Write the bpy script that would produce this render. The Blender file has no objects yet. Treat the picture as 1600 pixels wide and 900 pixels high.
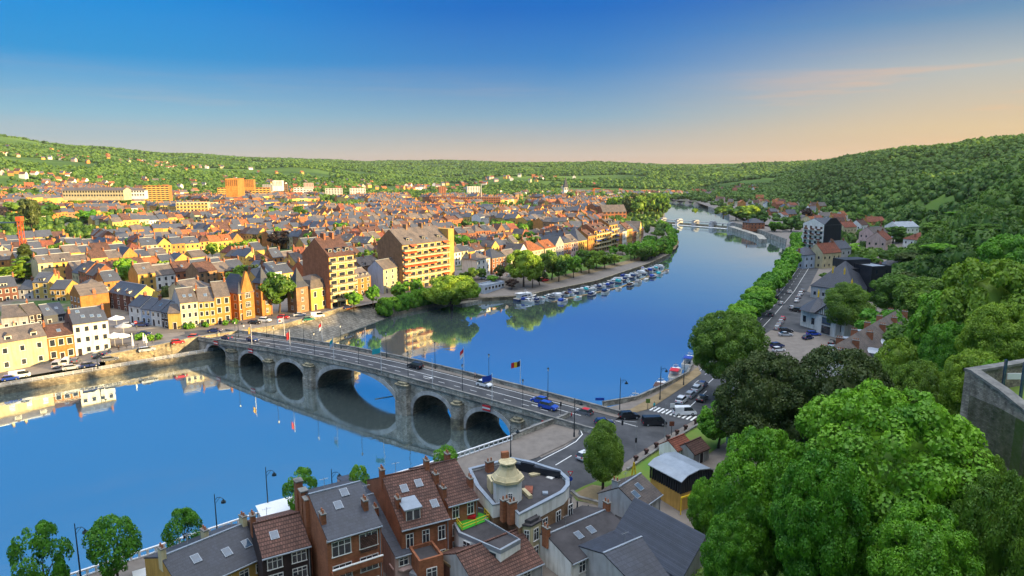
import bpy, math, random
import numpy as np
R = math.radians
random.seed(7)
rng = np.random.default_rng(7)
S = bpy.context.scene
COL = S.collection

# ---------------------------------------------------------------- camera
FPX, H = 1067.0, 60.0
PIT = math.atan(185 / FPX)
cam = bpy.data.objects.new('camera', bpy.data.cameras.new('camera'))
COL.objects.link(cam)
cam.location = (0, 0, H)
cam.rotation_euler = (math.pi / 2 - PIT, 0, 0)
cam.data.sensor_width = 36
cam.data.lens = 36 * FPX / 1600
cam.data.clip_start = 0.5
cam.data.clip_end = 40000
S.camera = cam

# ---------------------------------------------------------------- light
SUN_AZ = R(111)          # clockwise from +Y, the way the camera looks
SUN_EL = R(12.5)
sun = bpy.data.objects.new('sun', bpy.data.lights.new('sun', 'SUN'))
COL.objects.link(sun)
sun.data.energy = 5.0
sun.data.angle = R(0.6)
sun.data.color = (1.0, 0.72, 0.34)
sun.rotation_euler = (math.pi / 2 - SUN_EL, 0, -SUN_AZ + math.pi)
wd = bpy.data.worlds.new('World')
S.world = wd
wd.use_nodes = True
nt = wd.node_tree
nt.nodes.clear()
N = nt.nodes.new
L = nt.links.new
sky = N('ShaderNodeTexSky')
sky.sky_type = 'NISHITA'
sky.sun_disc = False
sky.sun_elevation = SUN_EL
sky.sun_rotation = SUN_AZ
sky.air_density = 1.0
sky.dust_density = 0.6
sky.ozone_density = 2.0


def ramp(nt, stops, interp='LINEAR'):
    r = nt.nodes.new('ShaderNodeValToRGB')
    r.color_ramp.interpolation = interp
    e = r.color_ramp.elements
    while len(e) < len(stops):
        e.new(0.5)
    for k, (p, c) in enumerate(stops):
        e[k].position = p
        e[k].color = (*c, 1) if len(c) == 3 else c
    return r


def s2l(r, g, b):
    return tuple(((v / 255 + .055) / 1.055) ** 2.4 if v > 10 else v / 255 / 12.92 for v in (r, g, b))


geo = N('ShaderNodeNewGeometry')
tc = N('ShaderNodeTexCoord')
sp = N('ShaderNodeSeparateXYZ')
L(tc.outputs['Generated'], sp.inputs[0])
# elevation 0..1 = 0..50 degrees by z
mr = N('ShaderNodeMapRange')
mr.inputs[1].default_value = 0.0
mr.inputs[2].default_value = 1.0
L(sp.outputs['Z'], mr.inputs[0])
up = [(0.30, s2l(16, 126, 212)), (0.40, s2l(34, 138, 212)), (0.55, s2l(70, 156, 224)), (0.70, (.9, 1.15, 1.5)), (1.0, (3.5, 3.6, 3.8))]  # stops near the zenith overbright: added fill for the shade, out of view
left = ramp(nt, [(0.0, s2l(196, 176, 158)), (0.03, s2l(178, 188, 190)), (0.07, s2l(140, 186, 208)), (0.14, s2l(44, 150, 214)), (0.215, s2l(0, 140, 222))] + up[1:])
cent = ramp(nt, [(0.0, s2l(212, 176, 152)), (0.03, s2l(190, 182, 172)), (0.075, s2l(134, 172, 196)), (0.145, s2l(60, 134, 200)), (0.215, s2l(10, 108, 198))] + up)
right = ramp(nt, [(0.0, s2l(226, 178, 128)), (0.05, s2l(224, 196, 152)), (0.12, s2l(186, 190, 186)), (0.18, s2l(110, 150, 184)), (0.24, s2l(40, 104, 176)), (0.36, s2l(60, 136, 204)), (0.55, s2l(110, 170, 220)), (0.70, (1.3, 1.35, 1.4)), (1.0, (3.5, 3.6, 3.8))])  # same added overhead fill, brighter on the sun's side
mx0 = N('ShaderNodeMix')
mx = N('ShaderNodeMix')
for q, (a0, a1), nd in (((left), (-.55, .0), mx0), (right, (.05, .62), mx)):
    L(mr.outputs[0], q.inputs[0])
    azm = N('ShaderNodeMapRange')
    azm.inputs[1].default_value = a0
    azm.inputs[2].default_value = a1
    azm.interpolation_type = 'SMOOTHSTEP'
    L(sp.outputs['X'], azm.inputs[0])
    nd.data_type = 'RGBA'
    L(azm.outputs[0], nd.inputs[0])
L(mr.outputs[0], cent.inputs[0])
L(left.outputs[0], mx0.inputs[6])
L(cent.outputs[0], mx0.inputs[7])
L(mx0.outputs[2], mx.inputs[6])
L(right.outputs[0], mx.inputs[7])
# thin evening clouds: noise stretched along the horizon
mp = N('ShaderNodeMapping')
mp.inputs['Scale'].default_value = (1.6, 1.6, 26)
mp.inputs['Location'].default_value = (3.1, 0.4, 0.2)
L(tc.outputs['Generated'], mp.inputs[0])
nz = N('ShaderNodeTexNoise')
nz.inputs['Scale'].default_value = 1.7
nz.inputs['Detail'].default_value = 6
nz.inputs['Roughness'].default_value = .6
L(mp.outputs[0], nz.inputs[0])
cr = ramp(nt, [(0.50, (0, 0, 0)), (0.66, (1, 1, 1))])
L(nz.outputs[0], cr.inputs[0])
band = ramp(nt, [(0.0, (0, 0, 0)), (0.05, (.5, .5, .5)), (0.09, (.8, .8, .8)), (0.15, (.0, .0, .0)), (0.4, (.25, .25, .25)), (1, (.3, .3, .3))])
L(mr.outputs[0], band.inputs[0])
cm = N('ShaderNodeMath')
cm.operation = 'MULTIPLY'
L(cr.outputs[0], cm.inputs[0])
L(band.outputs[0], cm.inputs[1])
cz = N('ShaderNodeMapRange')
cz.inputs[1].default_value = .28
cz.inputs[2].default_value = .52
cz.inputs[3].default_value = .12
L(sp.outputs['X'], cz.inputs[0])
cm2 = N('ShaderNodeMath')
cm2.operation = 'MULTIPLY'
L(cm.outputs[0], cm2.inputs[0])
L(cz.outputs[0], cm2.inputs[1])
mc = N('ShaderNodeMix')
mc.data_type = 'RGBA'
L(cm2.outputs[0], mc.inputs[0])
L(mx.outputs[2], mc.inputs[6])
mc.inputs[7].default_value = (*s2l(250, 190, 140), 1)
# a trace of the Nishita sky mixed into the ramp colours
sm = N('ShaderNodeMix')
sm.data_type = 'RGBA'
sm.inputs[0].default_value = 0.012
L(mc.outputs[2], sm.inputs[6])
sk = N('ShaderNodeVectorMath')
sk.operation = 'SCALE'
sk.inputs[3].default_value = 0.12
L(sky.outputs[0], sk.inputs[0])
L(sk.outputs[0], sm.inputs[7])
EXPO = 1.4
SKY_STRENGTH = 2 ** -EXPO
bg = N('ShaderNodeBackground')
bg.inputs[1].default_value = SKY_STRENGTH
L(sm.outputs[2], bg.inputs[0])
wo = N('ShaderNodeOutputWorld')
L(bg.outputs[0], wo.inputs[0])
S.view_settings.view_transform = 'Standard'
S.view_settings.look = 'None'
S.view_settings.exposure = EXPO
S.view_settings.gamma = 1
S.render.engine = 'CYCLES'
S.cycles.max_bounces = 6
S.cycles.diffuse_bounces = 2
S.cycles.glossy_bounces = 3
S.cycles.transparent_max_bounces = 4
S.cycles.caustics_reflective = False
S.cycles.use_denoising = True


# ---------------------------------------------------------------- picture <-> place
CP, SP = math.cos(PIT), math.sin(PIT)


def W(px, py, z=0.0):
    """The point at height z that shows at pixel (px, py) of the 1600x900 photograph."""
    dx = (px - 800) / FPX
    dy = (450 - py) / FPX
    Y = CP + dy * SP
    Z = -SP + dy * CP
    t = (z - H) / Z
    return dx * t, Y * t


def hz(x, y, py):
    dy = (450 - py) / FPX
    return H + y * (-SP + dy * CP) / (CP + dy * SP)


def at(px, D):
    return (px - 800) / FPX * D * 1.0, D


# ---------------------------------------------------------------- heights of the land
FOOT = np.array([(-700, -260), (-100, 38), (-10, 66), (30, 84), (62, 112), (97, 150), (128, 200), (152, 270), (190, 350), (262, 440), (335, 560), (395, 750), (440, 950), (475, 1150), (570, 1500), (800, 2100), (1500, 3300)], float)
HPD = [0, 8, 30, 62, 120, 250, 500, 900, 3000]
HPZ = [0, 5, 26, 48, 64, 86, 108, 124, 150]
LB = [(-700, -310), (-260, 69), (-138, 177), (-93, 217), (-67, 232), (-55, 264), (-50, 276), (-29, 305), (5, 316), (45, 360), (87, 429), (111, 478), (135, 560), (150, 618), (160, 700), (165, 765), (190, 850), (212, 950), (225, 1100), (215, 1190), (110, 1240), (20, 1250)]
RB = [(-560, -360), (-110, 45), (-63, 83), (-40, 103), (0, 130), (11, 140), (28, 155), (48, 180), (57, 203), (82, 252), (120, 323), (179, 446), (222, 550), (232, 640), (238, 748), (285, 900), (300, 1050), (320, 1200), (280, 1330), (150, 1380), (20, 1390)]
RIV = LB + RB[::-1]
FAR = {
    -500: [(900, 0), (1300, 15), (2000, 60), (3500, 205), (9000, 240)],
    0: [(950, 0), (1300, 12), (2000, 60), (2800, 110), (3600, 182), (9000, 200)],
    150: [(1150, 0), (1500, 12), (2200, 55), (3200, 124), (5200, 190), (9000, 200)],
    300: [(1300, 0), (1700, 12), (2400, 50), (3500, 100), (5500, 160), (9000, 180)],
    450: [(1500, 0), (1850, 12), (2400, 48), (3200, 74), (5500, 128), (9000, 140)],
    600: [(1600, 0), (2300, 12), (3000, 32), (4500, 88), (6000, 120), (9000, 110)],
    700: [(2000, 0), (3000, 14), (3600, 46), (4500, 92), (6000, 128), (9000, 110)],
    800: [(1750, 0), (2250, 38), (3500, 72), (5500, 106), (9000, 90)],
    900: [(1700, 0), (2300, 28), (2700, 44), (4000, 82), (5500, 108), (9000, 90)],
    1050: [(1600, 0), (2200, 30), (3300, 62), (5000, 82), (9000, 70)],
    1200: [(1150, 0), (1400, 8), (2000, 34), (3000, 72), (4200, 92), (9000, 90)],
    1330: [(1100, 0), (1350, 22), (1800, 56), (2500, 88), (9000, 110)],
    1450: [(1100, 0), (1400, 40), (1700, 66), (2300, 98), (9000, 140)],
    1600: [(1000, 0), (1500, 60), (2300, 110), (9000, 160)],
    2400: [(900, 0), (1500, 80), (9000, 160)],
}
FK = sorted(FAR)


def segdist(x, y, P, signed=False):
    P = np.asarray(P, float)
    best = np.full(np.shape(x), 1e9)
    sg = np.ones(np.shape(x))
    for (x0, y0), (x1, y1) in zip(P[:-1], P[1:]):
        dx, dy = x1 - x0, y1 - y0
        t = np.clip(((x - x0) * dx + (y - y0) * dy) / (dx * dx + dy * dy), 0, 1)
        d = np.hypot(x - x0 - t * dx, y - y0 - t * dy)
        m = d < best - 1e-9
        best = np.where(m, d, best)
        if signed:
            cr = dx * (y - y0) - dy * (x - x0)
            sg = np.where(m, np.where(cr < 0, 1, -1), sg)
    return best * sg if signed else best


def inpoly(x, y, P):
    x = np.asarray(x, float)
    y = np.asarray(y, float)
    c = np.zeros(np.shape(x), bool)
    n = len(P)
    for i in range(n):
        x0, y0 = P[i]
        x1, y1 = P[(i + 1) % n]
        if y0 == y1:
            continue
        c ^= ((y0 > y) != (y1 > y)) & (x < (x1 - x0) * (y - y0) / (y1 - y0) + x0)
    return c


def snoise(x, y, sc, seed=0):
    """smooth value noise in -1..1"""
    r = np.random.default_rng(seed)
    T = r.random((64, 64)) * 2 - 1
    u, v = np.asarray(x, float) / sc, np.asarray(y, float) / sc
    i, j = np.floor(u).astype(int), np.floor(v).astype(int)
    fu, fv = u - i, v - j
    fu = fu * fu * (3 - 2 * fu)
    fv = fv * fv * (3 - 2 * fv)
    g = lambda a, b: T[a % 64, b % 64]
    return (g(i, j) * (1 - fu) + g(i + 1, j) * fu) * (1 - fv) + (g(i, j + 1) * (1 - fu) + g(i + 1, j + 1) * fu) * fv


def sstep(a, b, v):
    t = np.clip((v - a) / (b - a), 0, 1)
    return t * t * (3 - 2 * t)


BE = (10.0, 138.0)      # right-bank end of the bridge


def flat(x, y):
    """ground level of the built-up banks"""
    s = (x + 93) * .58 + (y - 217) * .82
    town = 2.6 + 2.8 * sstep(-48, -2, s)
    if np.any(s > 60):
        dl = segdist(x, y, LB)
        town = np.where(s > 75, np.minimum(town, 1.5 + 3.9 * sstep(9, 36, dl)), town)
    right = 4.6 + 2.3 * np.exp(-((x - BE[0]) ** 2 + (y - BE[1]) ** 2) / 30 ** 2)
    side = (x - 10) * .577 + (y - 138) * .817 - 0   # not used for the far reach
    mid = segdist(x, y, RIVMID, True) > 0
    return np.where(mid, right, town)


RIVMID = [(-700, -335), (-185, 57), (-100, 130), (-40, 175), (0, 230), (20, 270), (65, 320), (135, 440), (185, 560), (200, 750), (240, 900), (260, 1100), (260, 1280), (80, 1310), (-100, 1320), (-2000, 1500)]


def terrain(x, y):
    x = np.asarray(x, float)
    y = np.asarray(y, float)
    D = np.hypot(x, y)
    z = flat(x, y)
    d = segdist(x, y, FOOT, True)
    hz_ = np.interp(np.maximum(d, 0), HPD, HPZ)
    k = sstep(20, 120, d)
    hz_ = hz_ + k * (8 * snoise(x, y, 130, 3) + 14 * snoise(x, y, 420, 4) - 4)
    nose = sstep(60, 20, np.hypot(x, y))            # level terrace under the viewpoint
    hz_ = np.minimum(hz_, np.where(D < 70, 51, 1e9))
    cap = 54 - .72 * np.maximum(D - 6, 0)
    kc = (1 - sstep(60, 92, D)) * sstep(-4, 6, y) * sstep(9, 16, D)
    hz_ = hz_ * (1 - kc) + np.minimum(hz_, np.maximum(cap, 4)) * kc
    px = np.where(y > 1, x / np.maximum(y, 1) * FPX + 800, np.where(x > 0, 2400, -500))
    px = np.clip(px, -500, 2400)
    zf = np.zeros_like(x)
    cols = np.stack([np.interp(D, [a for a, b in FAR[q]], [b for a, b in FAR[q]], left=0) for q in FK])
    for i in range(len(FK) - 1):
        t = np.clip((px - FK[i]) / (FK[i + 1] - FK[i]), 0, 1)
        t = t * t * (3 - 2 * t)
        m = (px >= FK[i]) & (px <= FK[i + 1])
        zf = np.where(m, cols[i] * (1 - t) + cols[i + 1] * t, zf)
    kf = sstep(5, 60, zf)
    zf = zf + kf * (9 * snoise(x, y, 700, 5) + 5 * snoise(x, y, 260, 6))
    zz = z + np.where(d > 0, np.maximum(hz_, zf), zf)
    return zz


# ---------------------------------------------------------------- materials
MATS = {}


def mat(name, color, rough=0.8, var=0.15, scale=0.6, kind='', color2=None, bump=0.0, spec=0.3, metal=0.0, emit=0, rnd=0.0, tsc=1.0):
    if name in MATS:
        return MATS[name]
    m = bpy.data.materials.new(name)
    m.use_nodes = True
    nt = m.node_tree
    b = nt.nodes['Principled BSDF']
    b.inputs['Roughness'].default_value = rough
    b.inputs['Specular IOR Level'].default_value = spec
    b.inputs['Metallic'].default_value = metal
    tc = nt.nodes.new('ShaderNodeTexCoord')
    co = tc.outputs['Object']
    c2 = color2 or tuple(v * (1 - var * 2) for v in color)
    n = nt.nodes.new('ShaderNodeTexNoise')
    n.inputs['Scale'].default_value = scale
    n.inputs['Detail'].default_value = 6
    n.inputs['Roughness'].default_value = 0.65
    nt.links.new(co, n.inputs[0])
    r = ramp(nt, [(0.33, c2), (0.62, color)])
    nt.links.new(n.outputs[0], r.inputs[0])
    out = r.outputs[0]
    if kind in ('brick', 'tile', 'slate', 'block', 'plank'):
        s = nt.nodes.new('ShaderNodeSeparateXYZ')
        nt.links.new(co, s.inputs[0])
        a = nt.nodes.new('ShaderNodeMath')
        nt.links.new(s.outputs[0], a.inputs[0])
        nt.links.new(s.outputs[1], a.inputs[1])
        if kind == 'tile' or kind == 'slate':
            a.operation = 'MULTIPLY_ADD'
            a.inputs[1].default_value = 1
            nt.links.new(s.outputs[0], a.inputs[0])
            for lk in list(nt.links):
                if lk.to_socket == a.inputs[1]:
                    nt.links.remove(lk)
            a.inputs[1].default_value = 1.0
            a.inputs[2].default_value = 0.0
        c = nt.nodes.new('ShaderNodeCombineXYZ')
        nt.links.new(a.outputs[0], c.inputs[0])
        nt.links.new(s.outputs[2], c.inputs[1])
        bt = nt.nodes.new('ShaderNodeTexBrick')
        k = {'brick': (4.0, .5, .22, .02), 'tile': (3.2, .35, .24, .035), 'slate': (3.4, .35, .2, .012), 'block': (3.4, 1.1, .5, .035), 'plank': (1.0, 5, .16, .02)}[kind]
        bt.inputs['Scale'].default_value = k[0] * tsc * .33
        bt.inputs['Brick Width'].default_value = k[1]
        bt.inputs['Row Height'].default_value = k[2]
        bt.inputs['Mortar Size'].default_value = k[3]
        bt.inputs['Color1'].default_value = (1, 1, 1, 1)
        v = {'brick': .68, 'tile': .55, 'slate': .72, 'block': .55, 'plank': .7}[kind]
        bt.inputs['Color2'].default_value = (v, v, v, 1)
        q = {'brick': .9, 'tile': .3, 'slate': .55, 'block': .42, 'plank': .4}[kind]
        bt.inputs['Mortar'].default_value = (q, q, q, 1)
        bt.inputs['Bias'].default_value = -.1
        nt.links.new(c.outputs[0], bt.inputs[0])
        x = nt.nodes.new('ShaderNodeMix')
        x.data_type = 'RGBA'
        x.blend_type = 'MULTIPLY'
        x.inputs[0].default_value = 1
        nt.links.new(out, x.inputs[6])
        nt.links.new(bt.outputs[0], x.inputs[7])
        out = x.outputs[2]
    # rain streaks and grime with a shape of their own
    if kind in ('brick', 'plaster', 'block'):
        mpg = nt.nodes.new('ShaderNodeMapping')
        mpg.inputs['Scale'].default_value = (1.3, 1.3, .18)
        nt.links.new(co, mpg.inputs[0])
        n2 = nt.nodes.new('ShaderNodeTexNoise')
        n2.inputs['Scale'].default_value = 1.2
        n2.inputs['Detail'].default_value = 4
        nt.links.new(mpg.outputs[0], n2.inputs[0])
        r2 = ramp(nt, [(0.35, (.72, .70, .66)), (0.55, (1, 1, 1))])
        nt.links.new(n2.outputs[0], r2.inputs[0])
        x = nt.nodes.new('ShaderNodeMix')
        x.data_type = 'RGBA'
        x.blend_type = 'MULTIPLY'
        x.inputs[0].default_value = .7
        nt.links.new(out, x.inputs[6])
        nt.links.new(r2.outputs[0], x.inputs[7])
        out = x.outputs[2]
    if kind in ('brick', 'tile', 'slate', 'plaster'):
        rnd = rnd or .17
    if rnd:
        oi = nt.nodes.new('ShaderNodeObjectInfo')
        hs = nt.nodes.new('ShaderNodeHueSaturation')
        mm = nt.nodes.new('ShaderNodeMapRange')
        mm.inputs[3].default_value = 1 - rnd
        mm.inputs[4].default_value = 1 + rnd
        nt.links.new(oi.outputs['Random'], mm.inputs[0])
        nt.links.new(mm.outputs[0], hs.inputs['Value'])
        nt.links.new(out, hs.inputs['Color'])
        out = hs.outputs[0]
    nt.links.new(out, b.inputs['Base Color'])
    if kind in ('tile', 'slate', 'block'):
        bn = nt.nodes.new('ShaderNodeBump')
        bn.inputs['Strength'].default_value = .5
        bn.inputs['Distance'].default_value = .06
        nt.links.new(bt.outputs[0], bn.inputs['Height'])
        nt.links.new(bn.outputs[0], b.inputs['Normal'])
        bump = 0
    if bump:
        bn = nt.nodes.new('ShaderNodeBump')
        bn.inputs['Strength'].default_value = bump
        bn.inputs['Distance'].default_value = .15
        nt.links.new(n.outputs[0], bn.inputs['Height'])
        nt.links.new(bn.outputs[0], b.inputs['Normal'])
    if emit:
        b.inputs['Emission Color'].default_value = (*color, 1)
        b.inputs['Emission Strength'].default_value = emit
    MATS[name] = m
    return m


def leafmat(name, c1, c2, rnd=.25, attr=False, trans=.35):
    m = bpy.data.materials.new(name)
    m.use_nodes = True
    nt = m.node_tree
    nt.nodes.clear()
    out = nt.nodes.new('ShaderNodeOutputMaterial')
    tc = nt.nodes.new('ShaderNodeTexCoord')
    n = nt.nodes.new('ShaderNodeTexNoise')
    n.inputs['Scale'].default_value = .45
    n.inputs['Detail'].default_value = 5
    n.inputs['Roughness'].default_value = .7
    nt.links.new(tc.outputs['Object'], n.inputs[0])
    r = ramp(nt, [(0.36, c2), (0.62, c1)])
    nt.links.new(n.outputs[0], r.inputs[0])
    hs = nt.nodes.new('ShaderNodeHueSaturation')
    nt.links.new(r.outputs[0], hs.inputs['Color'])
    if attr:
        a = nt.nodes.new('ShaderNodeAttribute')
        a.attribute_name = 'tint'
        src = a.outputs['Fac']
    else:
        a = nt.nodes.new('ShaderNodeObjectInfo')
        src = a.outputs['Random']
    mv = nt.nodes.new('ShaderNodeMapRange')
    mv.inputs[3].default_value = 1 - rnd
    mv.inputs[4].default_value = 1 + rnd
    nt.links.new(src, mv.inputs[0])
    nt.links.new(mv.outputs[0], hs.inputs['Value'])
    mh = nt.nodes.new('ShaderNodeMapRange')
    mh.inputs[3].default_value = .508
    mh.inputs[4].default_value = .478
    nt.links.new(src, mh.inputs[0])
    nt.links.new(mh.outputs[0], hs.inputs['Hue'])
    d = nt.nodes.new('ShaderNodeBsdfDiffuse')
    t = nt.nodes.new('ShaderNodeBsdfTranslucent')
    g = nt.nodes.new('ShaderNodeBsdfGlossy')
    g.inputs['Roughness'].default_value = .5
    g.inputs['Color'].default_value = (.9, 1, .8, 1)
    nt.links.new(hs.outputs[0], d.inputs[0])
    nt.links.new(hs.outputs[0], t.inputs[0])
    mxs = nt.nodes.new('ShaderNodeMixShader')
    mxs.inputs[0].default_value = trans
    nt.links.new(d.outputs[0], mxs.inputs[1])
    nt.links.new(t.outputs[0], mxs.inputs[2])
    m2 = nt.nodes.new('ShaderNodeMixShader')
    m2.inputs[0].default_value = .03
    nt.links.new(mxs.outputs[0], m2.inputs[1])
    nt.links.new(g.outputs[0], m2.inputs[2])
    nt.links.new(m2.outputs[0], out.inputs[0])
    MATS[name] = m
    return m


def water_mat():
    m = bpy.data.materials.new('river_water')
    m.use_nodes = True
    nt = m.node_tree
    nt.nodes.clear()
    out = nt.nodes.new('ShaderNodeOutputMaterial')
    d = nt.nodes.new('ShaderNodeBsdfDiffuse')
    d.inputs[0].default_value = (.14, .19, .19, 1)
    g = nt.nodes.new('ShaderNodeBsdfGlossy')
    g.inputs['Roughness'].default_value = .02
    g.inputs['Color'].default_value = (.84, .93, .97, 1)
    mxs = nt.nodes.new('ShaderNodeMixShader')
    lw = nt.nodes.new('ShaderNodeLayerWeight')
    lw.inputs[0].default_value = .5
    mr = nt.nodes.new('ShaderNodeMapRange')
    mr.inputs[3].default_value = .66
    mr.inputs[4].default_value = .86
    nt.links.new(lw.outputs['Facing'], mr.inputs[0])
    nt.links.new(mr.outputs[0], mxs.inputs[0])
    tc = nt.nodes.new('ShaderNodeTexCoord')
    n1 = nt.nodes.new('ShaderNodeTexNoise')
    n1.inputs['Scale'].default_value = .5
    n1.inputs['Detail'].default_value = 4
    n2 = nt.nodes.new('ShaderNodeTexNoise')
    n2.inputs['Scale'].default_value = .06
    n2.inputs['Detail'].default_value = 3
    for n in (n1, n2):
        nt.links.new(tc.outputs['Object'], n.inputs[0])
    ma = nt.nodes.new('ShaderNodeMath')
    ma.operation = 'MULTIPLY'
    nt.links.new(n1.outputs[0], ma.inputs[0])
    r = ramp(nt, [(.4, (.15, .15, .15)), (.65, (1, 1, 1))])
    nt.links.new(n2.outputs[0], r.inputs[0])
    nt.links.new(r.outputs[0], ma.inputs[1])
    bn = nt.nodes.new('ShaderNodeBump')
    bn.inputs['Strength'].default_value = .18
    bn.inputs['Distance'].default_value = .12
    nt.links.new(ma.outputs[0], bn.inputs['Height'])
    nt.links.new(bn.outputs[0], g.inputs['Normal'])
    n3 = nt.nodes.new('ShaderNodeTexNoise')
    n3.inputs['Scale'].default_value = .018
    n3.inputs['Detail'].default_value = 5
    n3.inputs['Distortion'].default_value = 1.2
    nt.links.new(tc.outputs['Object'], n3.inputs[0])
    rg = nt.nodes.new('ShaderNodeMapRange')
    rg.inputs[1].default_value = .48
    rg.inputs[2].default_value = .62
    rg.inputs[3].default_value = .015
    rg.inputs[4].default_value = .08
    nt.links.new(n3.outputs[0], rg.inputs[0])
    nt.links.new(rg.outputs[0], g.inputs['Roughness'])
    nt.links.new(d.outputs[0], mxs.inputs[1])
    nt.links.new(g.outputs[0], mxs.inputs[2])
    nt.links.new(mxs.outputs[0], out.inputs[0])
    return m


M = {
    'asphalt': mat('asphalt', (.085, .086, .092), .85, .12, .16, '', (.04, .042, .046)),
    'pave': mat('paving', (.22, .19, .165), .85, .12, .5),
    'paint': mat('road_paint', (.75, .75, .73), .6, .08, 2),
    'stone': mat('old_grey_limestone', (.68, .63, .53), .85, .3, .30, 'block', (.19, .18, .155), .25, tsc=1.5),
    'stonecap': mat('stone_coping', (.26, .25, .23), .85, .3, .5, '', (.09, .09, .085)),
    'archstone': mat('pale_arch_stone', (.6, .58, .55), .85, .2, .4, '', (.28, .27, .26)),
    'lichen': mat('lichened_stone', (.40, .36, .24), .9, .2, .6, 'block', (.14, .14, .12)),
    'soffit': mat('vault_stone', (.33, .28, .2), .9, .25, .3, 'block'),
    'quay': mat('ochre_quay_wall', (.50, .42, .28), .88, .25, .3, 'block', (.24, .21, .16)),
    'grass': mat('grass', (.09, .2, .03), .95, .25, .15, '', (.16, .2, .04)),
    'brick': mat('red_brick', (.42, .16, .08), .85, .15, .5, 'brick'),
    'brickd': mat('dark_brick', (.22, .10, .075), .85, .15, .5, 'brick'),
    'bricko': mat('orange_brick', (.56, .25, .07), .85, .15, .5, 'brick'),
    'brickb': mat('brown_brick', (.34, .20, .11), .85, .15, .5, 'brick'),
    'ochre': mat('ochre_render', (.64, .38, .10), .85, .12, .3, 'plaster'),
    'cream': mat('cream_render', (.66, .56, .34), .85, .12, .3, 'plaster'),
    'white': mat('white_render', (.78, .76, .72), .85, .08, .3, 'plaster'),
    'greyw': mat('grey_render', (.42, .42, .43), .85, .12, .3, 'plaster'),
    'bluew': mat('pale_blue_render', (.48, .56, .68), .85, .08, .3, 'plaster'),
    'pink': mat('pink_render', (.6, .42, .38), .85, .1, .3, 'plaster'),
    'yellow': mat('yellow_render', (.70, .50, .14), .85, .1, .3, 'plaster'),
    'timber': mat('dark_timber', (.045, .03, .03), .8, .2, 1),
    'slate': mat('blue_slate', (.062, .07, .095), .5, .22, .35, 'slate', (.05, .055, .07), spec=.4),
    'slateg': mat('grey_slate', (.16, .13, .115), .7, .22, .35, 'slate', (.085, .075, .075)),
    'tileb': mat('brown_tile', (.17, .085, .065), .8, .22, .4, 'tile', (.10, .055, .045)),
    'tiler': mat('red_clay_tile', (.33, .10, .055), .8, .22, .4, 'tile', (.2, .07, .045)),
    'tileo': mat('orange_clay_tile', (.50, .17, .06), .8, .2, .4, 'tile', (.3, .11, .05)),
    'zinc': mat('zinc_sheet', (.34, .38, .43), .45, .12, .5, metal=.3),
    'felt': mat('roofing_felt', (.075, .07, .075), .9, .25, .3),
    'frame': mat('white_frame', (.78, .77, .74), .5, .05, 2),
    'dframe': mat('dark_frame', (.05, .05, .055), .5, .05, 2),
    'glass': mat('window_glass', (.035, .045, .06), .08, .3, .8, spec=.9),
    'glassb': mat('blue_glass', (.045, .09, .15), .12, .2, .8, spec=.9),
    'metal': mat('dark_green_metal', (.02, .035, .045), .5, .1, 2),
    'steel': mat('galvanised_steel', (.45, .46, .47), .45, .1, 2, metal=.4),
    'whitem': mat('white_metal', (.78, .78, .78), .4, .04, 2),
    'tyre': mat('tyre_rubber', (.015, .015, .016), .9, .1, 3),
    'bark': mat('bark', (.11, .08, .055), .95, .25, 2),
    'dirt': mat('dry_earth', (.30, .22, .12), .95, .2, .3),
    'awnr': mat('red_awning', (.62, .11, .035), .8, .1, 1),
    'awnb': mat('blue_awning', (.04, .09, .35), .8, .1, 1),
    'potclay': mat('chimney_clay', (.42, .16, .08), .85, .15, 2),
    'red': mat('red_paint', (.55, .02, .03), .5, .05, 2),
    'black': mat('black_panels', (.025, .028, .036), .5, .15, .5),
    'yellowp': mat('yellow_paint', (.75, .5, .03), .6, .05, 2),
    'blue': mat('blue_paint', (.02, .06, .35), .5, .05, 2),
    'teal': mat('teal_cloth', (.03, .4, .45), .8, .05, 2),
}
M['leaf'] = leafmat('green_leaves', (.13, .27, .022), (.06, .15, .016))
M['leafd'] = leafmat('dark_green_leaves', (.11, .15, .028), (.05, .085, .018))
M['leafy'] = leafmat('yellow_green_leaves', (.30, .46, .03), (.16, .30, .02))  # yellow-green of their own, lightened to stand in for sun on shaded slope trees
M['leafb'] = leafmat('bright_green_leaves', (.17, .42, .02), (.07, .24, .016))
M['leafp'] = leafmat('copper_leaves', (.07, .03, .025), (.03, .015, .018))
M['leaff'] = leafmat('forest_leaves', (.12, .24, .025), (.05, .13, .02), .38, True)
M['car_glass'] = mat('car_glass', (.02, .025, .03), .08, .1, 1, spec=.8)
for nm, c in (('white', (.72, .73, .74)), ('silver', (.42, .44, .47)), ('black', (.018, .02, .025)), ('dark blue', (.02, .035, .12)), ('blue', (.02, .07, .40)), ('red', (.5, .02, .03)), ('grey', (.14, .15, .17)), ('green', (.03, .2, .13))):
    M['car_' + nm] = mat('car_paint_' + nm.replace(' ', '_'), c, .25, .03, 1, spec=.6)


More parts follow.
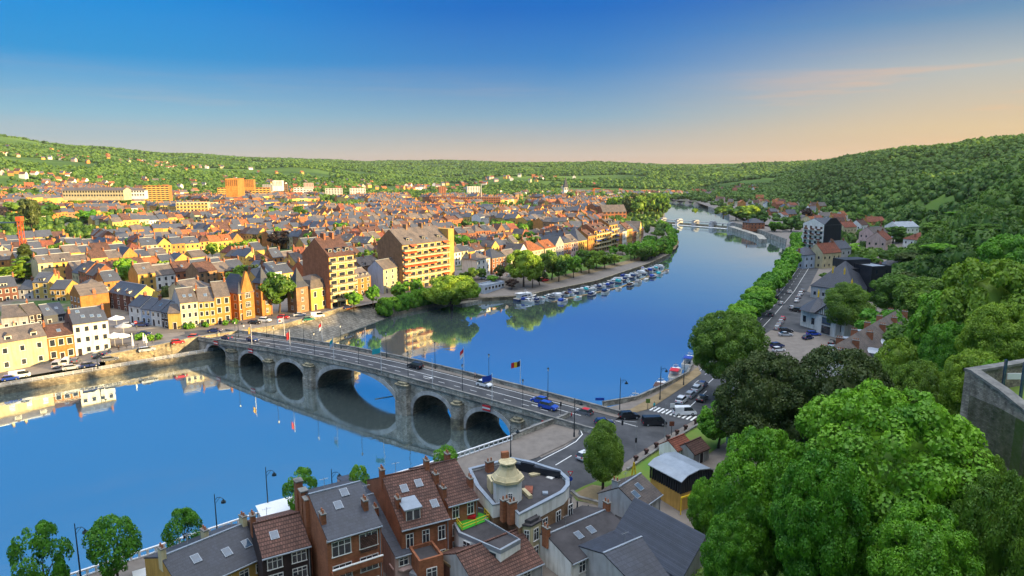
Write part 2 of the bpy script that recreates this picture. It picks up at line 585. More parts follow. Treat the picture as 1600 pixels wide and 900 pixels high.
# ---------------------------------------------------------------- mesh helpers
class MB:
    def __init__(s):
        s.V, s.F, s.K = [], [], []

    def poly(s, pts, k=0):
        b = len(s.V)
        s.V += [tuple(p) for p in pts]
        s.F.append(tuple(range(b, b + len(pts))))
        s.K.append(k)

    def add(s, V, F, k=0):
        b = len(s.V)
        s.V += [tuple(v) for v in V]
        s.F += [tuple(b + i for i in f) for f in F]
        s.K += [k] * len(F)

    def box(s, x0, x1, y0, y1, z0, z1, k=0):
        V = [(x0, y0, z0), (x1, y0, z0), (x1, y1, z0), (x0, y1, z0), (x0, y0, z1), (x1, y0, z1), (x1, y1, z1), (x0, y1, z1)]
        s.add(V, [(0, 3, 2, 1), (4, 5, 6, 7), (0, 1, 5, 4), (1, 2, 6, 5), (2, 3, 7, 6), (3, 0, 4, 7)], k)

    def prism(s, poly, z0, z1, k=0, kt=None):
        """upright prism from a counter-clockwise outline"""
        n = len(poly)
        z0s = z0 if hasattr(z0, '__len__') else [z0] * n
        z1s = z1 if hasattr(z1, '__len__') else [z1] * n
        V = [(x, y, a) for (x, y), a in zip(poly, z0s)] + [(x, y, a) for (x, y), a in zip(poly, z1s)]
        s.add(V, [(i, (i + 1) % n, n + (i + 1) % n, n + i) for i in range(n)], k)
        s.add(V, [tuple(range(n, 2 * n)), tuple(range(n - 1, -1, -1))], k if kt is None else kt)

    def cyl(s, a, b, r0, r1, n=8, k=0, cap=True):
        a, b = np.array(a, float), np.array(b, float)
        d = b - a
        d /= max(np.linalg.norm(d), 1e-9)
        u = np.cross(d, (0, 0, 1) if abs(d[2]) < .9 else (1, 0, 0))
        u /= np.linalg.norm(u)
        v = np.cross(d, u)
        V = []
        for c, r in ((a, r0), (b, r1)):
            for i in range(n):
                t = 2 * math.pi * i / n
                V.append(tuple(c + r * (math.cos(t) * u + math.sin(t) * v)))
        F = [(i, (i + 1) % n, n + (i + 1) % n, n + i) for i in range(n)]
        if cap:
            F += [tuple(range(n - 1, -1, -1)), tuple(range(n, 2 * n))]
        s.add(V, F, k)

    def slab(s, pts, t, k=0):
        """a roof plane given by its outline, t thick downwards"""
        n = len(pts)
        V = [tuple(p) for p in pts] + [(p[0], p[1], p[2] - t) for p in pts]
        s.add(V, [tuple(range(n)), tuple(range(2 * n - 1, n - 1, -1))] + [(i, n + i, n + (i + 1) % n, (i + 1) % n) for i in range(n)], k)

    def mesh(s, name, mats):
        me = bpy.data.meshes.new(name)
        me.from_pydata(s.V, [], s.F)
        for m in mats:
            me.materials.append(m)
        if s.F:
            me.polygons.foreach_set('material_index', s.K)
        me.update()
        return me

    def obj(s, name, mats, parent=None):
        return put(name, s.mesh(name, mats if isinstance(mats, (list, tuple)) else [mats]), parent)


def put(name, me, parent=None, loc=None, rz=None):
    o = bpy.data.objects.new(name, me)
    COL.objects.link(o)
    if parent:
        o.parent = parent
    if loc is not None:
        o.location = loc
    if rz is not None:
        o.rotation_euler = (0, 0, rz)
    return o


def tag(o, label, cat, group=None):
    o['label'] = label
    o['category'] = cat
    if group:
        o['group'] = group
    return o


def thing(name, label, cat, loc=(0, 0, 0), rz=0, group=None):
    return tag(put(name, None, None, loc, rz), label, cat, group)


def struct(o):
    o['kind'] = 'structure'
    return o


def npmesh(name, V, F, mats, mi=None, tint=None):
    """V (n,3), F (m,k) arrays"""
    me = bpy.data.meshes.new(name)
    n, (m, k) = len(V), F.shape
    me.vertices.add(n)
    me.vertices.foreach_set('co', np.ascontiguousarray(V, np.float32).ravel())
    me.loops.add(m * k)
    me.loops.foreach_set('vertex_index', np.ascontiguousarray(F, np.int32).ravel())
    me.polygons.add(m)
    me.polygons.foreach_set('loop_start', np.arange(0, m * k, k, dtype=np.int32))
    for x in mats:
        me.materials.append(x)
    if mi is not None:
        me.polygons.foreach_set('material_index', np.ascontiguousarray(mi, np.int32))
    if tint is not None:
        a = me.attributes.new('tint', 'FLOAT', 'POINT')
        a.data.foreach_set('value', np.ascontiguousarray(tint, np.float32))
    me.update(calc_edges=True)
    return me


def gz(x, y):
    return float(terrain(np.array([x]), np.array([y]))[0])


def fl(x, y):
    return float(flat(np.array([x]), np.array([y]))[0])


# ---------------------------------------------------------------- land, water
def ground_mat():
    m = bpy.data.materials.new('land')
    m.use_nodes = True
    nt = m.node_tree
    b = nt.nodes['Principled BSDF']
    b.inputs['Roughness'].default_value = .95
    b.inputs['Specular IOR Level'].default_value = .1
    tc = nt.nodes.new('ShaderNodeTexCoord')
    n = nt.nodes.new('ShaderNodeTexNoise')
    n.inputs['Scale'].default_value = .0035
    n.inputs['Detail'].default_value = 5
    nt.links.new(tc.outputs['Object'], n.inputs[0])
    r = ramp(nt, [(.35, (.035, .075, .018)), (.5, (.07, .13, .025)), (.66, (.12, .2, .03)), (.78, (.30, .27, .06))])
    nt.links.new(n.outputs[0], r.inputs[0])
    n2 = nt.nodes.new('ShaderNodeTexNoise')
    n2.inputs['Scale'].default_value = .05
    n2.inputs['Detail'].default_value = 6
    nt.links.new(tc.outputs['Object'], n2.inputs[0])
    r2 = ramp(nt, [(.42, (.14, .13, .12)), (.52, (.20, .17, .14)), (.6, (.06, .11, .03))])
    nt.links.new(n2.outputs[0], r2.inputs[0])
    a = nt.nodes.new('ShaderNodeAttribute')
    a.attribute_name = 'tint'
    x = nt.nodes.new('ShaderNodeMix')
    x.data_type = 'RGBA'
    nt.links.new(a.outputs['Fac'], x.inputs[0])
    nt.links.new(r.outputs[0], x.inputs[6])
    nt.links.new(r2.outputs[0], x.inputs[7])
    nt.links.new(x.outputs[2], b.inputs['Base Color'])
    return m


az = np.radians(np.concatenate([np.arange(-177, -57, 4), np.arange(-56, 56, .28), np.arange(57, 183.1, 3)]))
rad = np.concatenate([[2.0], 6 * 1.0135 ** np.arange(0, 560)])
rad = rad[rad < 11000]
AZ, RD = np.meshgrid(az, rad)
TX, TY = RD * np.sin(AZ), RD * np.cos(AZ)
TZ = terrain(TX, TY)
inr = inpoly(TX, TY, RIV)
dr = np.minimum(segdist(TX, TY, LB), segdist(TX, TY, RB))
dr = np.where(inr, -dr, dr)
near = RD < 1500
drop = np.where(dr < 18, TZ + 3, np.where(dr < 60, .35 * (1 - sstep(52, 60, dr)), 0))
drop = np.where((dr > 18) & (segdist(TX, TY, FOOT, True) > -2), 0, drop)
far_r = TY > 1160
drop = np.where(far_r, np.where(dr < -2, TZ + 3, 0), drop)
TZ2 = TZ - drop
nr, nc = TX.shape
idx = np.arange(nr * nc).reshape(nr, nc)
F = np.stack([idx[:-1, :-1].ravel(), idx[:-1, 1:].ravel(), idx[1:, 1:].ravel(), idx[1:, :-1].ravel()], 1)[:, ::-1]
hd = segdist(TX, TY, FOOT, True)
urban = ((hd < -5) & (TZ < 9) & (RD < 2200)).astype(float)
me = npmesh('terrain', np.stack([TX.ravel(), TY.ravel(), TZ2.ravel()], 1), F, [ground_mat()], tint=urban.ravel())
me.polygons.foreach_set('use_smooth', np.ones(len(F), bool))
struct(put('terrain', me))

b = MB()
b.poly([(-3000, -2500, 0), (3000, -2500, 0), (3000, 2600, 0), (-3000, 2600, 0)])
struct(b.obj('river_water', water_mat()))
# ---------------------------------------------------------------- sheets laid on the ground
def clip(poly, x0, x1, y0, y1):
    for ax, v, s in ((0, x0, 1), (0, x1, -1), (1, y0, 1), (1, y1, -1)):
        out = []
        n = len(poly)
        if not n:
            return []
        for i in range(n):
            p, q = poly[i], poly[(i + 1) % n]
            a, b = (p[ax] - v) * s, (q[ax] - v) * s
            if a >= 0:
                out.append(p)
            if (a >= 0) != (b >= 0):
                t = a / (a - b)
                out.append((p[0] + (q[0] - p[0]) * t, p[1] + (q[1] - p[1]) * t))
        poly = out
    return poly


def sheet(name, poly, off, m, cell=4.0, keep=None, zf=flat, skirt=0):
    P = np.array(poly)
    xs = np.arange(math.floor(P[:, 0].min() / cell), math.ceil(P[:, 0].max() / cell))
    ys = np.arange(math.floor(P[:, 1].min() / cell), math.ceil(P[:, 1].max() / cell))
    V, Fq = [], []
    X, Y = np.meshgrid(xs * cell, ys * cell, indexing='ij')
    ok = np.ones(X.shape, bool) if keep is None else keep(X + cell / 2, Y + cell / 2)
    ins = inpoly(X + cell / 2, Y + cell / 2, poly)
    de = segdist(X + cell / 2, Y + cell / 2, list(poly) + [poly[0]])
    for i, j in zip(*np.nonzero(ok & (ins | (de < cell)))):
        x, y = X[i, j], Y[i, j]
        if ins[i, j] and de[i, j] > cell * .75:
            c = [(x, y), (x + cell, y), (x + cell, y + cell), (x, y + cell)]
        else:
            c = clip([tuple(p) for p in poly], x, x + cell, y, y + cell)
        if len(c) < 3:
            continue
        Fq.append(tuple(range(len(V), len(V) + len(c))))
        V += c
    A = np.array(V)
    Z = zf(A[:, 0], A[:, 1]) + off
    me = bpy.data.meshes.new(name)
    me.from_pydata([(x, y, z) for (x, y), z in zip(V, Z)], [], Fq)
    me.materials.append(m)
    import bmesh
    bm = bmesh.new()
    bm.from_mesh(me)
    bmesh.ops.remove_doubles(bm, verts=bm.verts, dist=.001)
    for f in bm.faces:
        if f.normal.z < 0:
            f.normal_flip()
    bm.to_mesh(me)
    bm.free()
    return struct(put(name, me))


def resample(P, step):
    out = []
    for (x0, y0), (x1, y1) in zip(P[:-1], P[1:]):
        n = max(1, int(round(math.hypot(x1 - x0, y1 - y0) / step)))
        out += [(x0 + (x1 - x0) * i / n, y0 + (y1 - y0) * i / n) for i in range(n)]
    return out + [tuple(P[-1])]


def offs(P, d):
    """polyline moved d to its left"""
    out = []
    n = len(P)
    for i in range(n):
        a, b_ = P[max(i - 1, 0)], P[min(i + 1, n - 1)]
        l = math.hypot(b_[0] - a[0], b_[1] - a[1])
        nx, ny = -(b_[1] - a[1]) / l, (b_[0] - a[0]) / l
        out.append((P[i][0] + nx * d, P[i][1] + ny * d))
    return out


def ribbon(name, P, w, off, m, step=3.0, zf=flat, dash=None, parent=None):
    P = resample(P, step)
    nn = 3 if w > 2 else 1
    rows = [offs(P, w / 2 - w * k / nn) for k in range(nn + 1)]
    Z = [zf(np.array([p[0] for p in r]), np.array([p[1] for p in r])) + off for r in rows]
    b = MB()
    for i in range(len(P) - 1):
        if dash and (i * step) % (dash[0] + dash[1]) >= dash[0]:
            continue
        for k in range(nn):
            b.poly([(*rows[k][i], Z[k][i]), (*rows[k + 1][i], Z[k + 1][i]), (*rows[k + 1][i + 1], Z[k + 1][i + 1]), (*rows[k][i + 1], Z[k][i + 1])])
    return struct(b.obj(name, m)) if not parent else b.obj(name, m, parent)


def strip(b, P, d0, d1, z0, z1, k=0):
    """solid strip along a polyline, between offsets d0>d1 (left positive) and heights z0<z1 (numbers or lists)"""
    A, B = offs(P, d0), offs(P, d1)
    n = len(P)
    z0 = z0 if hasattr(z0, '__len__') else [z0] * n
    z1 = z1 if hasattr(z1, '__len__') else [z1] * n
    V = [(*A[i], z0[i]) for i in range(n)] + [(*B[i], z0[i]) for i in range(n)] + [(*B[i], z1[i]) for i in range(n)] + [(*A[i], z1[i]) for i in range(n)]
    Fs = []
    for i in range(n - 1):
        for q in range(4):
            a, c = q * n + i, ((q + 1) % 4) * n + i
            Fs.append((a, a + 1, c + 1, c))
    Fs += [(0, n, 2 * n, 3 * n), (n - 1, 4 * n - 1, 3 * n - 1, 2 * n - 1)]
    b.add(V, Fs, k)


LBP = [(-700, -305), (-264, 73), (-142, 181.5), (-97, 221), (-80, 236), (-66, 267), (-56, 280), (-31, 307), (5, 318)] + LB[9:]
sheet('town_bank', LBP + [(-3000, 1500), (-3000, -1500)], 0.0, M['pave'], keep=lambda x, y: (segdist(x, y, LBP) < 62) & (x > -330))
sheet('right_bank', RB + [(3000, 1500), (3000, -1500)], 0.0, M['pave'], keep=lambda x, y: (segdist(x, y, RB) < 60) & (segdist(x, y, FOOT, True) < 6) & (x > -300) & (y > -30))


def Zf(P):
    return list(flat(np.array([p[0] for p in P]), np.array([p[1] for p in P])))


# quay walls
P = resample(LB[1:4], 4)
b = MB()
strip(b, P, 4.6, 0, -1.5, 2.15)
struct(b.obj('towpath', M['quay']))
P = resample([(-142, 181.5), (-118, 202.5), (-97, 221)], 3)
z = Zf(P)
b = MB()
kk = [i for i, p in enumerate(P) if p[0] > -124]
Pw = [P[i] for i in kk]
zw = [max(z[i] + .95, 5.0 + 1.6 * (i - kk[0]) / len(kk)) for i in kk]
strip(b, Pw, .6, 0, 1.5, zw)
strip(b, Pw, .75, -.12, zw, [v + .22 for v in zw], 1)
tag(b.obj('retaining_wall', [M['quay'], M['stonecap']]), 'sunlit ochre retaining wall climbing from the quay car park to the bridge', 'wall')
b = MB()
P = resample(offs(LBP[:3], 0)[1:] + [], 4)
strip(b, P, .3, -.02, 1.5, [v - .02 for v in Zf(P)])
struct(b.obj('quay_kerb_wall', M['quay']))
P = resample([(-97, 221), (-80, 236), (-66, 267)], 3)
b = MB()
z = Zf(P)
strip(b, P, .5, 0, -1, [v + .9 for v in z])
strip(b, P, .6, -.1, [v + .9 for v in z], [v + 1.1 for v in z], 1)
tag(b.obj('ramp_wall', [M['quay'], M['stonecap']]), 'golden stone parapet wall beside the slipway upstream of the bridge', 'wall')
b = MB()
a0, a1, a2 = (-93, 217), (-67, 232), (-55, 264)
c0, c1, c2 = (-97, 221), (-80, 236), (-66, 267)
for p, q, r, s_ in ((a0, a1, c1, c0), (a1, a2, c2, c1)):
    b.poly([(*p, -.3), (*q, -.3), (*r, 4.6), (*s_, 4.6)])
b.poly([(-55, 264, -.3), (-48, 278, -.3), (-60, 280, 4.4), (-66, 267, 4.6)])
struct(b.obj('stone_embankment', mat('grey_revetment', (.33, .30, .25), .9, .2, .4, 'block', (.17, .155, .13))))
b = MB()
P = resample(LB[7:14], 5)
strip(b, P, .8, 0, -1.5, [1.6] * len(P))
struct(b.obj('marina_quay_edge', M['quay']))
P = resample(LB[6:17], 4)
b = MB()
for p, q, z0, z1 in zip(P[:-1], P[1:], Zf(P)[:-1], Zf(P)[1:]):
    b.poly([(*p, -1.5), (*q, -1.5), (*q, z1), (*p, z0)])
struct(b.obj('river_bank_face', M['quay']))
P = resample(RB[:17], 4)
b = MB()
for p, q, z0, z1 in zip(P[:-1], P[1:], Zf(P)[:-1], Zf(P)[1:]):
    b.poly([(*p, -1.5), (*q, -1.5), (*q, z1), (*p, z0)])
struct(b.obj('right_quay_face', M['stone']))


def parapet(P, name, label, mats, h=.95, t=.5, cat='wall', out=0.0):
    P = resample(P, 3)
    z = Zf(P)
    b = MB()
    strip(b, P, t / 2, -t / 2, [v - .3 for v in z], [v + h for v in z])
    strip(b, P, t / 2 + .08, -t / 2 - .08, [v + h for v in z], [v + h + .16 for v in z], 1)
    return tag(b.obj(name, mats), label, cat)


STC = [M['stone'], M['stonecap']]
# ---------------------------------------------------------------- the bridge
BA = (-86.17, 205.10)
BU = (.81714, -.57644)
BN = (.57644, .81714)
BRZ = math.atan2(BU[1], BU[0])
BW = 12.5
PT = [(-24, 5.9), (-14.8, 6.66), (-2.4, 7.45), (18.7, 8.6), (40.3, 9.45), (55.7, 9.65), (65.2, 9.65), (86.7, 9.2), (100.1, 8.8), (110.6, 8.45), (118.7, 8.15), (126, 7.9)]


def par(m):
    return float(np.interp(m, [a for a, _ in PT], [c for _, c in PT]))


def deck(m):
    return par(m) - 1.05


def BP(m, n, z=None):
    """world point: m metres along the bridge, n metres in from its downstream face"""
    return (BA[0] + BU[0] * m + BN[0] * n, BA[1] + BU[1] * m + BN[1] * n, deck(m) if z is None else z)


ARCH = [(-15.5, -3.2, 5.05), (2.7, 15.9, 5.3), (20.8, 34.2, 5.6), (39.2, 70.2, 7.75), (75.3, 88.3, 6.3), (92.2, 105.3, 5.7), (109.4, 119.6, 5.5)]
bridge = thing('stone_bridge', 'long weathered stone arch bridge of seven arches carrying a road across the river', 'bridge', (*BA, 0), BRZ)


def zin(m):
    for a, c, t in ARCH:
        if a < m < c:
            u = (m - (a + c) / 2) / ((c - a) / 2)
            return .3 + (t - .3) * max(0, 1 - abs(u) ** 2.15) ** (1 / 2.15)
    return -1.5


ms = sorted(set([-24 + .75 * i for i in range(201)] + [v for a, c, t in ARCH for v in (a + .001, c - .001)] + [a + (c - a) * q for a, c, t in ARCH for q in (.004, .012, .03, .97, .988, .996)]))
ms = [m for m in ms if m <= 126]
for side, y in (('downstream', 0.0), ('upstream', BW)):
    b = MB()
    for p, q in zip(ms[:-1], ms[1:]):
        mid = (p + q) / 2
        zp, zq = (zin(p), zin(q)) if zin(mid) > -1 else (-1.5, -1.5)
        if zin(mid) > -1:
            zp, zq = max(zp, .3), max(zq, .3)
        tp, tq = par(p) - 1.0, par(q) - 1.0
        b.poly([(p, y, zp), (q, y, zq), (q, y, tq), (p, y, tp)])
    o = b.obj('spandrel_wall', M['stone'], bridge)
for a, c, t in ARCH:
    xs = [x for x in ms if a < x < c]
    b = MB()
    for p, q in zip(xs[:-1], xs[1:]):
        b.poly([(p, 0, max(zin(p), .3)), (p, BW, max(zin(p), .3)), (q, BW, max(zin(q), .3)), (q, 0, max(zin(q), .3))])
    b.poly([(a, 0, -1.5), (a, BW, -1.5), (a, BW, .32), (a, 0, .32)])
    b.poly([(c, 0, -1.5), (c, BW, -1.5), (c, BW, .32), (c, 0, .32)])
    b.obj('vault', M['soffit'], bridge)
    for y0, y1 in ((-.14, .2), (BW - .2, BW + .14)):
        b = MB()
        th = .95 if c - a < 20 else 1.25
        cxm, hw = (a + c) / 2, (c - a) / 2
        n = 28
        for i in range(n):
            f = lambda v, e: (cxm - (hw + e) * math.copysign(abs(math.cos(v)) ** .93, math.cos(v)), .3 + (t - .3 + e) * math.sin(v) ** .93)
            v0, v1 = math.pi * i / n, math.pi * (i + 1) / n
            p0, p1, p2, p3 = f(v0, -.02), f(v1, -.02), f(v1, th), f(v0, th)
            for yy, od in ((y0, 1), (y1, -1)):
                q = [(p0[0], yy, p0[1]), (p1[0], yy, p1[1]), (p2[0], yy, p2[1]), (p3[0], yy, p3[1])]
                b.poly(q[::od], 0)
            b.poly([(p0[0], y0, p0[1]), (p0[0], y1, p0[1]), (p1[0], y1, p1[1]), (p1[0], y0, p1[1])])
            b.poly([(p3[0], y0, p3[1]), (p2[0], y0, p2[1]), (p2[0], y1, p2[1]), (p3[0], y1, p3[1])])
        b.obj('arch_ring', M['archstone'], bridge)
for k, (p, q, top) in enumerate([(-3.2, 2.7, 4.6), (15.9, 20.8, 4.4), (34.2, 39.2, 6.2), (70.2, 75.3, 7.4), (88.3, 92.2, 6.0), (105.3, 109.4, 5.6)]):
    for s_, y in ((-1, 0), (1, BW)):
        b = MB()
        w = (q - p) / 2 - .5
        c = (p + q) / 2
        if s_ < 0:
            poly = [(c - w, y + .05), (c - w * .95, y - 1.5), (c - w * .35, y - 1.9), (c + w * .35, y - 1.9), (c + w * .95, y - 1.5), (c + w, y + .05)]
        else:
            poly = [(c + w, y - .05), (c + w * .95, y + 1.5), (c + w * .35, y + 1.9), (c - w * .35, y + 1.9), (c - w * .95, y + 1.5), (c - w, y - .05)]
        low = top * .45
        b.prism(poly, -1.5, low, 1 if k in (0, 1, 4, 5) else 0)
        sh = [(c + (x - c) * .93, y + (yy - y) * .93) for x, yy in poly]
        b.prism(sh, low, top, 0)
        cap = [(c + (x - c) * 1.02, y + (yy - y) * 1.02) for x, yy in poly]
        b.prism(cap, top, top + .3, 2)
        b.prism([(c + (x - c) * .7, y + (yy - y) * .7) for x, yy in poly], top + .3, top + .75, 2)
        b.obj('pier', [M['stone'], M['lichen'], M['lichen']], bridge)
bm_ = [-24 + 3 * i for i in range(51)]
for y0, y1 in ((-.25, .3), (BW - .3, BW + .25)):
    b = MB()
    for p, q in zip(bm_[:-1], bm_[1:]):
        for lo, hi, a0, a1, k in ((-1.15, -.16, y0 + .1, y1 - .02, 0), (-.16, 0.05, y0, y1 + .06, 1), (-1.35, -1.15, y0 - .05, y1 - .2 if y0 < 0 else y1 + .1, 1)):
            V = [(p, a0, par(p) + lo), (q, a0, par(q) + lo), (q, a1, par(q) + lo), (p, a1, par(p) + lo), (p, a0, par(p) + hi), (q, a0, par(q) + hi), (q, a1, par(q) + hi), (p, a1, par(p) + hi)]
            b.add(V, [(0, 3, 2, 1), (4, 5, 6, 7), (0, 1, 5, 4), (2, 3, 7, 6)], k)
    b.obj('parapet', [M['stone'], M['stonecap']], bridge)


def dstrip(name, y0, y1, off, m, m0=-24, m1=126, dash=None):
    b = MB()
    x = m0
    while x < m1 - .01:
        nx = min(x + (dash[0] if dash else 3), m1)
        b.poly([(x, y0, deck(x) + off), (nx, y0, deck(nx) + off), (nx, y1, deck(nx) + off), (x, y1, deck(x) + off)])
        x = nx + (dash[1] if dash else 0)
    return b.obj(name, m, bridge)


dstrip('roadway', .3, BW - .3, 0, M['asphalt'])
for y0, y1 in ((.3, 1.5), (BW - 1.9, BW - .3)):
    b = MB()
    for p, q in zip(bm_[:-1], bm_[1:]):
        V = [(p, y0, deck(p)), (q, y0, deck(q)), (q, y1, deck(q)), (p, y1, deck(p))]
        V += [(a, c, z + .14) for a, c, z in V]
        b.add(V, [(4, 5, 6, 7), (0, 1, 5, 4), (2, 3, 7, 6)])
    b.obj('footway', M['pave'], bridge)
for y in (2.0, 6.9, 10.2):
    dstrip('road_line', y - .09, y + .09, .012, M['paint'], -20, 119)
dstrip('road_line', 4.4, 4.55, .012, M['paint'], -20, 119, (2, 3))
for m0 in (74, 107):
    b = MB()
    z = deck(m0) + .014
    b.poly([(m0, 5.4, z), (m0 + 2.4, 5.4, deck(m0 + 2.4) + .014), (m0 + 2.4, 5.65, deck(m0 + 2.4) + .014), (m0, 5.65, z)])
    b.poly([(m0 + 2.3, 5.0, deck(m0 + 2.3) + .014), (m0 + 3.5, 5.52, deck(m0 + 3.5) + .014), (m0 + 2.3, 6.05, deck(m0 + 2.3) + .014)])
    b.obj('road_arrow', M['paint'], bridge)
# red and white boards for the boats over the arches
for m0, zc in ((98.6, 6.7), (114.6, 6.4), (-9, 5.9), (9.3, 6.2)):
    b = MB()
    b.box(m0 - 1.1, m0 + 1.1, -.45, -.3, zc - .62, zc + .62, 0)
    b.box(m0 - 1.1, m0 + 1.1, -.47, -.45, zc - .2, zc + .2, 1)
    b.obj('navigation_board', [M['red'], M['paint']], bridge)
# ---------------------------------------------------------------- trees
def cloud(n, leaf, rx, rz, z0, nl, seed, rough=.25, shape='round', lob=.34, flatn=0.0):
    """n leaf sprigs on lumpy lobes filling a crown rx wide and rz high above z0"""
    r = np.random.default_rng(seed)
    # lobe centres
    t = r.random(nl) * 2 * np.pi
    v = r.random(nl) * 1.9 - .95
    q = r.random(nl) ** .4
    prof = {'round': lambda s: np.sqrt(np.maximum(1 - s * s, 0)), 'egg': lambda s: np.sqrt(np.maximum(1 - s * s, 0)) * (1 - .28 * s), 'cone': lambda s: np.maximum(.06, (1 - s) / 2) * 1.15, 'pop': lambda s: np.sqrt(np.maximum(1 - s ** 4, 0)), 'wide': lambda s: np.maximum(1 - np.abs(s) ** 3, 0)}[shape]
    rr = prof(v) * (1 - lob * .55)
    ca = np.stack([np.cos(t) * rr * rx * (.35 + .65 * q), np.sin(t) * rr * rx * (.35 + .65 * q), z0 + rz * .5 + v * rz * .5 * (1 - lob * .4)], 1)
    lr = lob * min(rx, rz * .5) * (.7 + .6 * r.random(nl)) * (.45 + .55 * rr / max(rr.max(), 1e-6))
    k = r.choice(nl, n, p=lr ** 2 / (lr ** 2).sum())
    d = r.normal(size=(n, 3))
    d /= np.linalg.norm(d, axis=1)[:, None]
    # keep mostly the outward / upward half of every lobe
    cen = np.array([0, 0, z0 + rz * .45])
    out = ca[k] - cen
    out /= np.maximum(np.linalg.norm(out, axis=1)[:, None], 1e-6)
    out[:, 2] += .35
    fl_ = (d * out).sum(1) < -.25
    d[fl_] *= -1
    rad_ = lr[k] * (1 - rough * r.random(n) ** 1.5)
    P = ca[k] + d * rad_[:, None] * np.array([1, 1, .85])
    nrm = d + r.normal(size=(n, 3)) * .45
    nrm[:, 2] += .25 + flatn
    nrm /= np.linalg.norm(nrm, axis=1)[:, None]
    a = np.cross(nrm, r.normal(size=(n, 3)))
    a /= np.linalg.norm(a, axis=1)[:, None]
    c = np.cross(nrm, a)
    s = leaf * (.6 + .8 * r.random(n))[:, None]
    s2 = s * (.55 + .35 * r.random(n))[:, None]
    V = np.stack([P - a * s, P - c * s2 + a * s * .1, P + a * s, P + c * s2 + a * s * .1], 1)
    V[:, 1] -= nrm * s * .22
    V[:, 3] -= nrm * s * .22
    return V.reshape(-1, 3), np.arange(n * 4).reshape(-1, 4)


def sph(c, r, seed, n=1, sub=2):
    """lumpy dark heart of a crown so that the sky shows only through its edge"""
    rr = np.random.default_rng(seed)
    nu, nv = 10, 6
    V = []
    for j in range(nv + 1):
        for i in range(nu):
            a, b_ = 2 * math.pi * i / nu, math.pi * j / nv
            k = 1 + .25 * (rr.random() - .5)
            V.append((c[0] + r[0] * k * math.sin(b_) * math.cos(a), c[1] + r[0] * k * math.sin(b_) * math.sin(a), c[2] - r[1] * k * math.cos(b_)))
    F = [(j * nu + i, j * nu + (i + 1) % nu, (j + 1) * nu + (i + 1) % nu, (j + 1) * nu + i) for j in range(nv) for i in range(nu)]
    return np.array(V), np.array(F)


def crown_mesh(name, n, leaf, rx, rz, z0, nl, seed, m, shape='round', core=.56, lob=.34, rough=.25, flatn=0):
    V, F = cloud(n, leaf, rx, rz, z0, nl, seed, rough, shape, lob, flatn)
    if core:
        v2, f2 = sph((0, 0, z0 + rz * (.5 if shape != 'cone' else .36)), (rx * core, rz * .5 * core), seed + 1)
        F = np.concatenate([F, f2 + len(V)])
        V = np.concatenate([V, v2])
    return npmesh(name, V, F, [m])


def trunk_mesh(name, h, r, hb, seed=0, limbs=5):
    b = MB()
    rr = random.Random(seed)
    x = y = 0
    pts = [(0, 0, -1.5, r * 1.25), (0, 0, .3, r * 1.05)]
    for k in range(1, 4):
        x += rr.uniform(-.2, .2)
        y += rr.uniform(-.2, .2)
        pts.append((x, y, h * k / 3, r * (1 - .22 * k)))
    for p, q in zip(pts[:-1], pts[1:]):
        b.cyl(p[:3], q[:3], p[3], q[3], 8, cap=False)
    for k in range(limbs):
        a = rr.uniform(0, 6.28)
        z = h * rr.uniform(.55, 1)
        l = hb * rr.uniform(.5, .9)
        p = (x * z / h, y * z / h, z)
        q = (p[0] + math.cos(a) * l * .6, p[1] + math.sin(a) * l * .6, z + l * .6)
        b.cyl(p, q, r * .42, r * .16, 5, cap=False)
        q2 = (q[0] + math.cos(a + .6) * l * .4, q[1] + math.sin(a + .6) * l * .4, q[2] + l * .3)
        b.cyl(q, q2, r * .16, r * .06, 4, cap=False)
    return b.mesh(name, [M['bark']])


TM = {}


def tree_kind(key):
    """meshes of a unit tree: crown about 10 m wide; (crown, trunk)"""
    if key in TM:
        return TM[key]
    kind, lod, var = key
    lf = {'broad': 'leaf', 'dark': 'leafd', 'bright': 'leafb', 'light': 'leafy', 'copper': 'leafp', 'conifer': 'leafd', 'poplar': 'leafy', 'willow': 'leafy', 'lime': 'leaf', 'bush': 'leafb', 'young': 'leafb'}[kind]
    n, leaf, nl = {0: (60000, .095, 150), 1: (15000, .19, 80), 2: (3600, .36, 40), 3: (1000, .62, 24), 4: (320, 1.0, 14)}[lod]
    lob = .34
    if lod < 2 and kind in ('bright', 'dark', 'broad', 'light'):
        lob, nl = (.19, 330) if lod == 0 else (.24, 130)
    sd = 100 * var + hash(lod) + {'broad': 0, 'dark': 11, 'bright': 22, 'light': 33, 'copper': 44, 'conifer': 55, 'poplar': 66, 'willow': 77, 'lime': 88, 'bush': 99, 'young': 110}[kind]
    rx, rz, z0, shape, th = 5, 8.5, 2.4, 'round', 4.0
    if kind in ('conifer',):
        rx, rz, z0, shape = 3.2, 14, 1.2, 'cone'
    if kind == 'poplar':
        rx, rz, z0, shape = 1.9, 15, 1.5, 'pop'
    if kind == 'willow':
        rx, rz, z0, shape = 6, 8, .4, 'wide'
    if kind == 'lime':
        rx, rz, z0, shape, th = 3.7, 9, 2.0, 'egg', 3.5
    if kind == 'bush':
        rx, rz, z0, shape, th = 5, 6.5, -1.5, 'wide', 1
    core_ = .5 if lod == 0 else .56
    if kind == 'young':
        n, leaf, nl, lob, core_, rx, rz = 9000, .17, 60, .30, 0, 4.6, 8.5
    cm_ = crown_mesh('crown', n, leaf, rx, rz, z0, nl, sd, M[lf], shape, lob=lob, core=core_)
    tm = trunk_mesh('trunk', z0 + rz * .45, .3, rx * .8, sd)
    TM[key] = (cm_, tm)
    return TM[key]


def lod_for(D, size):
    px = size / max(D, 1) * 683 * 10
    return 0 if px > 110 else 1 if px > 48 else 2 if px > 24 else 3 if px > 11 else 4


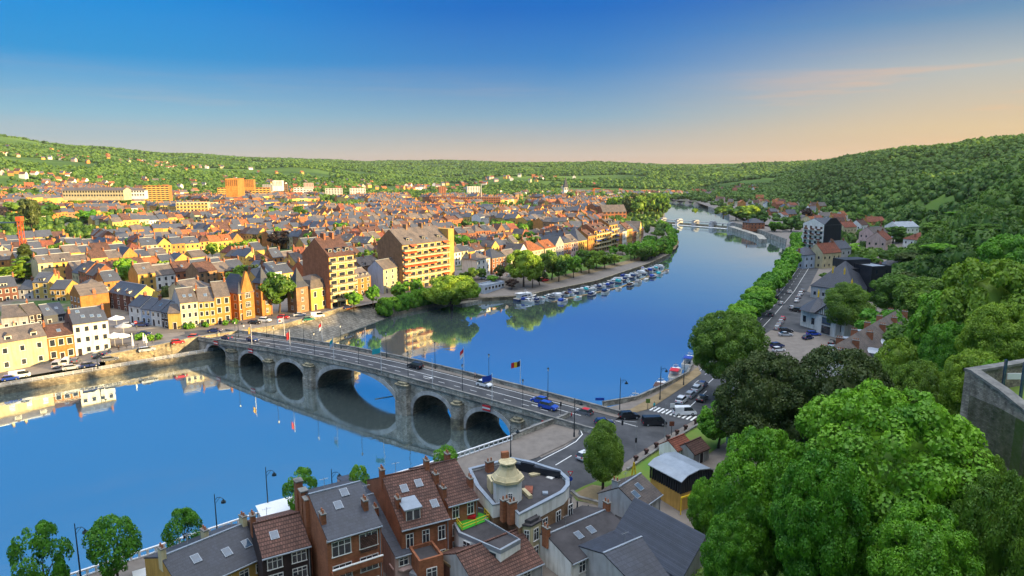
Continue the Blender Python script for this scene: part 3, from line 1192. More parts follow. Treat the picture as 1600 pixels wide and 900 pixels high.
def tree(x, y, kind, s, label, group=None, sz=None, z=None, name=None, lod=None, var=0, cat='tree'):
    """s = width over 10 m, sz = height over 11 m"""
    D = math.hypot(x, y)
    zz = gz(x, y) if z is None else z
    sz = s if sz is None else sz
    lod = lod_for(D, max(s, sz)) if lod is None else lod
    cme, tme = tree_kind((kind, lod, var % 3))
    t = thing(name or {'conifer': 'conifer_tree', 'poplar': 'poplar_tree', 'willow': 'willow_tree', 'bush': 'bush'}.get(kind, 'broadleaf_tree'), label, cat, (x, y, zz), rng.random() * 6.28, group)
    t.scale = (s, s, sz)
    if kind != 'bush' and lod < 4:
        put('trunk', tme, t)
    put('crown', cme, t)
    return t


# forest: one mass of far and hillside trees
def blob(seed, n, leaf, core=True):
    V, F = cloud(n, leaf, 5, 9, 0, max(6, n // 14), seed, .2, 'round', .42)
    if not core:
        return V, F
    v2, f2 = sph((0, 0, 4.2), (4.2, 4.0), seed + 1)
    return np.concatenate([V, v2]), np.concatenate([F, f2 + len(V)])


def forest(name, X, Y, Z, Sx, Sz, tint, protos, label=None):
    Vs, Fs, Ts = [], [], []
    base = 0
    k = rng.integers(0, len(protos), len(X))
    ang = rng.random(len(X)) * 6.28
    for p in range(len(protos)):
        V, F = protos[p]
        m = np.nonzero(k == p)[0]
        if not len(m):
            continue
        ca, sa = np.cos(ang[m])[:, None], np.sin(ang[m])[:, None]
        vx = (V[None, :, 0] * ca - V[None, :, 1] * sa) * Sx[m][:, None] + X[m][:, None]
        vy = (V[None, :, 0] * sa + V[None, :, 1] * ca) * Sx[m][:, None] + Y[m][:, None]
        vz = V[None, :, 2] * Sz[m][:, None] + Z[m][:, None]
        Vs.append(np.stack([vx, vy, vz], 2).reshape(-1, 3))
        Fs.append((F[None] + (np.arange(len(m)) * len(V))[:, None, None] + base).reshape(-1, 4))
        Ts.append(np.repeat(tint[m], len(V)))
        base += len(m) * len(V)
    me = npmesh(name, np.concatenate(Vs), np.concatenate(Fs), [M['leaff']], tint=np.concatenate(Ts))
    o = put(name, me)
    o['kind'] = 'stuff'
    if label:
        o['label'] = label
        o['category'] = 'forest'
    return o


def scatter(az0, az1, d0, d1, dens):
    """random points in a sector, dens = trees per hectare"""
    A = (math.radians(az1 - az0) / 2) * (d1 ** 2 - d0 ** 2) / 1e4
    n = int(A * dens)
    a = np.radians(az0) + rng.random(n) * math.radians(az1 - az0)
    r = np.sqrt(d0 ** 2 + rng.random(n) * (d1 ** 2 - d0 ** 2))
    return r * np.sin(a), r * np.cos(a)


def fmask(X, Y, thr=-.15):
    """where the far hills are wooded (fields stay open)"""
    return snoise(X, Y, 330, 21) + .55 * snoise(X, Y, 120, 22) > thr


FIELDS = [(-655, 1000, 110, 60), (-1320, 3380, 360, 200), (-395, 4350, 330, 160), (-600, 1500, 90, 50)]


def openland(X, Y):
    m = np.zeros(X.shape, bool)
    for cx, cy, a, b_ in FIELDS:
        m |= ((X - cx) / a) ** 2 + ((Y - cy) / b_) ** 2 < 1
    return m


def TAR(X, Y):
    D = np.hypot(X, Y)
    return 800 + FPX * X / np.maximum(Y, 1), D


fx, fy, fz, fs, fh, ft = [], [], [], [], [], []
Pr = []
for (d0, d1, dens, protos, a0, a1, grow) in ((150, 420, 150, [blob(i, 420, .62) for i in range(3)], 12, 60, 1.0), (420, 900, 130, [blob(10 + i, 150, 1.05) for i in range(3)], 8, 58, 1.0), (900, 1900, 125, [blob(20 + i, 42, 2.0) for i in range(3)], -50, 52, 1.12), (1900, 3600, 42, [blob(30 + i, 22, 3.0) for i in range(2)], -46, 46, 1.6), (3600, 6800, 12, [blob(40 + i, 14, 3.8) for i in range(2)], -44, 44, 2.6)):
    X, Y = scatter(a0, a1, d0, d1, dens)
    hd = segdist(X, Y, FOOT, True)
    Z = terrain(X, Y)
    hill = hd > 4
    wood = np.where(hill, True, (Z > 12) & fmask(X, Y, -.35))
    low = (~hill) & (Z <= 12) & (np.hypot(X, Y) > 1250) & (snoise(X, Y, 160, 31) > -.1) & (rng.random(len(X)) < .5)
    riv = inpoly(X, Y, RIV) | (segdist(X, Y, LB) < 12) | (segdist(X, Y, RB) < 12)
    ok = (wood | low) & ~riv & ~openland(X, Y)
    X, Y, Z = X[ok], Y[ok], Z[ok]
    n = len(X)
    s = (.62 + .55 * rng.random(n)) * grow
    t = np.clip(.5 + .33 * snoise(X, Y, 90, 40) + .35 * (rng.random(n) - .5), 0, 1)
    Pr.append((X, Y, Z - 1.5, s, s / grow ** .75 * (.8 + .5 * rng.random(n)), t, protos))
for i, (X, Y, Z, s, h, t, protos) in enumerate(Pr):
    forest(['hillside_forest', 'hillside_forest', 'valley_forest', 'valley_forest', 'distant_forest'][i], X, Y, Z, s, h, t, protos)
# trees that shade the slope on the sun's side, behind and beside the viewpoint
X, Y = scatter(60, 135, 60, 420, 55)
Z = terrain(X, Y)
n = len(X)
forest('citadel_forest', X, Y, Z - 1.5, .7 + .5 * rng.random(n), .7 + .5 * rng.random(n), rng.random(n), [blob(50, 60, 1.7)])
# ---------------------------------------------------------------- buildings
WM = {}


def win_mesh(w, h, lod=1, fr='frame', gl='glass', bars=1):
    k = ('w', round(w, 2), round(h, 2), lod, fr, gl, bars)
    if k not in WM:
        b = MB()
        t = .09 if lod < 2 else .12
        if lod < 3:
            b.box(-w / 2 - t, w / 2 + t, -.07, .05, h, h + t)
            b.box(-w / 2 - t - .06, w / 2 + t + .06, -.14, .05, -t, 0)
            b.box(-w / 2 - t, -w / 2, -.07, .05, 0, h)
            b.box(w / 2, w / 2 + t, -.07, .05, 0, h)
            if lod < 2:
                for q in range(bars):
                    x = -w / 2 + w * (q + 1) / (bars + 1)
                    b.box(x - .04, x + .04, -.06, 0, 0, h)
                b.box(-w / 2, w / 2, -.055, 0, h * .68, h * .68 + .07)
        b.poly([(-w / 2, -.03, 0), (w / 2, -.03, 0), (w / 2, -.03, h), (-w / 2, -.03, h)], 1)
        WM[k] = b.mesh('window', [M[fr], M[gl]])
    return WM[k]


def door_mesh(w=1.1, h=2.3, c='timber'):
    k = ('d', w, h, c)
    if k not in WM:
        b = MB()
        b.box(-w / 2 - .12, w / 2 + .12, -.08, .05, h, h + .15, 1)
        b.box(-w / 2 - .12, -w / 2, -.08, .05, 0, h, 1)
        b.box(w / 2, w / 2 + .12, -.08, .05, 0, h, 1)
        b.box(-w / 2, w / 2, -.04, .03, 0, h - .45, 0)
        b.box(-w / 2, w / 2, -.03, .03, h - .45, h, 2)
        WM[k] = b.mesh('door', [M[c], M['frame'], M['glass']])
    return WM[k]


def sky_mesh(w=.9, h=1.2):
    k = ('s', w, h)
    if k not in WM:
        b = MB()
        b.box(-w / 2 - .08, w / 2 + .08, -h / 2 - .08, h / 2 + .08, 0, .1, 0)
        b.box(-w / 2, w / 2, -h / 2, h / 2, .1, .125, 1)
        WM[k] = b.mesh('skylight', [M['zinc'], M['glassb']])
    return WM[k]


def chim_mesh(w=.9, d=.55, h=1.8, m='brick', pots=2):
    k = ('c', w, d, h, m, pots)
    if k not in WM:
        b = MB()
        b.box(-w / 2, w / 2, -d / 2, d / 2, -1.6, h, 0)
        b.box(-w / 2 - .07, w / 2 + .07, -d / 2 - .07, d / 2 + .07, h, h + .14, 1)
        for i in range(pots):
            x = (i - (pots - 1) / 2) * w / max(pots, 1)
            b.cyl((x, 0, h + .14), (x, 0, h + .6), .14, .11, 6, 2)
        WM[k] = b.mesh('chimney', [M[m], M['stonecap'], M['potclay']])
    return WM[k]


def dormer_mesh(w=1.3, h=1.3, l=2.2, style='g', wall='white', rm='slate'):
    k = ('dm', w, h, l, style, wall, rm)
    if k not in WM:
        b = MB()
        b.box(-w / 2, w / 2, 0, l, -.2, h, 0)
        if style == 'g':
            rh = w * .55
            b.add([(-w / 2 - .12, -.15, h), (w / 2 + .12, -.15, h), (0, -.15, h + rh), (-w / 2 - .12, l, h), (w / 2 + .12, l, h), (0, l, h + rh)], [(0, 2, 5, 3), (1, 4, 5, 2), (0, 1, 2), (3, 5, 4)], 1)
        else:
            b.add([(-w / 2 - .15, -.2, h - .05), (w / 2 + .15, -.2, h - .05), (w / 2 + .15, l, h + .25), (-w / 2 - .15, l, h + .25), (-w / 2 - .15, -.2, h + .15), (w / 2 + .15, -.2, h + .15), (w / 2 + .15, l, h + .4), (-w / 2 - .15, l, h + .4)], [(0, 3, 2, 1), (4, 5, 6, 7), (0, 1, 5, 4), (1, 2, 6, 5), (2, 3, 7, 6), (3, 0, 4, 7)], 1)
        n = max(1, int(w / 1.1))
        for i in range(n):
            a = -w / 2 + .12 + i * (w - .24) / n
            c = a + (w - .24) / n
            b.box(a, c, -.05, 0, .1, h - .1, 2)
            b.box(a + .1, c - .1, -.07, -.05, .2, h - .2, 3)
        WM[k] = b.mesh('dormer', [M[wall], M[rm], M['frame'], M['glass']])
    return WM[k]


def roof_mb(b, w, d, h, rh, kind, t=.2, e=.3, g=.0, x0=0, y0=0, walls=True):
    """roof planes of material 0 on a w x d rectangle with its eaves at h"""
    X0, X1, Y0, Y1 = x0 - g, x0 + w + g, y0 - e, y0 + d + e
    ym, xm = y0 + d / 2, x0 + w / 2
    k = rh / (d / 2)
    if kind == 'g':
        zl = h - e * k
        b.slab([(X0, Y0, zl + t), (X1, Y0, zl + t), (X1, ym, h + rh + t), (X0, ym, h + rh + t)], t)
        b.slab([(X1, Y1, zl + t), (X0, Y1, zl + t), (X0, ym, h + rh + t), (X1, ym, h + rh + t)], t)
    elif kind == 'f':
        k = rh / (w / 2)
        X0, X1, Y0, Y1 = x0 - e, x0 + w + e, y0 - g, y0 + d + g
        zl = h - e * k
        b.slab([(X0, Y1, zl + t), (X0, Y0, zl + t), (xm, Y0, h + rh + t), (xm, Y1, h + rh + t)], t)
        b.slab([(X1, Y0, zl + t), (X1, Y1, zl + t), (xm, Y1, h + rh + t), (xm, Y0, h + rh + t)], t)
    elif kind in ('h', 'm', 'p'):
        X0, X1 = x0 - e, x0 + w + e
        z0 = h
        if kind == 'm':
            i = min(1.3, w * .15, d * .15)
            zt = h + rh * .68
            q0 = [(X0, Y0, h), (X1, Y0, h), (X1, Y1, h), (X0, Y1, h)]
            q1 = [(X0 + i, Y0 + i, zt), (X1 - i, Y0 + i, zt), (X1 - i, Y1 - i, zt), (X0 + i, Y1 - i, zt)]
            for a in range(4):
                c = (a + 1) % 4
                b.poly([q0[a], q0[c], q1[c], q1[a]])
            X0, X1, Y0, Y1, z0, rh = X0 + i, X1 - i, Y0 + i, Y1 - i, zt, rh * .32
        W_, D_ = X1 - X0, Y1 - Y0
        s = min(W_, D_) / 2 * (1 if kind != 'p' else 1)
        if kind == 'p':
            r0 = r1 = ((X0 + X1) / 2, (Y0 + Y1) / 2, z0 + rh)
        elif W_ >= D_:
            r0, r1 = (X0 + s, ym, z0 + rh), (X1 - s, ym, z0 + rh)
        else:
            r0, r1 = (xm, Y0 + s, z0 + rh), (xm, Y1 - s, z0 + rh)
        A, B_, C, D2 = (X0, Y0, z0), (X1, Y0, z0), (X1, Y1, z0), (X0, Y1, z0)
        if W_ >= D_:
            b.poly([A, B_, r1, r0]), b.poly([B_, C, r1]), b.poly([C, D2, r0, r1]), b.poly([D2, A, r0])
        else:
            b.poly([A, B_, r0]), b.poly([B_, C, r1, r0]), b.poly([C, D2, r1]), b.poly([D2, A, r0, r1])
        b.poly([D2, C, B_, A])
        if kind != 'm':
            b.poly([(X0, Y0, h - .18), (X1, Y0, h - .18), (X1, Y1, h - .18), (X0, Y1, h - .18)][::-1], 0)
            for p, q in (((X0, Y0), (X1, Y0)), ((X1, Y0), (X1, Y1)), ((X1, Y1), (X0, Y1)), ((X0, Y1), (X0, Y0))):
                b.poly([(*p, h - .18), (*q, h - .18), (*q, h), (*p, h)])
    elif kind == 'flat':
        b.box(x0 + .25, x0 + w - .25, y0 + .25, y0 + d - .25, h - .3, h - .12)


def wall_mb(b, w, d, h, rh, kind, k=0, x0=0, y0=0, base=-2.0, kg=None):
    top = h + (.35 if kind == 'flat' else 0)
    x1, y1 = x0 + w, y0 + d
    xm, ym = x0 + w / 2, y0 + d / 2
    kg = k if kg is None else kg
    if kind == 'flat':
        b.box(x0, x1, y0, y1, base, h - .31, k)
        for r in ((x0, x1, y0, y0 + .3), (x0, x1, y1 - .3, y1), (x0, x0 + .3, y0 + .3, y1 - .3), (x1 - .3, x1, y0 + .3, y1 - .3)):
            b.box(*r, h - .31, top, k)
        return
    b.poly([(x0, y0, base), (x1, y0, base), (x1, y0, h), (x0, y0, h)] if kind != 'f' else [(x0, y0, base), (x1, y0, base), (x1, y0, h), (xm, y0, h + rh), (x0, y0, h)], k)
    b.poly([(x1, y1, base), (x0, y1, base), (x0, y1, h), (x1, y1, h)] if kind != 'f' else [(x1, y1, base), (x0, y1, base), (x0, y1, h), (xm, y1, h + rh), (x1, y1, h)], k)
    g = kind == 'g'
    b.poly([(x1, y0, base), (x1, y1, base), (x1, y1, h)] + ([(x1, ym, h + rh)] if g else []) + [(x1, y0, h)], kg)
    b.poly([(x0, y1, base), (x0, y0, base), (x0, y0, h)] + ([(x0, ym, h + rh)] if g else []) + [(x0, y1, h)], kg)


def face(root, w, d, side, u, z, me, name='window', y0=0, x0=0, scale=None):
    """put a mesh on a wall: side f/b/l/r, u metres along it"""
    p, r = {'f': ((x0 + u, y0, z), 0), 'b': ((x0 + w - u, y0 + d, z), math.pi), 'l': ((x0, y0 + d - u, z), -math.pi / 2), 'r': ((x0 + w, y0 + u, z), math.pi / 2)}[side]
    o = put(name, me, root, p, r)
    return o


def windows(root, w, d, h, side, fl_, bays, lod, ww=1.1, wh=1.5, fr='frame', gl='glass', z0=.9, fh=None, door=None, y0=0, x0=0, skip=(), bars=1):
    L_ = w if side in 'fb' else d
    fh = fh or (h - .3) / fl_
    me = win_mesh(ww, min(wh, fh * .62), lod, fr, gl, bars)
    for f in range(fl_):
        for i in range(bays):
            if (f, i) in skip:
                continue
            u = L_ * (i + .5) / bays
            if f == 0 and door is not None and i == door:
                face(root, w, d, side, u, 0, door_mesh(), 'door', y0, x0)
                continue
            face(root, w, d, side, u, f * fh + z0 + (fh - 3) * .2, me, 'window', y0, x0)


WNAME = {'brick': 'red brick', 'brickd': 'dark brick', 'bricko': 'orange brick', 'brickb': 'brown brick', 'ochre': 'ochre', 'cream': 'cream', 'white': 'white', 'greyw': 'grey', 'bluew': 'pale blue', 'pink': 'pink', 'yellow': 'yellow'}
RNAME = {'slate': 'dark slate', 'slateg': 'grey-brown', 'tileb': 'brown tiled', 'tiler': 'red tiled', 'tileo': 'orange tiled', 'zinc': 'zinc', 'felt': 'flat felt'}
HEROES = []      # outlines kept free of the street blocks
BASES = []


def foot_reserve(A, rz, w, d, pad=2.0):
    c, s = math.cos(rz), math.sin(rz)
    q = [(-pad, -pad), (w + pad, -pad), (w + pad, d + pad), (-pad, d + pad)]
    HEROES.append([(A[0] + c * x - s * y, A[1] + s * x + c * y) for x, y in q])


def house(name, label, cat, A, rz, w, d, h, rh=3.0, roof='g', wall='brick', rm='slate', fl_=2, bays=2, sides='f', chim=(), dorm=(), skyl=(), group=None, z=None, lod=None, ww=1.1, wh=1.5, door=0, gable=None, e=.3, g=0.0, ridge=None, annex=False, trim=None, fr='frame', res=True, bside=None, y0w=.9, bars=1, chm='brick'):
    z = gz(A[0] + 2, A[1] + 2) if z is None else z
    D = math.hypot(*A)
    if lod is None:
        lod = 1 if D < 230 else 2 if D < 420 else 3
    t = thing(name, label, cat, (A[0], A[1], z), rz, group)
    b = MB()
    wall_mb(b, w, d, h, rh, roof, kg=1 if gable else 0)
    if trim:
        b.box(-.06, w + .06, -.12, 0, h - .35, h - .05, 2)
    b.obj('wall', [M[wall], M[gable or wall], M[trim or 'frame']], t)
    b = MB()
    roof_mb(b, w, d, h, rh, roof, e=e, g=g)
    if roof in 'g':
        b.box(-g, w + g, d / 2 - .14, d / 2 + .14, h + rh + .1, h + rh + .3, 1)
    rf = b.obj('roof', [M[rm], M[ridge or ('zinc' if 'slate' in rm else rm)]], t)
    for s in sides:
        n = bays if s in 'fb' else (bside or max(1, int(d / 4)))
        windows(t, w, d, h, s, fl_, n, lod, ww, wh, fr, door=door if s == 'f' else None, z0=y0w, bars=bars)
    k = rh / (d / 2) if roof != 'f' else rh / (w / 2)
    for cx, cy in chim:
        y = d * cy
        if roof == 'g':
            zz = h + rh - abs(y - d / 2) * k
        elif roof == 'f':
            zz = h + rh - abs(w * cx - w / 2) * k
        else:
            zz = h + rh * .45
        put('chimney', chim_mesh(1.1, .6, 1.3, chm, 2), rf, (w * cx, y, zz), math.pi / 2)
    for cx, st, dw in dorm:
        put('dormer', dormer_mesh(dw, 1.25, 2.4, st, 'white' if wall != 'brick' else 'cream', rm), t, (w * cx, .55, h + .55 * k - .1), 0)
    for cx, cy in skyl:
        y = d * cy
        if roof == 'f':
            o = put('skylight', sky_mesh(), rf, (w * cx, y, h + rh - abs(w * cx - w / 2) * k + .22), 0)
            o.rotation_euler = (0, -math.atan(k) if cx < .5 else math.atan(k), 0)
            continue
        o = put('skylight', sky_mesh(), rf, (w * cx, y, h + rh - abs(y - d / 2) * k + .22), 0)
        o.rotation_euler = (math.atan(k) if cy < .5 else -math.atan(k), 0, 0)
    if annex:
        b = MB()
        aw = w * .55
        wall_mb(b, aw, 4.5, h * .45, 0, 'flat', 0, .2, d)
        roof_mb(b, aw, 4.5, h * .45, 0, 'flat', x0=.2, y0=d)
        b.obj('rear_annex', [M['felt'] if 0 else M[wall]], t)
    if res:
        foot_reserve(A, rz, w, d + (4.5 if annex else 0))
    return t


def pf(a, c, z=None):
    """world ends of a wall foot given by two pixels"""
    out = []
    for p in (a, c):
        zz = 4.5 if z is None else z
        for _ in range(4):
            x, y = W(p[0], p[1], zz)
            zz = gz(x, y) if z is None else z
        out.append((x, y, zz))
    return out


def hero(name, label, cat, a, c, eave, d, rh=3.0, z=None, **kw):
    """a building whose front foot runs from pixel a to pixel c, eaves at row eave above a"""
    A, B_ = pf(a, c, z)
    w = math.hypot(B_[0] - A[0], B_[1] - A[1])
    rz = math.atan2(B_[1] - A[1], B_[0] - A[0])
    zb = min(A[2], B_[2])
    h = hz(A[0], A[1], eave) - zb
    return house(name, label, cat, A[:2], rz, w, d, h, rh, z=zb, **kw)


# ---- the riverside square and its rows
hero('town_house', 'long cream-white quay house with two pointed stone dormers on its grey roof', 'house', (-60, 593.5), (77.5, 566), 547, 9, 3.2, wall='cream', rm='slateg', fl_=2, bays=5, dorm=((.56, 'g', 1.7), (.86, 'g', 1.7)), chim=((.55, .55), (.7, .55)), chm='cream', trim='cream')
hero('town_house', 'narrow orange brick house with white window surrounds between two white houses', 'house', (78.3, 565.4), (118.2, 557), 527, 9, 2.6, wall='bricko', rm='tileb', fl_=2, bays=3, door=1, skyl=((.5, .2),), chim=((.02, .5),), trim='frame', ww=1.3, wh=1.9)
hero('town_house', 'tall white corner house with slate roof and three skylights beside the umbrella terrace', 'house', (119, 557), (173, 544.5), 507, 12, 3.6, wall='white', rm='slate', fl_=3, bays=4, gable='brickd', skyl=((.35, .2), (.6, .18), (.8, .15), (.25, .38)), chim=((.02, .4), (.98, .4)), trim='cream', roof='g', sides='fr', bside=1)
hero('town_house', 'white and blue low café house, first of the row running down to the square', 'house', (203, 503), (222, 506), 477, 9, 3, wall='white', fl_=2, bays=2, chim=((.5, .5),), sides='f')
hero('town_house', 'pale blue house with dark roof between white neighbours on the square', 'house', (222.3, 506.2), (237, 508), 482, 9, 3, wall='bluew', fl_=2, bays=2, chim=((.95, .5),))
hero('town_house', 'white house with red doors beside the dark timber shop on the square', 'house', (237.3, 508.2), (253, 511), 484, 9, 3, wall='white', fl_=2, bays=2, skyl=((.5, .25),))
hero('shop', 'small dark-fronted corner shop with steep slate roof below the yellow gabled house', 'shop', (253.5, 511), (263.5, 513), 487, 9, 3, wall='timber', fl_=2, bays=2)
hero('town_house', 'low yellow house with one round-headed window at the foot of the cream row', 'house', (264, 514.5), (284, 514), 489, 6, 2.6, wall='yellow', fl_=1, bays=1, rm='slateg')
hero('town_house', 'cream three-storey café house with flags, leftmost of three tall houses facing the bridge', 'house', (284.5, 514), (312, 510.3), 473.5, 11, 4.2, wall='cream', rm='slateg', fl_=3, bays=3, gable='greyw', skyl=((.35, .2), (.7, .2)), trim='cream', ww=.95)
hero('town_house', 'beige three-storey house with blue banner between cream and red brick houses', 'house', (312.3, 510.2), (338, 507.6), 471.5, 10, 4, wall='ochre', rm='slateg', fl_=3, bays=3, chim=((.02, .5),), skyl=((.5, .2),), trim='cream', ww=.95)
hero('town_house', 'red brick three-storey house with white surrounds, right end of the café row', 'house', (338.3, 507.5), (362.5, 504.5), 464, 10, 4.6, wall='bricko', rm='slateg', fl_=3, bays=2, chim=((.9, .5),), trim='frame', ww=1.2, wh=1.9)
v = hero('brick_villa', 'orange-red brick villa with pointed stepped gable and square tower by the bridge head', 'villa', (375, 501), (399, 496), 459, 12, 6.5, wall='bricko', rm='slate', fl_=3, bays=3, roof='h', sides='fl', trim='cream', ww=1.2, wh=1.9)


def gable_piece(root, x0, w, h, gh, m='bricko', y=-.25, d=1.2):
    b = MB()
    b.prism([(x0, y), (x0 + w, y), (x0 + w, y + d), (x0, y + d)], 0, h, 0)
    xm = x0 + w / 2
    V = [(x0, y, h), (x0 + w, y, h), (xm + .5, y, h + gh * .86), (xm, y, h + gh), (xm - .5, y, h + gh * .86)]
    V2 = [(x, yy + d, z) for x, yy, z in V]
    b.add(V + V2, [(0, 1, 2, 3, 4), (9, 8, 7, 6, 5)] + [(i, i + 5, (i + 1) % 5 + 5, (i + 1) % 5) for i in range(5)], 0)
    return b.obj('gable', [M[m]], root)


def tower(root, x, y, s, h, rh, m='bricko', rm='slate', lod=1, fl_=4, name='tower', flare=.45):
    b = MB()
    b.box(x, x + s, y, y + s, -1.5, h, 0)
    o = b.obj(name, [M[m]], root)
    b = MB()
    q = [(x - flare, y - flare, h), (x + s + flare, y - flare, h), (x + s + flare, y + s + flare, h), (x - flare, y + s + flare, h)]
    k = s * .16
    q1 = [(x + k, y + k, h + rh * .28), (x + s - k, y + k, h + rh * .28), (x + s - k, y + s - k, h + rh * .28), (x + k, y + s - k, h + rh * .28)]
    ap = (x + s / 2, y + s / 2, h + rh)
    for i in range(4):
        j = (i + 1) % 4
        b.poly([q[i], q[j], q1[j], q1[i]])
        b.poly([q1[i], q1[j], ap])
    b.poly(q[::-1])
    b.obj('spire', [M[rm]], o)
    me = win_mesh(1.0, 1.5, lod)
    for f in range(fl_):
        put('window', me, o, (x + s / 2, y, 1.2 + f * (h - .5) / fl_), 0)
        put('window', me, o, (x, y + s / 2, 1.2 + f * (h - .5) / fl_), -math.pi / 2)
    return o


gable_piece(v, 1.2, 5.0, 10.5, 7.5)
for f in range(3):
    put('window', win_mesh(1.9, 1.9, 1, bars=2), v, (3.7, -.28, 1.2 + f * 3.4), 0)
tower(v, 9.3, -.6, 4.6, 12.6, 6.0)
v = hero('turreted_villa', 'brown brick villa with pointed slate turret and grey mansard roof beside the big chestnut', 'villa', (487, 486), (525, 478), 452, 11, 4.8, wall='ochre', rm='slateg', fl_=2, bays=3, roof='m', sides='f', trim='cream', ww=1.2, wh=2.0, dorm=())
tower(v, -6.2, .8, 5.6, 10.0, 7.5, 'brickb', 'slate', 1, 3, 'turret')
for q in (.3, .6, .85):
    put('dormer', dormer_mesh(1.1, 1.2, 1.8, 'g', 'cream', 'slate'), v, (10 * q + 1, .5, 8.3), 0)


def flats(name, label, A, rz, w, d, h, fl_, rh=5.5, wall='brick', rm='slateg', front='cream', awn='awnr', z=None, roof='g', cat='apartment block', lod=2, bal=True, awns=.55, seed=1, endtower=False, group=None, side_w=0):
    """a balcony block: slabs, parapets, glazing and awnings on its front"""
    z = gz(*A) if z is None else z
    t = thing(name, label, cat, (A[0], A[1], z), rz, group)
    r = random.Random(seed)
    b = MB()
    wall_mb(b, w, d, h, rh, roof)
    b.obj('wall', [M[wall]], t)
    b = MB()
    b.box(.1, w - .1, -.018, .01, 0, h - .3)
    b.obj('front_facing', [M['ochre']], t)
    b = MB()
    roof_mb(b, w, d, h, rh, roof, e=.5)
    rf = b.obj('roof', [M[rm]], t)
    fh = h / fl_
    bays = max(2, int(w / 4))
    gl = win_mesh(w / bays * .68, fh * .62, lod, 'frame', 'glass', 2)
    for f in range(fl_):
        if bal and f:
            b = MB()
            b.box(.2, w - .2, -1.7, -.02, f * fh - .15, f * fh + .08)
            b.box(.2, w - .2, -1.7, -1.58, f * fh + .08, f * fh + .55)
            b.box(.2, w - .2, -1.66, -1.6, f * fh + .85, f * fh + .95)
            for x in range(bays + 1):
                xx = .25 + (w - .5) * x / bays
                b.box(xx - .07, xx + .07, -1.7, -.02, f * fh + .08, f * fh + .95)
            b.obj('balcony', [M[front]], t)
        for i in range(bays):
            x = w * (i + .5) / bays
            put('window', gl, t, (x, 0, f * fh + .25), 0)
            if awn and f and r.random() < awns:
                b = MB()
                ww_ = w / bays * .92
                b.slab([(x - ww_ / 2, -2.05, f * fh + fh * .66), (x + ww_ / 2, -2.05, f * fh + fh * .66), (x + ww_ / 2, -.05, f * fh + fh * .93), (x - ww_ / 2, -.05, f * fh + fh * .93)], .06)
                b.obj('awning', [M[awn]], t)
    k = rh / (d / 2)
    if roof == 'g':
        for i in range(3):
            x = w * (i + .5) / 3
            put('dormer', dormer_mesh(1.8, 1.3, 2.6, 's', 'felt', 'felt'), t, (x, 1.6, h + 1.6 * k), 0)
            o = put('skylight', sky_mesh(), rf, (x + 2.4, 1.7, h + 1.7 * k + .24))
            o.rotation_euler = (math.atan(k), 0, 0)
        for i in range(2):
            put('chimney', chim_mesh(2.4, .9, 1.8, wall, 3), rf, (w * (i + 1) / 3, d / 2, h + rh), math.pi / 2)
    for i in range(side_w):
        for f in range(fl_ - 1):
            face(t, w, d, 'l', d * (.35 + .3 * i), 3 + f * fh, win_mesh(1.2, 1.4, lod))
    if endtower:
        b = MB()
        b.box(w, w + 4.2, -.4, d * .5, -1.5, h + rh * .8)
        b.obj('stair_tower', [M['ochre']], t)
    foot_reserve(A, rz, w, d)
    return t


UR = math.atan2(.79, .61)
flats('apartment_block', 'tall brick apartment block with bare gable and balconies behind the turreted villa', (-72, 266), UR, 12.5, 17, 21, 7, 6.5, 'brick', 'tileb', 'cream', None, seed=3)
flats('apartment_block', 'large seven-storey block with orange-red awnings along all its balconies', (-51, 315), UR, 31, 17, 22, 7, 6.5, 'brickb', 'slateg', 'cream', 'awnr', seed=5, endtower=True, awns=.62)
hero('town_house', 'orange brick house with white banded windows between the gable block and plain blue house', 'house', (553, 465), (580, 457), 436, 10, 3.4, wall='bricko', rm='slateg', fl_=3, bays=3, trim='cream', dorm=((.3, 's', 1.2), (.6, 's', 1.2), (.85, 's', 1.2)))
hero('town_house', 'tall cream house with grey plain side, left of the block with red awnings', 'house', (600, 463), (628, 452), 421, 9, 3.6, wall='cream', rm='slateg', gable='bluew', fl_=4, bays=3, trim='cream', ww=1.0)
hero('long_hall', 'long windowless ochre brick hall with dark roof behind the café row', 'hall', (228, 449), (352, 430), 428, 10, 3, z=4.9, wall='yellow', rm='slateg', fl_=1, bays=8, ww=.7, wh=.9, door=None)
hero('market_hall', 'broad low hall with wide grey roof and lit glazed end behind the square', 'hall', (318, 478), (356, 468), 463, 26, 3.2, z=4.9, wall='ochre', rm='slateg', fl_=1, bays=4, ww=2.2, wh=2, door=None)
# brick corner building with the bay windows and the houses that step down behind the quay
v = hero('corner_building', 'red brick corner building with white bay windows and grey hipped roof', 'apartment house', (133, 492), (172.5, 487), 452, 10, 3.2, z=4.2, roof='h', wall='bricko', rm='slateg', fl_=3, bays=5, sides='fl', trim='frame', ww=1.5, wh=2.0, bars=2)
hero('town_house', 'tall yellow-fronted house with brown dormered roof left of the bay-windowed corner', 'house', (54, 470), (79, 470), 441, 10, 3.5, z=4.2, wall='yellow', rm='slate', fl_=3, bays=2, dorm=((.5, 's', 2.4),), chim=((.98, .5), (.98, .7)))
hero('town_house', 'brown house under a dark slate roof, leftmost behind the quay', 'house', (-4, 474), (30, 470), 450, 10, 3.8, z=4.2, wall='brickd', rm='slate', fl_=2, bays=3, chim=((.98, .5),), dorm=((.4, 's', 2.4),))
hero('town_house', 'narrow grey shopfront house beside the yellow dormered house', 'house', (30.5, 470), (53, 470), 452, 10, 3, z=4.2, wall='greyw', rm='slate', fl_=2, bays=2, chim=((.5, .5),))
hero('town_house', 'olive-rendered house between the yellow house and the brick corner', 'house', (80, 474), (105, 474), 452, 10, 3, z=4.2, wall='ochre', rm='slate', fl_=2, bays=3)
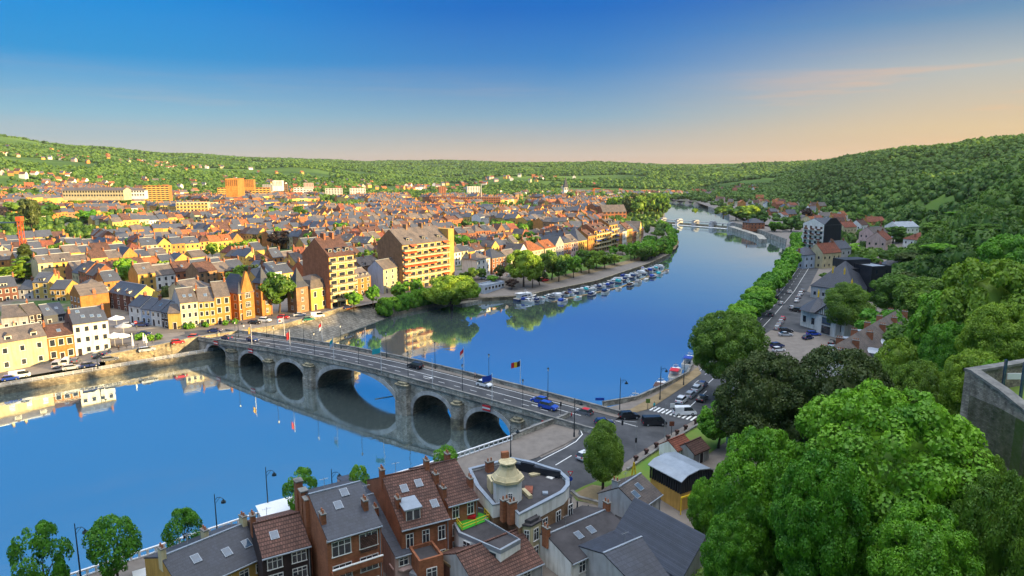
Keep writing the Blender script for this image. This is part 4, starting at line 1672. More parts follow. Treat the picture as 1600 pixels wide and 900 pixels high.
hero('town_house', 'long brick house with white shopfronts and dormers left of the blue house', 'house', (172, 484), (213, 493), 456, 10, 3.6, z=4.4, wall='brickd', rm='slate', fl_=3, bays=4, gable='yellow', dorm=((.25, 's', 2.2), (.7, 's', 2.2)), skyl=((.5, .2),))
hero('town_house', 'dark-roofed back building with flat grey front behind the white dormered house', 'house', (4, 517), (46, 513), 497, 12, 3.4, z=3.4, wall='greyw', rm='slateg', fl_=1, bays=3, chim=((.95, .5),))
hero('town_house', 'house with timber-clad upper floor and yellow gable behind the orange brick house', 'house', (46, 513), (68, 509), 493, 10, 3.4, z=3.4, wall='timber', rm='slateg', gable='yellow', fl_=2, bays=2)
hero('town_house', 'low slate-roofed house with skylights behind the tall white corner house', 'house', (70, 510), (104, 505), 494, 10, 3.4, z=3.4, wall='slate', rm='slate', fl_=1, bays=2, skyl=((.3, .25), (.7, .25)))
# ---------------------------------------------------------------- more landmark buildings of the town
def at_px(px, py, z=5.4):
    return W(px, py, z)


# the riverside row upstream of the big block, houses along a line set back from the marina
RV = [(-18, 347), (-4, 366), (22, 402), (52, 446), (78, 488), (96, 520), (108, 560), (118, 610)]
RVX = resample(RV, .5)
pos = 0
rv_spec = [
    ('white villa with grey hipped roof, first house right of the awning block', 11, 10, 9, 'white', 'slateg', 'h', 3),
    ('brick villa with steep dark slate roof, second right of the awning block', 12, 11, 8.5, 'brick', 'slate', 'h', 4.5),
    ('low brown house with wide grey roof between two riverside villas', 11, 10, 7, 'cream', 'slateg', 'g', 4),
    ('tall white house with pointed front gable near the willow', 9, 11, 9, 'white', 'slateg', 'f', 4.5),
    ('cream mansion with orange tiled roof, behind the round trees', 16, 12, 9, 'cream', 'tileo', 'h', 5),
    ('second orange-roofed cream house beside the mansion', 12, 11, 9, 'cream', 'tileo', 'g', 4),
    ('grey gabled house behind the tallest riverside trees', 10, 11, 10, 'greyw', 'slate', 'f', 5),
    ('brick house with dark mansard behind the riverside trees', 9, 11, 10, 'brick', 'slate', 'm', 3.5),
    ('pink house with tall chimney behind the riverside trees', 9, 11, 10, 'pink', 'slateg', 'g', 4),
    ('yellow house with very steep pointed slate roof on the promenade', 12, 12, 10, 'ochre', 'slate', 'p', 8),
    ('orange brick house next to the steep pointed roof', 9, 11, 12, 'bricko', 'tileb', 'g', 3.5),
    ('FLATS1', 24, 13, 15, 'brick', 'tileb', 'g', 4),
    ('FLATS2', 14, 13, 17, 'bricko', 'slateg', 'g', 4),
    ('low brick house right of the flats with blue awnings', 10, 10, 10, 'bricko', 'slateg', 'g', 3),
    ('pale house between the brick flats and the yellow gable', 9, 10, 11, 'white', 'slate', 'g', 4),
    ('ochre flats with brown roof behind the bank bushes', 12, 11, 12, 'ochre', 'tileb', 'g', 4),
    ('narrow brick house near the bend of the river', 9, 10, 10, 'brick', 'slate', 'g', 4),
    ('cream villa with slate turret roof at the river bend', 14, 12, 9, 'cream', 'slate', 'h', 6),
    ('yellow gabled house nearest the weir', 12, 12, 11, 'yellow', 'slateg', 'f', 5),
    ('brick house beyond the yellow one, behind the bend trees', 10, 12, 9, 'brick', 'tileb', 'g', 4),
    ('dark-roofed house at the town end of the weir', 11, 12, 9, 'brickb', 'slate', 'h', 4),
]
for lab, w, d, h, wl, rm, rt, rh in rv_spec:
    i0, i1 = int(pos * 2), min(int((pos + w) * 2), len(RVX) - 1)
    if i1 <= i0 + 4:
        break
    p, q = RVX[i0], RVX[i1]
    rz = math.atan2(q[1] - p[1], q[0] - p[0])
    if lab.startswith('FLATS'):
        flats('apartment_block', {'1': 'five-storey brick flats with white balconies and blue awnings on the promenade', '2': 'taller narrow balcony flats with blue awnings beside the five-storey flats'}[lab[5]], p, rz, w, d, h, 5, rh, wl, rm, 'cream', 'awnb', seed=pos, awns=.3, lod=3, group=None)
    else:
        house('riverside_house', lab, 'house', p, rz, w - .1, d, h, rh, roof=rt, wall=wl, rm=rm, fl_=3, bays=max(2, int(w / 3)), sides='f', chim=((.04, .5),) if rt in 'gh' else (), dorm=((.5, 's', 1.6),) if rt == 'g' else (), trim='cream')
    pos += w + (1.5 if rt in 'hp' else 0)

# large buildings far back in the town, each at the place the photograph gives it
def slab_block(name, label, px0, px1, pyb, pyt, d, wall, rm='felt', fl_=6, bays=8, roof='flat', rh=2, cat='apartment block', rz=None, front=None, z=None, fr='frame', wf=.6, stripes=None):
    z = 5.0 if z is None else z
    D = (H - z) * 1067 / max(pyb - 265, 1) if z < 58 else 1500
    A = ((px0 - 800) / FPX * D, D)
    for _ in range(5):
        z = max(gz(*A), 0)
        D = (H - z) * FPX / (pyb - 265 + 1e-3)
        A = ((px0 - 800) / FPX * D, D)
    h = (pyb - pyt) / FPX * D
    w = (px1 - px0) / FPX * D
    rz = 0.25 if rz is None else rz
    t = thing(name, label, cat, (A[0], A[1], z), rz)
    b = MB()
    wall_mb(b, w, d, h, rh, roof, base=-3)
    b.obj('wall', [M[wall]], t)
    b = MB()
    roof_mb(b, w, d, h, rh, roof)
    b.obj('roof', [M[rm]], t)
    fh = h / fl_
    if front:
        b = MB()
        for f in range(fl_):
            b.box(.3, w - .3, -.4, -.02, f * fh + fh * .0, f * fh + fh * .42)
        b.obj('front_band', [M[front]], t)
    me = win_mesh(w / bays * wf, fh * .5, 3, fr)
    for f in range(fl_):
        for i in range(bays):
            if f * bays + i < 100:
                face(t, w, d, 'f', w * (i + .5) / bays, f * fh + fh * .4, me)
    foot_reserve(A, rz, w, d, 4)
    return t


sb = slab_block
sb('school', 'very long pale school with rows of windows below the wooded hill', 104, 196, 308, 297, 18, 'cream', 'slateg', 2, 22, 'g', 3, cat='school', rz=.05)
sb('school_wing', 'grey-roofed end wing of the long pale school', 197, 228, 307, 297, 18, 'white', 'slateg', 2, 8, 'h', 4, cat='school')
sb('tower_block', 'orange ten-storey tower block standing alone left of the school end', 229, 266, 318, 290, 20, 'bricko', 'felt', 9, 6, front='yellow')
sb('apartment_block', 'cream five-storey apartments with green awnings in front of the blue and red school', 278, 324, 341, 316, 14, 'cream', 'felt', 5, 9, front='yellow')
sb('annex_building', 'pale wing at the right of the cream apartments', 322, 340, 331, 316, 14, 'cream', 'felt', 4, 4)
sb('school_block', 'long dark red school building with a blue end panel', 337, 391, 322, 312, 14, 'brick', 'felt', 2, 16, cat='school')
sb('school_block', 'small bright red office block in front of the dark red school', 343, 368, 332, 320, 12, 'brick', 'felt', 3, 7, cat='school')
sb('apartment_block', 'left orange block of the two orange apartment blocks at the hill foot', 344, 374, 310, 293, 16, 'bricko', 'felt', 6, 6, front='yellow')
sb('apartment_block', 'right orange block of the two orange apartment blocks at the hill foot', 397, 424, 311, 293, 16, 'bricko', 'felt', 6, 5, front='yellow')
for k, (a, c, yb, yt, cl, lb) in enumerate([(414, 429, 298, 288, 'greyw', 'small beige block above the orange blocks'), (436, 452, 302, 287, 'brickb', 'brown block between the orange and white apartment blocks'), (357, 375, 290, 281, 'bricko', 'small orange block high on the slope'), (385, 400, 292, 281, 'bricko', 'orange block on the slope above the yellow meadow'), (462, 490, 310, 293, 'white', 'leftmost of the three white apartment blocks, widest and nearest'), (511, 537, 311, 294, 'white', 'middle one of the three white apartment blocks'), (549, 573, 308, 294, 'white', 'rightmost of the three white apartment blocks'), (411, 425, 285, 280, 'white', 'small white block on the crest of the slope'), (430, 444, 290, 283, 'white', 'white block beside the yellow meadow'), (478, 492, 291, 286, 'pink', 'low pink building above the white blocks')]):
    sb('apartment_block', lb, a, c, yb, yt, 14, cl, 'felt', 6, 6)
sb('factory', 'long red brick building of two wings with a thin mast before it', 672, 716, 320, 307, 20, 'brick', 'felt', 4, 14, cat='factory', rz=0)
sb('factory', 'right half of the long red brick building behind the mast', 716.5, 782, 320, 308, 20, 'brick', 'felt', 4, 18, cat='factory', rz=0)
sb('tower_block', 'narrow red brick tower left above the long red building', 687, 698, 306, 291, 12, 'brick', 'felt', 8, 3)
sb('office_block', 'blue and white banded office block right above the long red building', 731, 751, 305, 291, 14, 'white', 'felt', 7, 5, cat='office', fr='frame')
sb('hall', 'wide shed with brown roof and white gable near the green park', 860, 887, 318, 311, 20, 'brickb', 'slateg', 1, 6, 'g', 4, cat='hall')
sb('church', 'slate-roofed church hall with rounded end among dark terraces', 534, 560, 340, 329, 16, 'brickd', 'slate', 2, 6, 'h', 5, cat='church')
sb('market_shed', 'row of pale saw-tooth shed roofs in the town centre', 484, 534, 346, 339, 30, 'greyw', 'zinc', 1, 8, 'g', 3, cat='shed')
sb('brick_hall', 'large red brick gabled hall behind the river bend houses', 941, 982, 345, 330, 14, 'brick', 'slateg', 3, 6, 'g', 7, cat='hall', rz=.3)
b = MB()
x, y = W(752, 318, 5)
b.cyl((0, 0, 0), (0, 0, 32), 1.0, .6, 8)
o = b.obj('mast', M['steel'])
o.location = (x, y, 5)
tag(o, 'thin pale mast standing before the long red brick building', 'mast')
sb('church', 'small white church with spire roof on the far bank', 881, 887, 306, 292, 10, 'white', 'slate', 2, 2, 'p', 22, cat='church')

# ---------------------------------------------------------------- street blocks
OG = np.array((-110, 238.))
GU, GV = np.array((.60, .80)), np.array((-.80, .60))
GA = math.atan2(.8, .6)
LM = ['the white corner house', 'the bay-windowed corner', 'the café row', 'the brick villa', 'the turreted villa', 'the bare-gabled block', 'the awning block', 'the willow', 'the orange-roofed mansion', 'the pointed slate roof', 'the promenade flats', 'the river-bend villa', 'the weir', 'the island', 'the park lawns', 'the far meadow']
ORD = ['first', 'second', 'third', 'fourth', 'fifth', 'sixth', 'seventh', 'eighth', 'ninth', 'tenth', 'eleventh', 'twelfth', 'thirteenth', 'fourteenth', 'fifteenth', 'sixteenth']
cand = []
parks = []
BU_, BV_ = 78, 58
rr = random.Random(11)
for i in range(-5, 18):
    for j in range(0, 24):
        c = OG + GU * (i * BU_ + 35 + rr.uniform(-5, 5)) + GV * (52 + j * BV_)
        D = math.hypot(*c)
        if c[1] < 120 or D > 1750:
            continue
        px = 800 + FPX * c[0] / c[1]
        if px < -70 or px > 1010:
            continue
        ang = GA + .22 * float(snoise(c[0], c[1], 260, 50)) + .12 * rr.uniform(-1, 1)
        green = float(snoise(c[0], c[1], 150, 51))
        if (green > .42 or (px < 300 and 560 < D < 1000 and rr.random() < .72) or (D > 950 and rr.random() < .35)) and D > 260:
            parks.append((c[0], c[1], ang))
            continue
        cu, su = math.cos(ang), math.sin(ang)
        for side in range(4):
            # rows round the block: river side, inland side, downstream end, upstream end
            if side == 0:
                o, di, n_, L_ = (-33, -23), (1, 0), (0, 1), 66
            elif side == 1:
                o, di, n_, L_ = (33, 23), (-1, 0), (0, -1), 66
            elif side == 2:
                o, di, n_, L_ = (-33, 12), (0, -1), (1, 0), 24
            else:
                o, di, n_, L_ = (33, -12), (0, 1), (-1, 0), 24
            u = 0.0
            k = 0
            hh = rr.uniform(6.4, 9.5)
            rh0 = rr.uniform(3, 4.2)
            wl0 = rr.choice(['brick', 'bricko', 'ochre', 'ochre', 'brickb', 'yellow'])
            while u < L_ - 4:
                w = rr.uniform(6, 9.5)
                if rr.random() < .04 and D > 300:
                    u += w
                    k += 1
                    continue
                ox, oy = o[0] + di[0] * u, o[1] + di[1] * u
                A = (c[0] + cu * ox - su * oy, c[1] + su * ox + cu * oy)
                rz = ang + math.atan2(di[1], di[0])
                d = rr.uniform(9, 10.5)
                mx_, my_ = A[0] + math.cos(rz) * w / 2 - math.sin(rz) * d / 2, A[1] + math.sin(rz) * w / 2 + math.cos(rz) * d / 2
                cand.append(dict(A=A, rz=rz, w=w, d=d, h=hh + rr.uniform(-.8, 1.3), rh=rh0 + rr.uniform(-.4, .5), mx=mx_, my=my_, i=i, j=j, s=side, k=k, wall=wl0 if rr.random() < .45 else rr.choice(['bricko', 'ochre', 'cream', 'white', 'brickb', 'brick', 'yellow', 'yellow', 'bricko', 'ochre', 'cream']), rm=rr.choice(['slateg', 'slateg', 'slate', 'slate', 'slate', 'tileb', 'slate', 'tiler' if rr.random() < .5 else 'tileb', 'tileo' if rr.random() < .3 else 'slateg']), roof='g' if rr.random() < .86 else rr.choice('hf'), r=rr.random(), an=rr.random()))
                u += w
                k += 1
MX = np.array([c['mx'] for c in cand])
MY = np.array([c['my'] for c in cand])
RVI = offs(RV, 14)
ok = ~inpoly(MX, MY, RIV) & (segdist(MX, MY, LB) > 34) & (segdist(MX, MY, RIVMID, True) < 0)
ok &= segdist(MX, MY, RV) > 19
ok &= (terrain(MX, MY) < 24)
ok &= ~((MX > -175) & (MX < -60) & (MY < 262) & (segdist(MX, MY, [(-140, 190), (-95, 235), (-70, 265)]) < 48))
for hp in HEROES:
    q = np.array(hp)
    cx, cy = q.mean(0)
    m = np.hypot(MX - cx, MY - cy) < 60
    if m.any():
        e = segdist(MX, MY, list(hp) + [hp[0]])
        ok &= ~(m & (inpoly(MX, MY, hp) | (e < 5.5)))
cand = [c for c, k in zip(cand, ok) if k]
for c in cand:
    c['D'] = math.hypot(c['mx'], c['my'])
cand.sort(key=lambda c: c['D'])
inv = [c for c in cand if -20 < 800 + FPX * c['mx'] / c['my'] < 1620]
NEAR = {id(c) for c in inv[:235]}
SN = ['river side', 'inland side', 'near end', 'far end']
names_used = {}
far = []
for c in cand:
    if id(c) not in NEAR:
        far.append(c)
        continue
    lm = LM[min(max(c['i'] + 1, 0), len(LM) - 1)]
    D = c['D']
    if c['i'] < -1:
        lm = ['', '', 'the quay car park', 'the white van', 'the left edge gardens'][-c['i']] if -c['i'] < 5 else 'the left edge trees'
    wn, rn = WNAME[c['wall']], RNAME[c['rm']]
    lab = f"{wn} house, {rn} roof, {ORD[min(c['k'], 15)]} along {SN[c['s']]}, {ORD[min(c['j'], 15)]} block behind {lm.replace('the ', '')}"
    names_used[lab] = names_used.get(lab, 0) + 1
    lod = 2 if D < 330 else 3
    sides = 'f' if c['s'] != 1 else ('b' if D < 420 else '')
    house('row_house', lab, 'house', c['A'], c['rz'], c['w'] - .06, c['d'], c['h'], c['rh'], roof=c['roof'], wall=c['wall'], rm=c['rm'], fl_=2 if c['h'] < 7.6 else 3, bays=2 if c['w'] < 8 else 3, sides='f' if D > 380 else 'fb', chim=((.03, .5),) if c['r'] < .55 else ((.03, .5), (.97, .42)), dorm=((.5, 's', 1.5),) if c['an'] < .25 and c['roof'] == 'g' else (), skyl=((.5, .25),) if c['an'] > .6 and c['roof'] == 'g' else (), group='row houses in the streets across the river', lod=lod, annex=c['s'] < 2 and c['an'] > .35 and D < 380, res=False, bside=2, e=.15)

# the houses beyond, too many to count: one mass
WK = ['brick', 'bricko', 'brickd', 'brickb', 'ochre', 'cream', 'white', 'greyw', 'yellow', 'pink', 'slateg', 'slate', 'tileb', 'tiler', 'tileo', 'glass']
KI = {k: i for i, k in enumerate(WK)}


def simple_house(b, A, rz, w, d, h, rh, wall, rm, z, chim=True, wins=True, front_h=None):
    c, s = math.cos(rz), math.sin(rz)
    T = lambda x, y, zz: (A[0] + c * x - s * y, A[1] + s * x + c * y, z + zz)
    kw, kr = KI[wall], KI[rm]
    P = [T(0, 0, -3), T(w, 0, -3), T(w, d, -3), T(0, d, -3), T(0, 0, h), T(w, 0, h), T(w, d, h), T(0, d, h), T(0, d / 2, h + rh), T(w, d / 2, h + rh)]
    b.add(P, [(0, 1, 5, 4), (2, 3, 7, 6), (1, 2, 6, 9, 5), (3, 0, 4, 8, 7)], kw)
    e = .35
    k = rh / (d / 2)
    Q = [T(0, -e, h - e * k + .15), T(w, -e, h - e * k + .15), T(w, d / 2, h + rh + .15), T(0, d / 2, h + rh + .15), T(w, d + e, h - e * k + .15), T(0, d + e, h - e * k + .15)]
    b.add(Q, [(0, 1, 2, 3), (3, 2, 4, 5)], kr)
    if chim:
        V = [T(-.3 + x * .9, d / 2 - .7 + y * 1.4, h + rh - .8 + q * 2.1) for q in (0, 1) for x, y in ((0, 0), (1, 0), (1, 1), (0, 1))]
        b.add(V, [(4, 5, 6, 7), (0, 1, 5, 4), (1, 2, 6, 5), (2, 3, 7, 6), (3, 0, 4, 7)], KI['bricko'])
    if wins:
        for f in range(2):
            for x in (.25, .75) if w < 9 else (.2, .5, .8):
                xx = w * x
                zz = 1 + f * (h - .4) / 2
                b.poly([T(xx - .55, -.04, zz), T(xx + .55, -.04, zz), T(xx + .55, -.04, zz + 1.5), T(xx - .55, -.04, zz + 1.5)], KI['glass'])


b = MB()
far = [c for c in far if -60 < 800 + FPX * c['mx'] / c['my'] < 1640]
FZ = terrain(np.array([c['mx'] for c in far]), np.array([c['my'] for c in far]))
for c, z in zip(far, FZ):
    simple_house(b, c['A'], c['rz'], c['w'], c['d'], c['h'], c['rh'], c['wall'], c['rm'], float(z), c['r'] < .8, c['D'] < 1100)
# hillside villages and the far banks
vil = []


def village(cx, cy, a, b_, n, seed, az0=0):
    r = random.Random(seed)
    for _ in range(n):
        x, y = cx + r.gauss(0, a), cy + r.gauss(0, b_)
        vil.append((x, y, r.uniform(-.6, 1.6), r.uniform(8, 15), r.uniform(8, 11), r.uniform(4.5, 8), r.uniform(3, 5), r.choice(['white', 'brick', 'bricko', 'cream', 'ochre', 'white', 'pink']), r.choice(['tiler', 'slateg', 'slate', 'tileo', 'tileb'])))


village(-1230, 2450, 200, 130, 60, 1)
village(-1500, 2150, 90, 80, 24, 2)
village(-750, 1250, 150, 150, 60, 3)
village(-950, 1500, 220, 150, 60, 4)
village(-560, 1700, 150, 90, 30, 5)
village(150, 1480, 90, 40, 42, 6)
village(330, 1500, 120, 60, 60, 7)
village(400, 1020, 40, 60, 26, 8)
village(-350, 1900, 260, 130, 50, 12)
village(-150, 2100, 200, 120, 40, 13)
village(330, 700, 30, 60, 14, 14)
vx, vy = np.array([v[0] for v in vil]), np.array([v[1] for v in vil])
vk = ~inpoly(vx, vy, RIV) & (segdist(vx, vy, LB) > 14) & (segdist(vx, vy, RB) > 16) & (segdist(vx, vy, FOOT, True) < -4)
vz = terrain(vx, vy)
for v, k, z in zip(vil, vk, vz):
    if k:
        simple_house(b, v[:2], v[2], v[3], v[4], v[5], v[6], v[7], v[8], float(z), True, v[1] < 1300)
o = b.obj('distant_town', [M[k] for k in WK])
o['kind'] = 'stuff'
o['label'] = 'mass of small brick houses and villas far back in the valley town'
print('HOUSES', len(NEAR), 'far', len(far), 'dups', sum(v > 1 for v in names_used.values()))
# ---------------------------------------------------------------- right bank: streets
def PX(pts, z=4.8):
    out = []
    for p in pts:
        zz = z
        for _ in range(4):
            x, y = W(p[0], p[1], zz)
            zz = fl(x, y)
        out.append((x, y))
    return out


jun = PX([(886, 654), (935, 658), (968, 652), (1016, 637), (1097, 583), (1156, 604), (1088, 655), (978, 722), (935, 748), (905, 770), (850, 800), (790, 812), (770, 775), (840, 718), (883, 698), (905, 681), (896, 668)])
sheet('road_junction', jun, .03, M['asphalt'], 3)
R1 = PX([(1100, 603), (1140, 566), (1180, 522), (1212, 488), (1240, 455), (1262, 420), (1270, 400), (1262, 380), (1248, 362)])
ribbon('river_road', R1, 11, .035, M['asphalt'], 3)
QS = offs(RB[1:5], -13.5)
ribbon('quay_street', QS, 9, .032, M['asphalt'], 3)
ribbon('road_line', offs(R1, -.3), .18, .05, M['paint'], 2)
ribbon('road_line', offs(R1, 4.9), .15, .05, M['paint'], 2)
ribbon('road_line', offs(R1, 2.6), .14, .05, M['paint'], 2, dash=(4, 6))
ribbon('road_line', PX([(1104, 611), (1062, 650)]), .2, .045, M['paint'], 2)
ribbon('road_line', PX([(905, 668), (910, 679), (900, 690), (883, 700), (840, 722)]), .2, .045, M['paint'], 1.5)
ribbon('road_line', PX([(905, 650), (960, 655), (975, 650)]), .15, .045, M['paint'], 1.5)
ribbon('road_line', PX([(868, 727), (893, 712)]), .2, .045, M['paint'], 1.5)
ribbon('road_line', PX([(952, 655), (996, 667)]), .2, .045, M['paint'], 1.5)


def zebra(a, b_, wd, n):
    a, b_ = np.array(PX([a])[0]), np.array(PX([b_])[0])
    u = (b_ - a) / np.linalg.norm(b_ - a)
    L_ = np.linalg.norm(b_ - a)
    v = np.array((-u[1], u[0])) * wd / 2
    b = MB()
    for i in range(n):
        p = a + u * L_ * (i + .1) / n
        q = a + u * L_ * (i + .6) / n
        P = [p - v, q - v, q + v, p + v]
        b.poly([(*c, fl(*c) + .055) for c in P])
    struct(b.obj('zebra_crossing', M['paint']))


zebra((897, 648), (903, 664), 4, 6)
zebra((1018, 638), (1088, 655), 3.6, 11)
zebra((900, 660), (882, 667), 3.0, 4)
grass_px = PX([(978, 735), (1088, 668), (1150, 640), (1135, 690), (1060, 745), (1010, 775), (950, 792), (900, 782), (893, 770), (912, 760)])
sheet('grass_bank', grass_px, .07, M['grass'], 3)
sheet('dry_grass', PX([(897, 772), (925, 758), (970, 765), (975, 785), (940, 790), (905, 782)]), .10, M['dirt'], 2)
tag(parapet(PX([(893, 771), (905, 781), (940, 790), (975, 793)]), 'garden_wall', '', [M['cream'], M['stonecap']], .5, .4), 'low pale curved wall round the lawn with the tall lime tree', 'wall')
tag(parapet(PX([(980, 736), (1090, 666), (1128, 640)]), 'lawn_wall', '', STC, .35, .35), 'low stone kerb wall between the sloping lawn and the road junction', 'wall')
sheet('footway', PX([(968, 653), (1015, 639), (1096, 584), (1090, 574), (985, 640), (940, 645), (893, 640), (893, 648), (935, 656)]), .12, M['dirt'], 2.5)
sheet('footway', PX([(905, 672), (902, 684), (880, 696), (838, 716), (780, 735), (770, 722), (893, 672)]), .12, M['pave'], 2.5)
carpark = PX([(1205, 516), (1300, 530), (1345, 555), (1200, 560), (1160, 545)])
sheet('car_park', carpark, .05, M['pave'], 3)
sheet('casino_forecourt', PX([(1235, 480), (1252, 452), (1300, 470), (1330, 520), (1250, 520), (1215, 512)]), .04, M['asphalt'], 3)
parapet(RB[4:6] + [(12.5, 142)], 'quay_parapet', 'curving stone parapet at the downstream corner of the bridge end', STC)
parapet([(21, 151), (30, 157)] + RB[7:10], 'quay_parapet', 'stone parapet along the moored boats upstream of the bridge', STC, .8)
# water-side town: roads on the far bank
T1 = [(-700, -290), (-262, 84), (-150, 186), (-128, 214), (-108, 236)]
ribbon('quay_road', offs(T1, 9), 7, .03, mat('worn_asphalt', (.30, .24, .17), .9, .1, .3), 3)
T2 = [(-92, 212), (-100, 219), (-112, 232), (-130, 252), (-160, 290)]
ribbon('bridge_approach', [(-84, 209.5), (-108, 227)], 11, .04, M['asphalt'], 2)
ribbon('square_road', [(-104, 222), (-125, 262), (-150, 300)], 9, .036, M['asphalt'], 3)
ribbon('promenade_road', [(-160, 222), (-128, 226), (-104, 236), (-80, 262), (-56, 292), (-30, 322), (0, 345), (30, 380)] + offs(RV, -9)[3:], 9, .038, mat('warm_asphalt', (.17, .145, .12), .9, .12, .3), 3)
ribbon('marina_path', offs(RV, -26)[1:], 5, .05, M['dirt'], 3)

sheet('marina_lawn', [tuple(p) for p in offs(RV, -15)[1:6]] + [tuple(p) for p in offs(RV, -23)[1:6]][::-1], .05, M['grass'], 3)
# ---------------------------------------------------------------- foreground houses below the viewpoint
def fgh(name, label, eL, eR, zE, q, py_r, qb=None, **kw):
    A = np.array(W(*eL, zE))
    B_ = np.array(W(*eR, zE))
    w = float(np.linalg.norm(B_ - A))
    rz = math.atan2(B_[1] - A[1], B_[0] - A[0])
    n = np.array((-math.sin(rz), math.cos(rz)))
    Rp = A + n * q
    zr = hz(Rp[0], Rp[1], py_r)
    base = kw.pop('z', 5.0)
    rh = zr - zE
    e = kw.pop('e', .3)
    hh = house(name, label, 'house', tuple(A + n * e), rz, w, 2 * q, zE - base, rh, z=base, lod=1, e=e, **kw)
    g = MB()
    k = rh / q
    g.cyl((-.05, -e - .08, zE - base - e * k + .05), (w + .05, -e - .08, zE - base - e * k + .05), .11, .11, 6)
    g.cyl((w - .25, -.1, -1), (w - .25, -.1, zE - base - .3), .06, .06, 6)
    g.obj('gutter', [M['zinc']], hh)
    if name != 'low_house':
        g = MB()
        zr_ = zE - base + rh
        g.cyl((w * .3, q, zr_), (w * .3, q, zr_ + 2.0), .03, .03, 4)
        g.cyl((w * .3 - .6, q, zr_ + 1.8), (w * .3 + .6, q, zr_ + 1.8), .02, .02, 4)
        for i in range(4):
            g.cyl((w * .3 - .5 + .3 * i, q - .3, zr_ + 1.8), (w * .3 - .5 + .3 * i, q + .3, zr_ + 1.8), .015, .015, 3)
        g.obj('aerial', [M['steel']], hh)
    return hh, w, rz


v, w_, _ = fgh('town_house', 'low tan-walled house with speckled slate roof and three skylights, bottom row', (285, 928), (420, 867), 10.0, 5.5, 832 + 42, wall='ochre', rm='slate', fl_=2, bays=5, skyl=((.30, .3), (.62, .22), (.86, .22)), chim=((.02, .5), (.55, .62), (.97, .5)), ww=1.1, wh=1.1, door=None, ridge='zinc', chm='cream')
v, w_, _ = fgh('town_house', 'small house with dark red tiled roof and black timber-clad upper wall with white windows', (410, 874), (486, 853), 12.2, 5.2, 822, wall='timber', rm='tileb', fl_=3, bays=2, skyl=((.35, .25),), ww=1.7, wh=1.6, door=None, chim=((.03, .6),), bars=2)
v, w_, _ = fgh('brick_house', 'tall red brick house with slate roof, shuttered upper window and white balcony ledges', (512, 846), (597, 821), 15.0, 7.2, 776, wall='brick', rm='slate', fl_=3, bays=2, skyl=((.42, .30), (.62, .42)), ww=2.3, wh=1.9, door=None, chim=((.05, .18), (.85, .2)), sides='f', bars=2, trim='frame', y0w=1.0)
h_ = 10.0
for zz, mm in ((5.6, 'brick'), (2.3, 'brick')):
    b = MB()
    b.box(.3, w_ - .3, -1.0, -.02, zz - .2, zz, 0)
    b.box(.3, w_ - .3, -1.05, -.85, zz, zz + .65, 0)
    b.box(.25, w_ - .25, -1.1, -.8, zz + .65, zz + .75, 1)
    b.obj('balcony', [M['brick'], M['paint']], v)
b = MB()
b.box(w_ * .75 - 1.15, w_ * .75 + 1.15, -.12, -.05, 6.9, 9.0)
b.obj('roller_shutter', M['tileb'], v)
b = MB()
for x in (.15, 2.0, 4.3):
    b.box(-.5, .4, 7 + x, 8.2 + x, 0, 12.2 + .2 * x, 0)
    b.box(-.6, .5, 6.9 + x, 8.3 + x, 12.2 + .2 * x, 12.36 + .2 * x, 1)
b.obj('chimney_stack', [M['brick'], M['stonecap']], v)
v, w2, _ = fgh('brick_house', 'narrow house with long slate roof sweeping down to a small pink gable', (618, 872), (645, 864), 9.3, 13.5, 779, wall='pink', rm='slate', fl_=1, bays=1, door=None, ww=1.2, wh=1.0, y0w=2.6, chim=((.2, .33),))
v, w_, _ = fgh('brick_house', 'big brick house with brown tiled roof, three skylights and one wide dormer', (628, 829), (703, 810), 12.5, 8.2, 748, wall='brick', rm='tileb', fl_=2, bays=3, skyl=((.35, .34), (.68, .36), (.82, .14)), chim=((.02, .52), (.98, .5), (.1, .2)), ww=.9, wh=1.9, door=None, ridge='tileb')
put('dormer', dormer_mesh(2.3, 1.7, 3, 's', 'brick', 'zinc'), v, (2.0, .8, 7.9))
b = MB()
wall_mb(b, 3.4, 4.0, 4.4, 0, 'flat', 0, 1.0, -4.0)
roof_mb(b, 3.4, 4.0, 4.4, 0, 'flat', x0=1.0, y0=-4.0)
b.obj('rear_annex', [M['brick']], v)
b = MB()
b.box(1.35, 4.05, -3.65, -.35, 4.1, 4.32)
b.obj('annex_roof', [M['felt']], v)
put('window', win_mesh(1.3, 1.7, 1), v, (2.7, -4.02, 1.6))
fgh('brick_house', 'house with weathered brown tiled roof and two brick stacks next to the flat-roofed corner building', (701, 792), (748, 779), 13.2, 7.0, 731, wall='brick', rm='tileb', fl_=3, bays=2, chim=((.02, .3), (.02, .12), (.97, .15), (.97, .7)), ww=.9, wh=1.7, door=None, ridge='tileb')

# corner building with the flat roof
zt = 12.6
cb = [W(*p, zt) for p in [(811, 807), (850, 787), (880, 771), (888, 761), (888, 751), (874, 738), (830, 724), (800, 718), (733, 735), (745, 762), (771, 792), (793, 787)]]
ox, oy = cb[0]
cbl = [(x - ox, y - oy) for x, y in cb]
v = thing('corner_building', 'curved flat-roofed brick corner building with blue-grey coping and a cream stone cupola', 'apartment house', (ox, oy, 5))
b = MB()
b.prism(cbl, -2, zt - 5 - .4)
b.obj('wall', [M['brickb']], v)
b = MB()
b.prism(cbl, zt - 5 - .4, zt - 5 - .15)
b.obj('roof', [M['felt']], v)


def inset(poly, d):
    c = np.mean(poly, 0)
    out = []
    for p in poly:
        q = np.array(p) - c
        out.append(tuple(c + q * (1 - d / np.linalg.norm(q))))
    return out


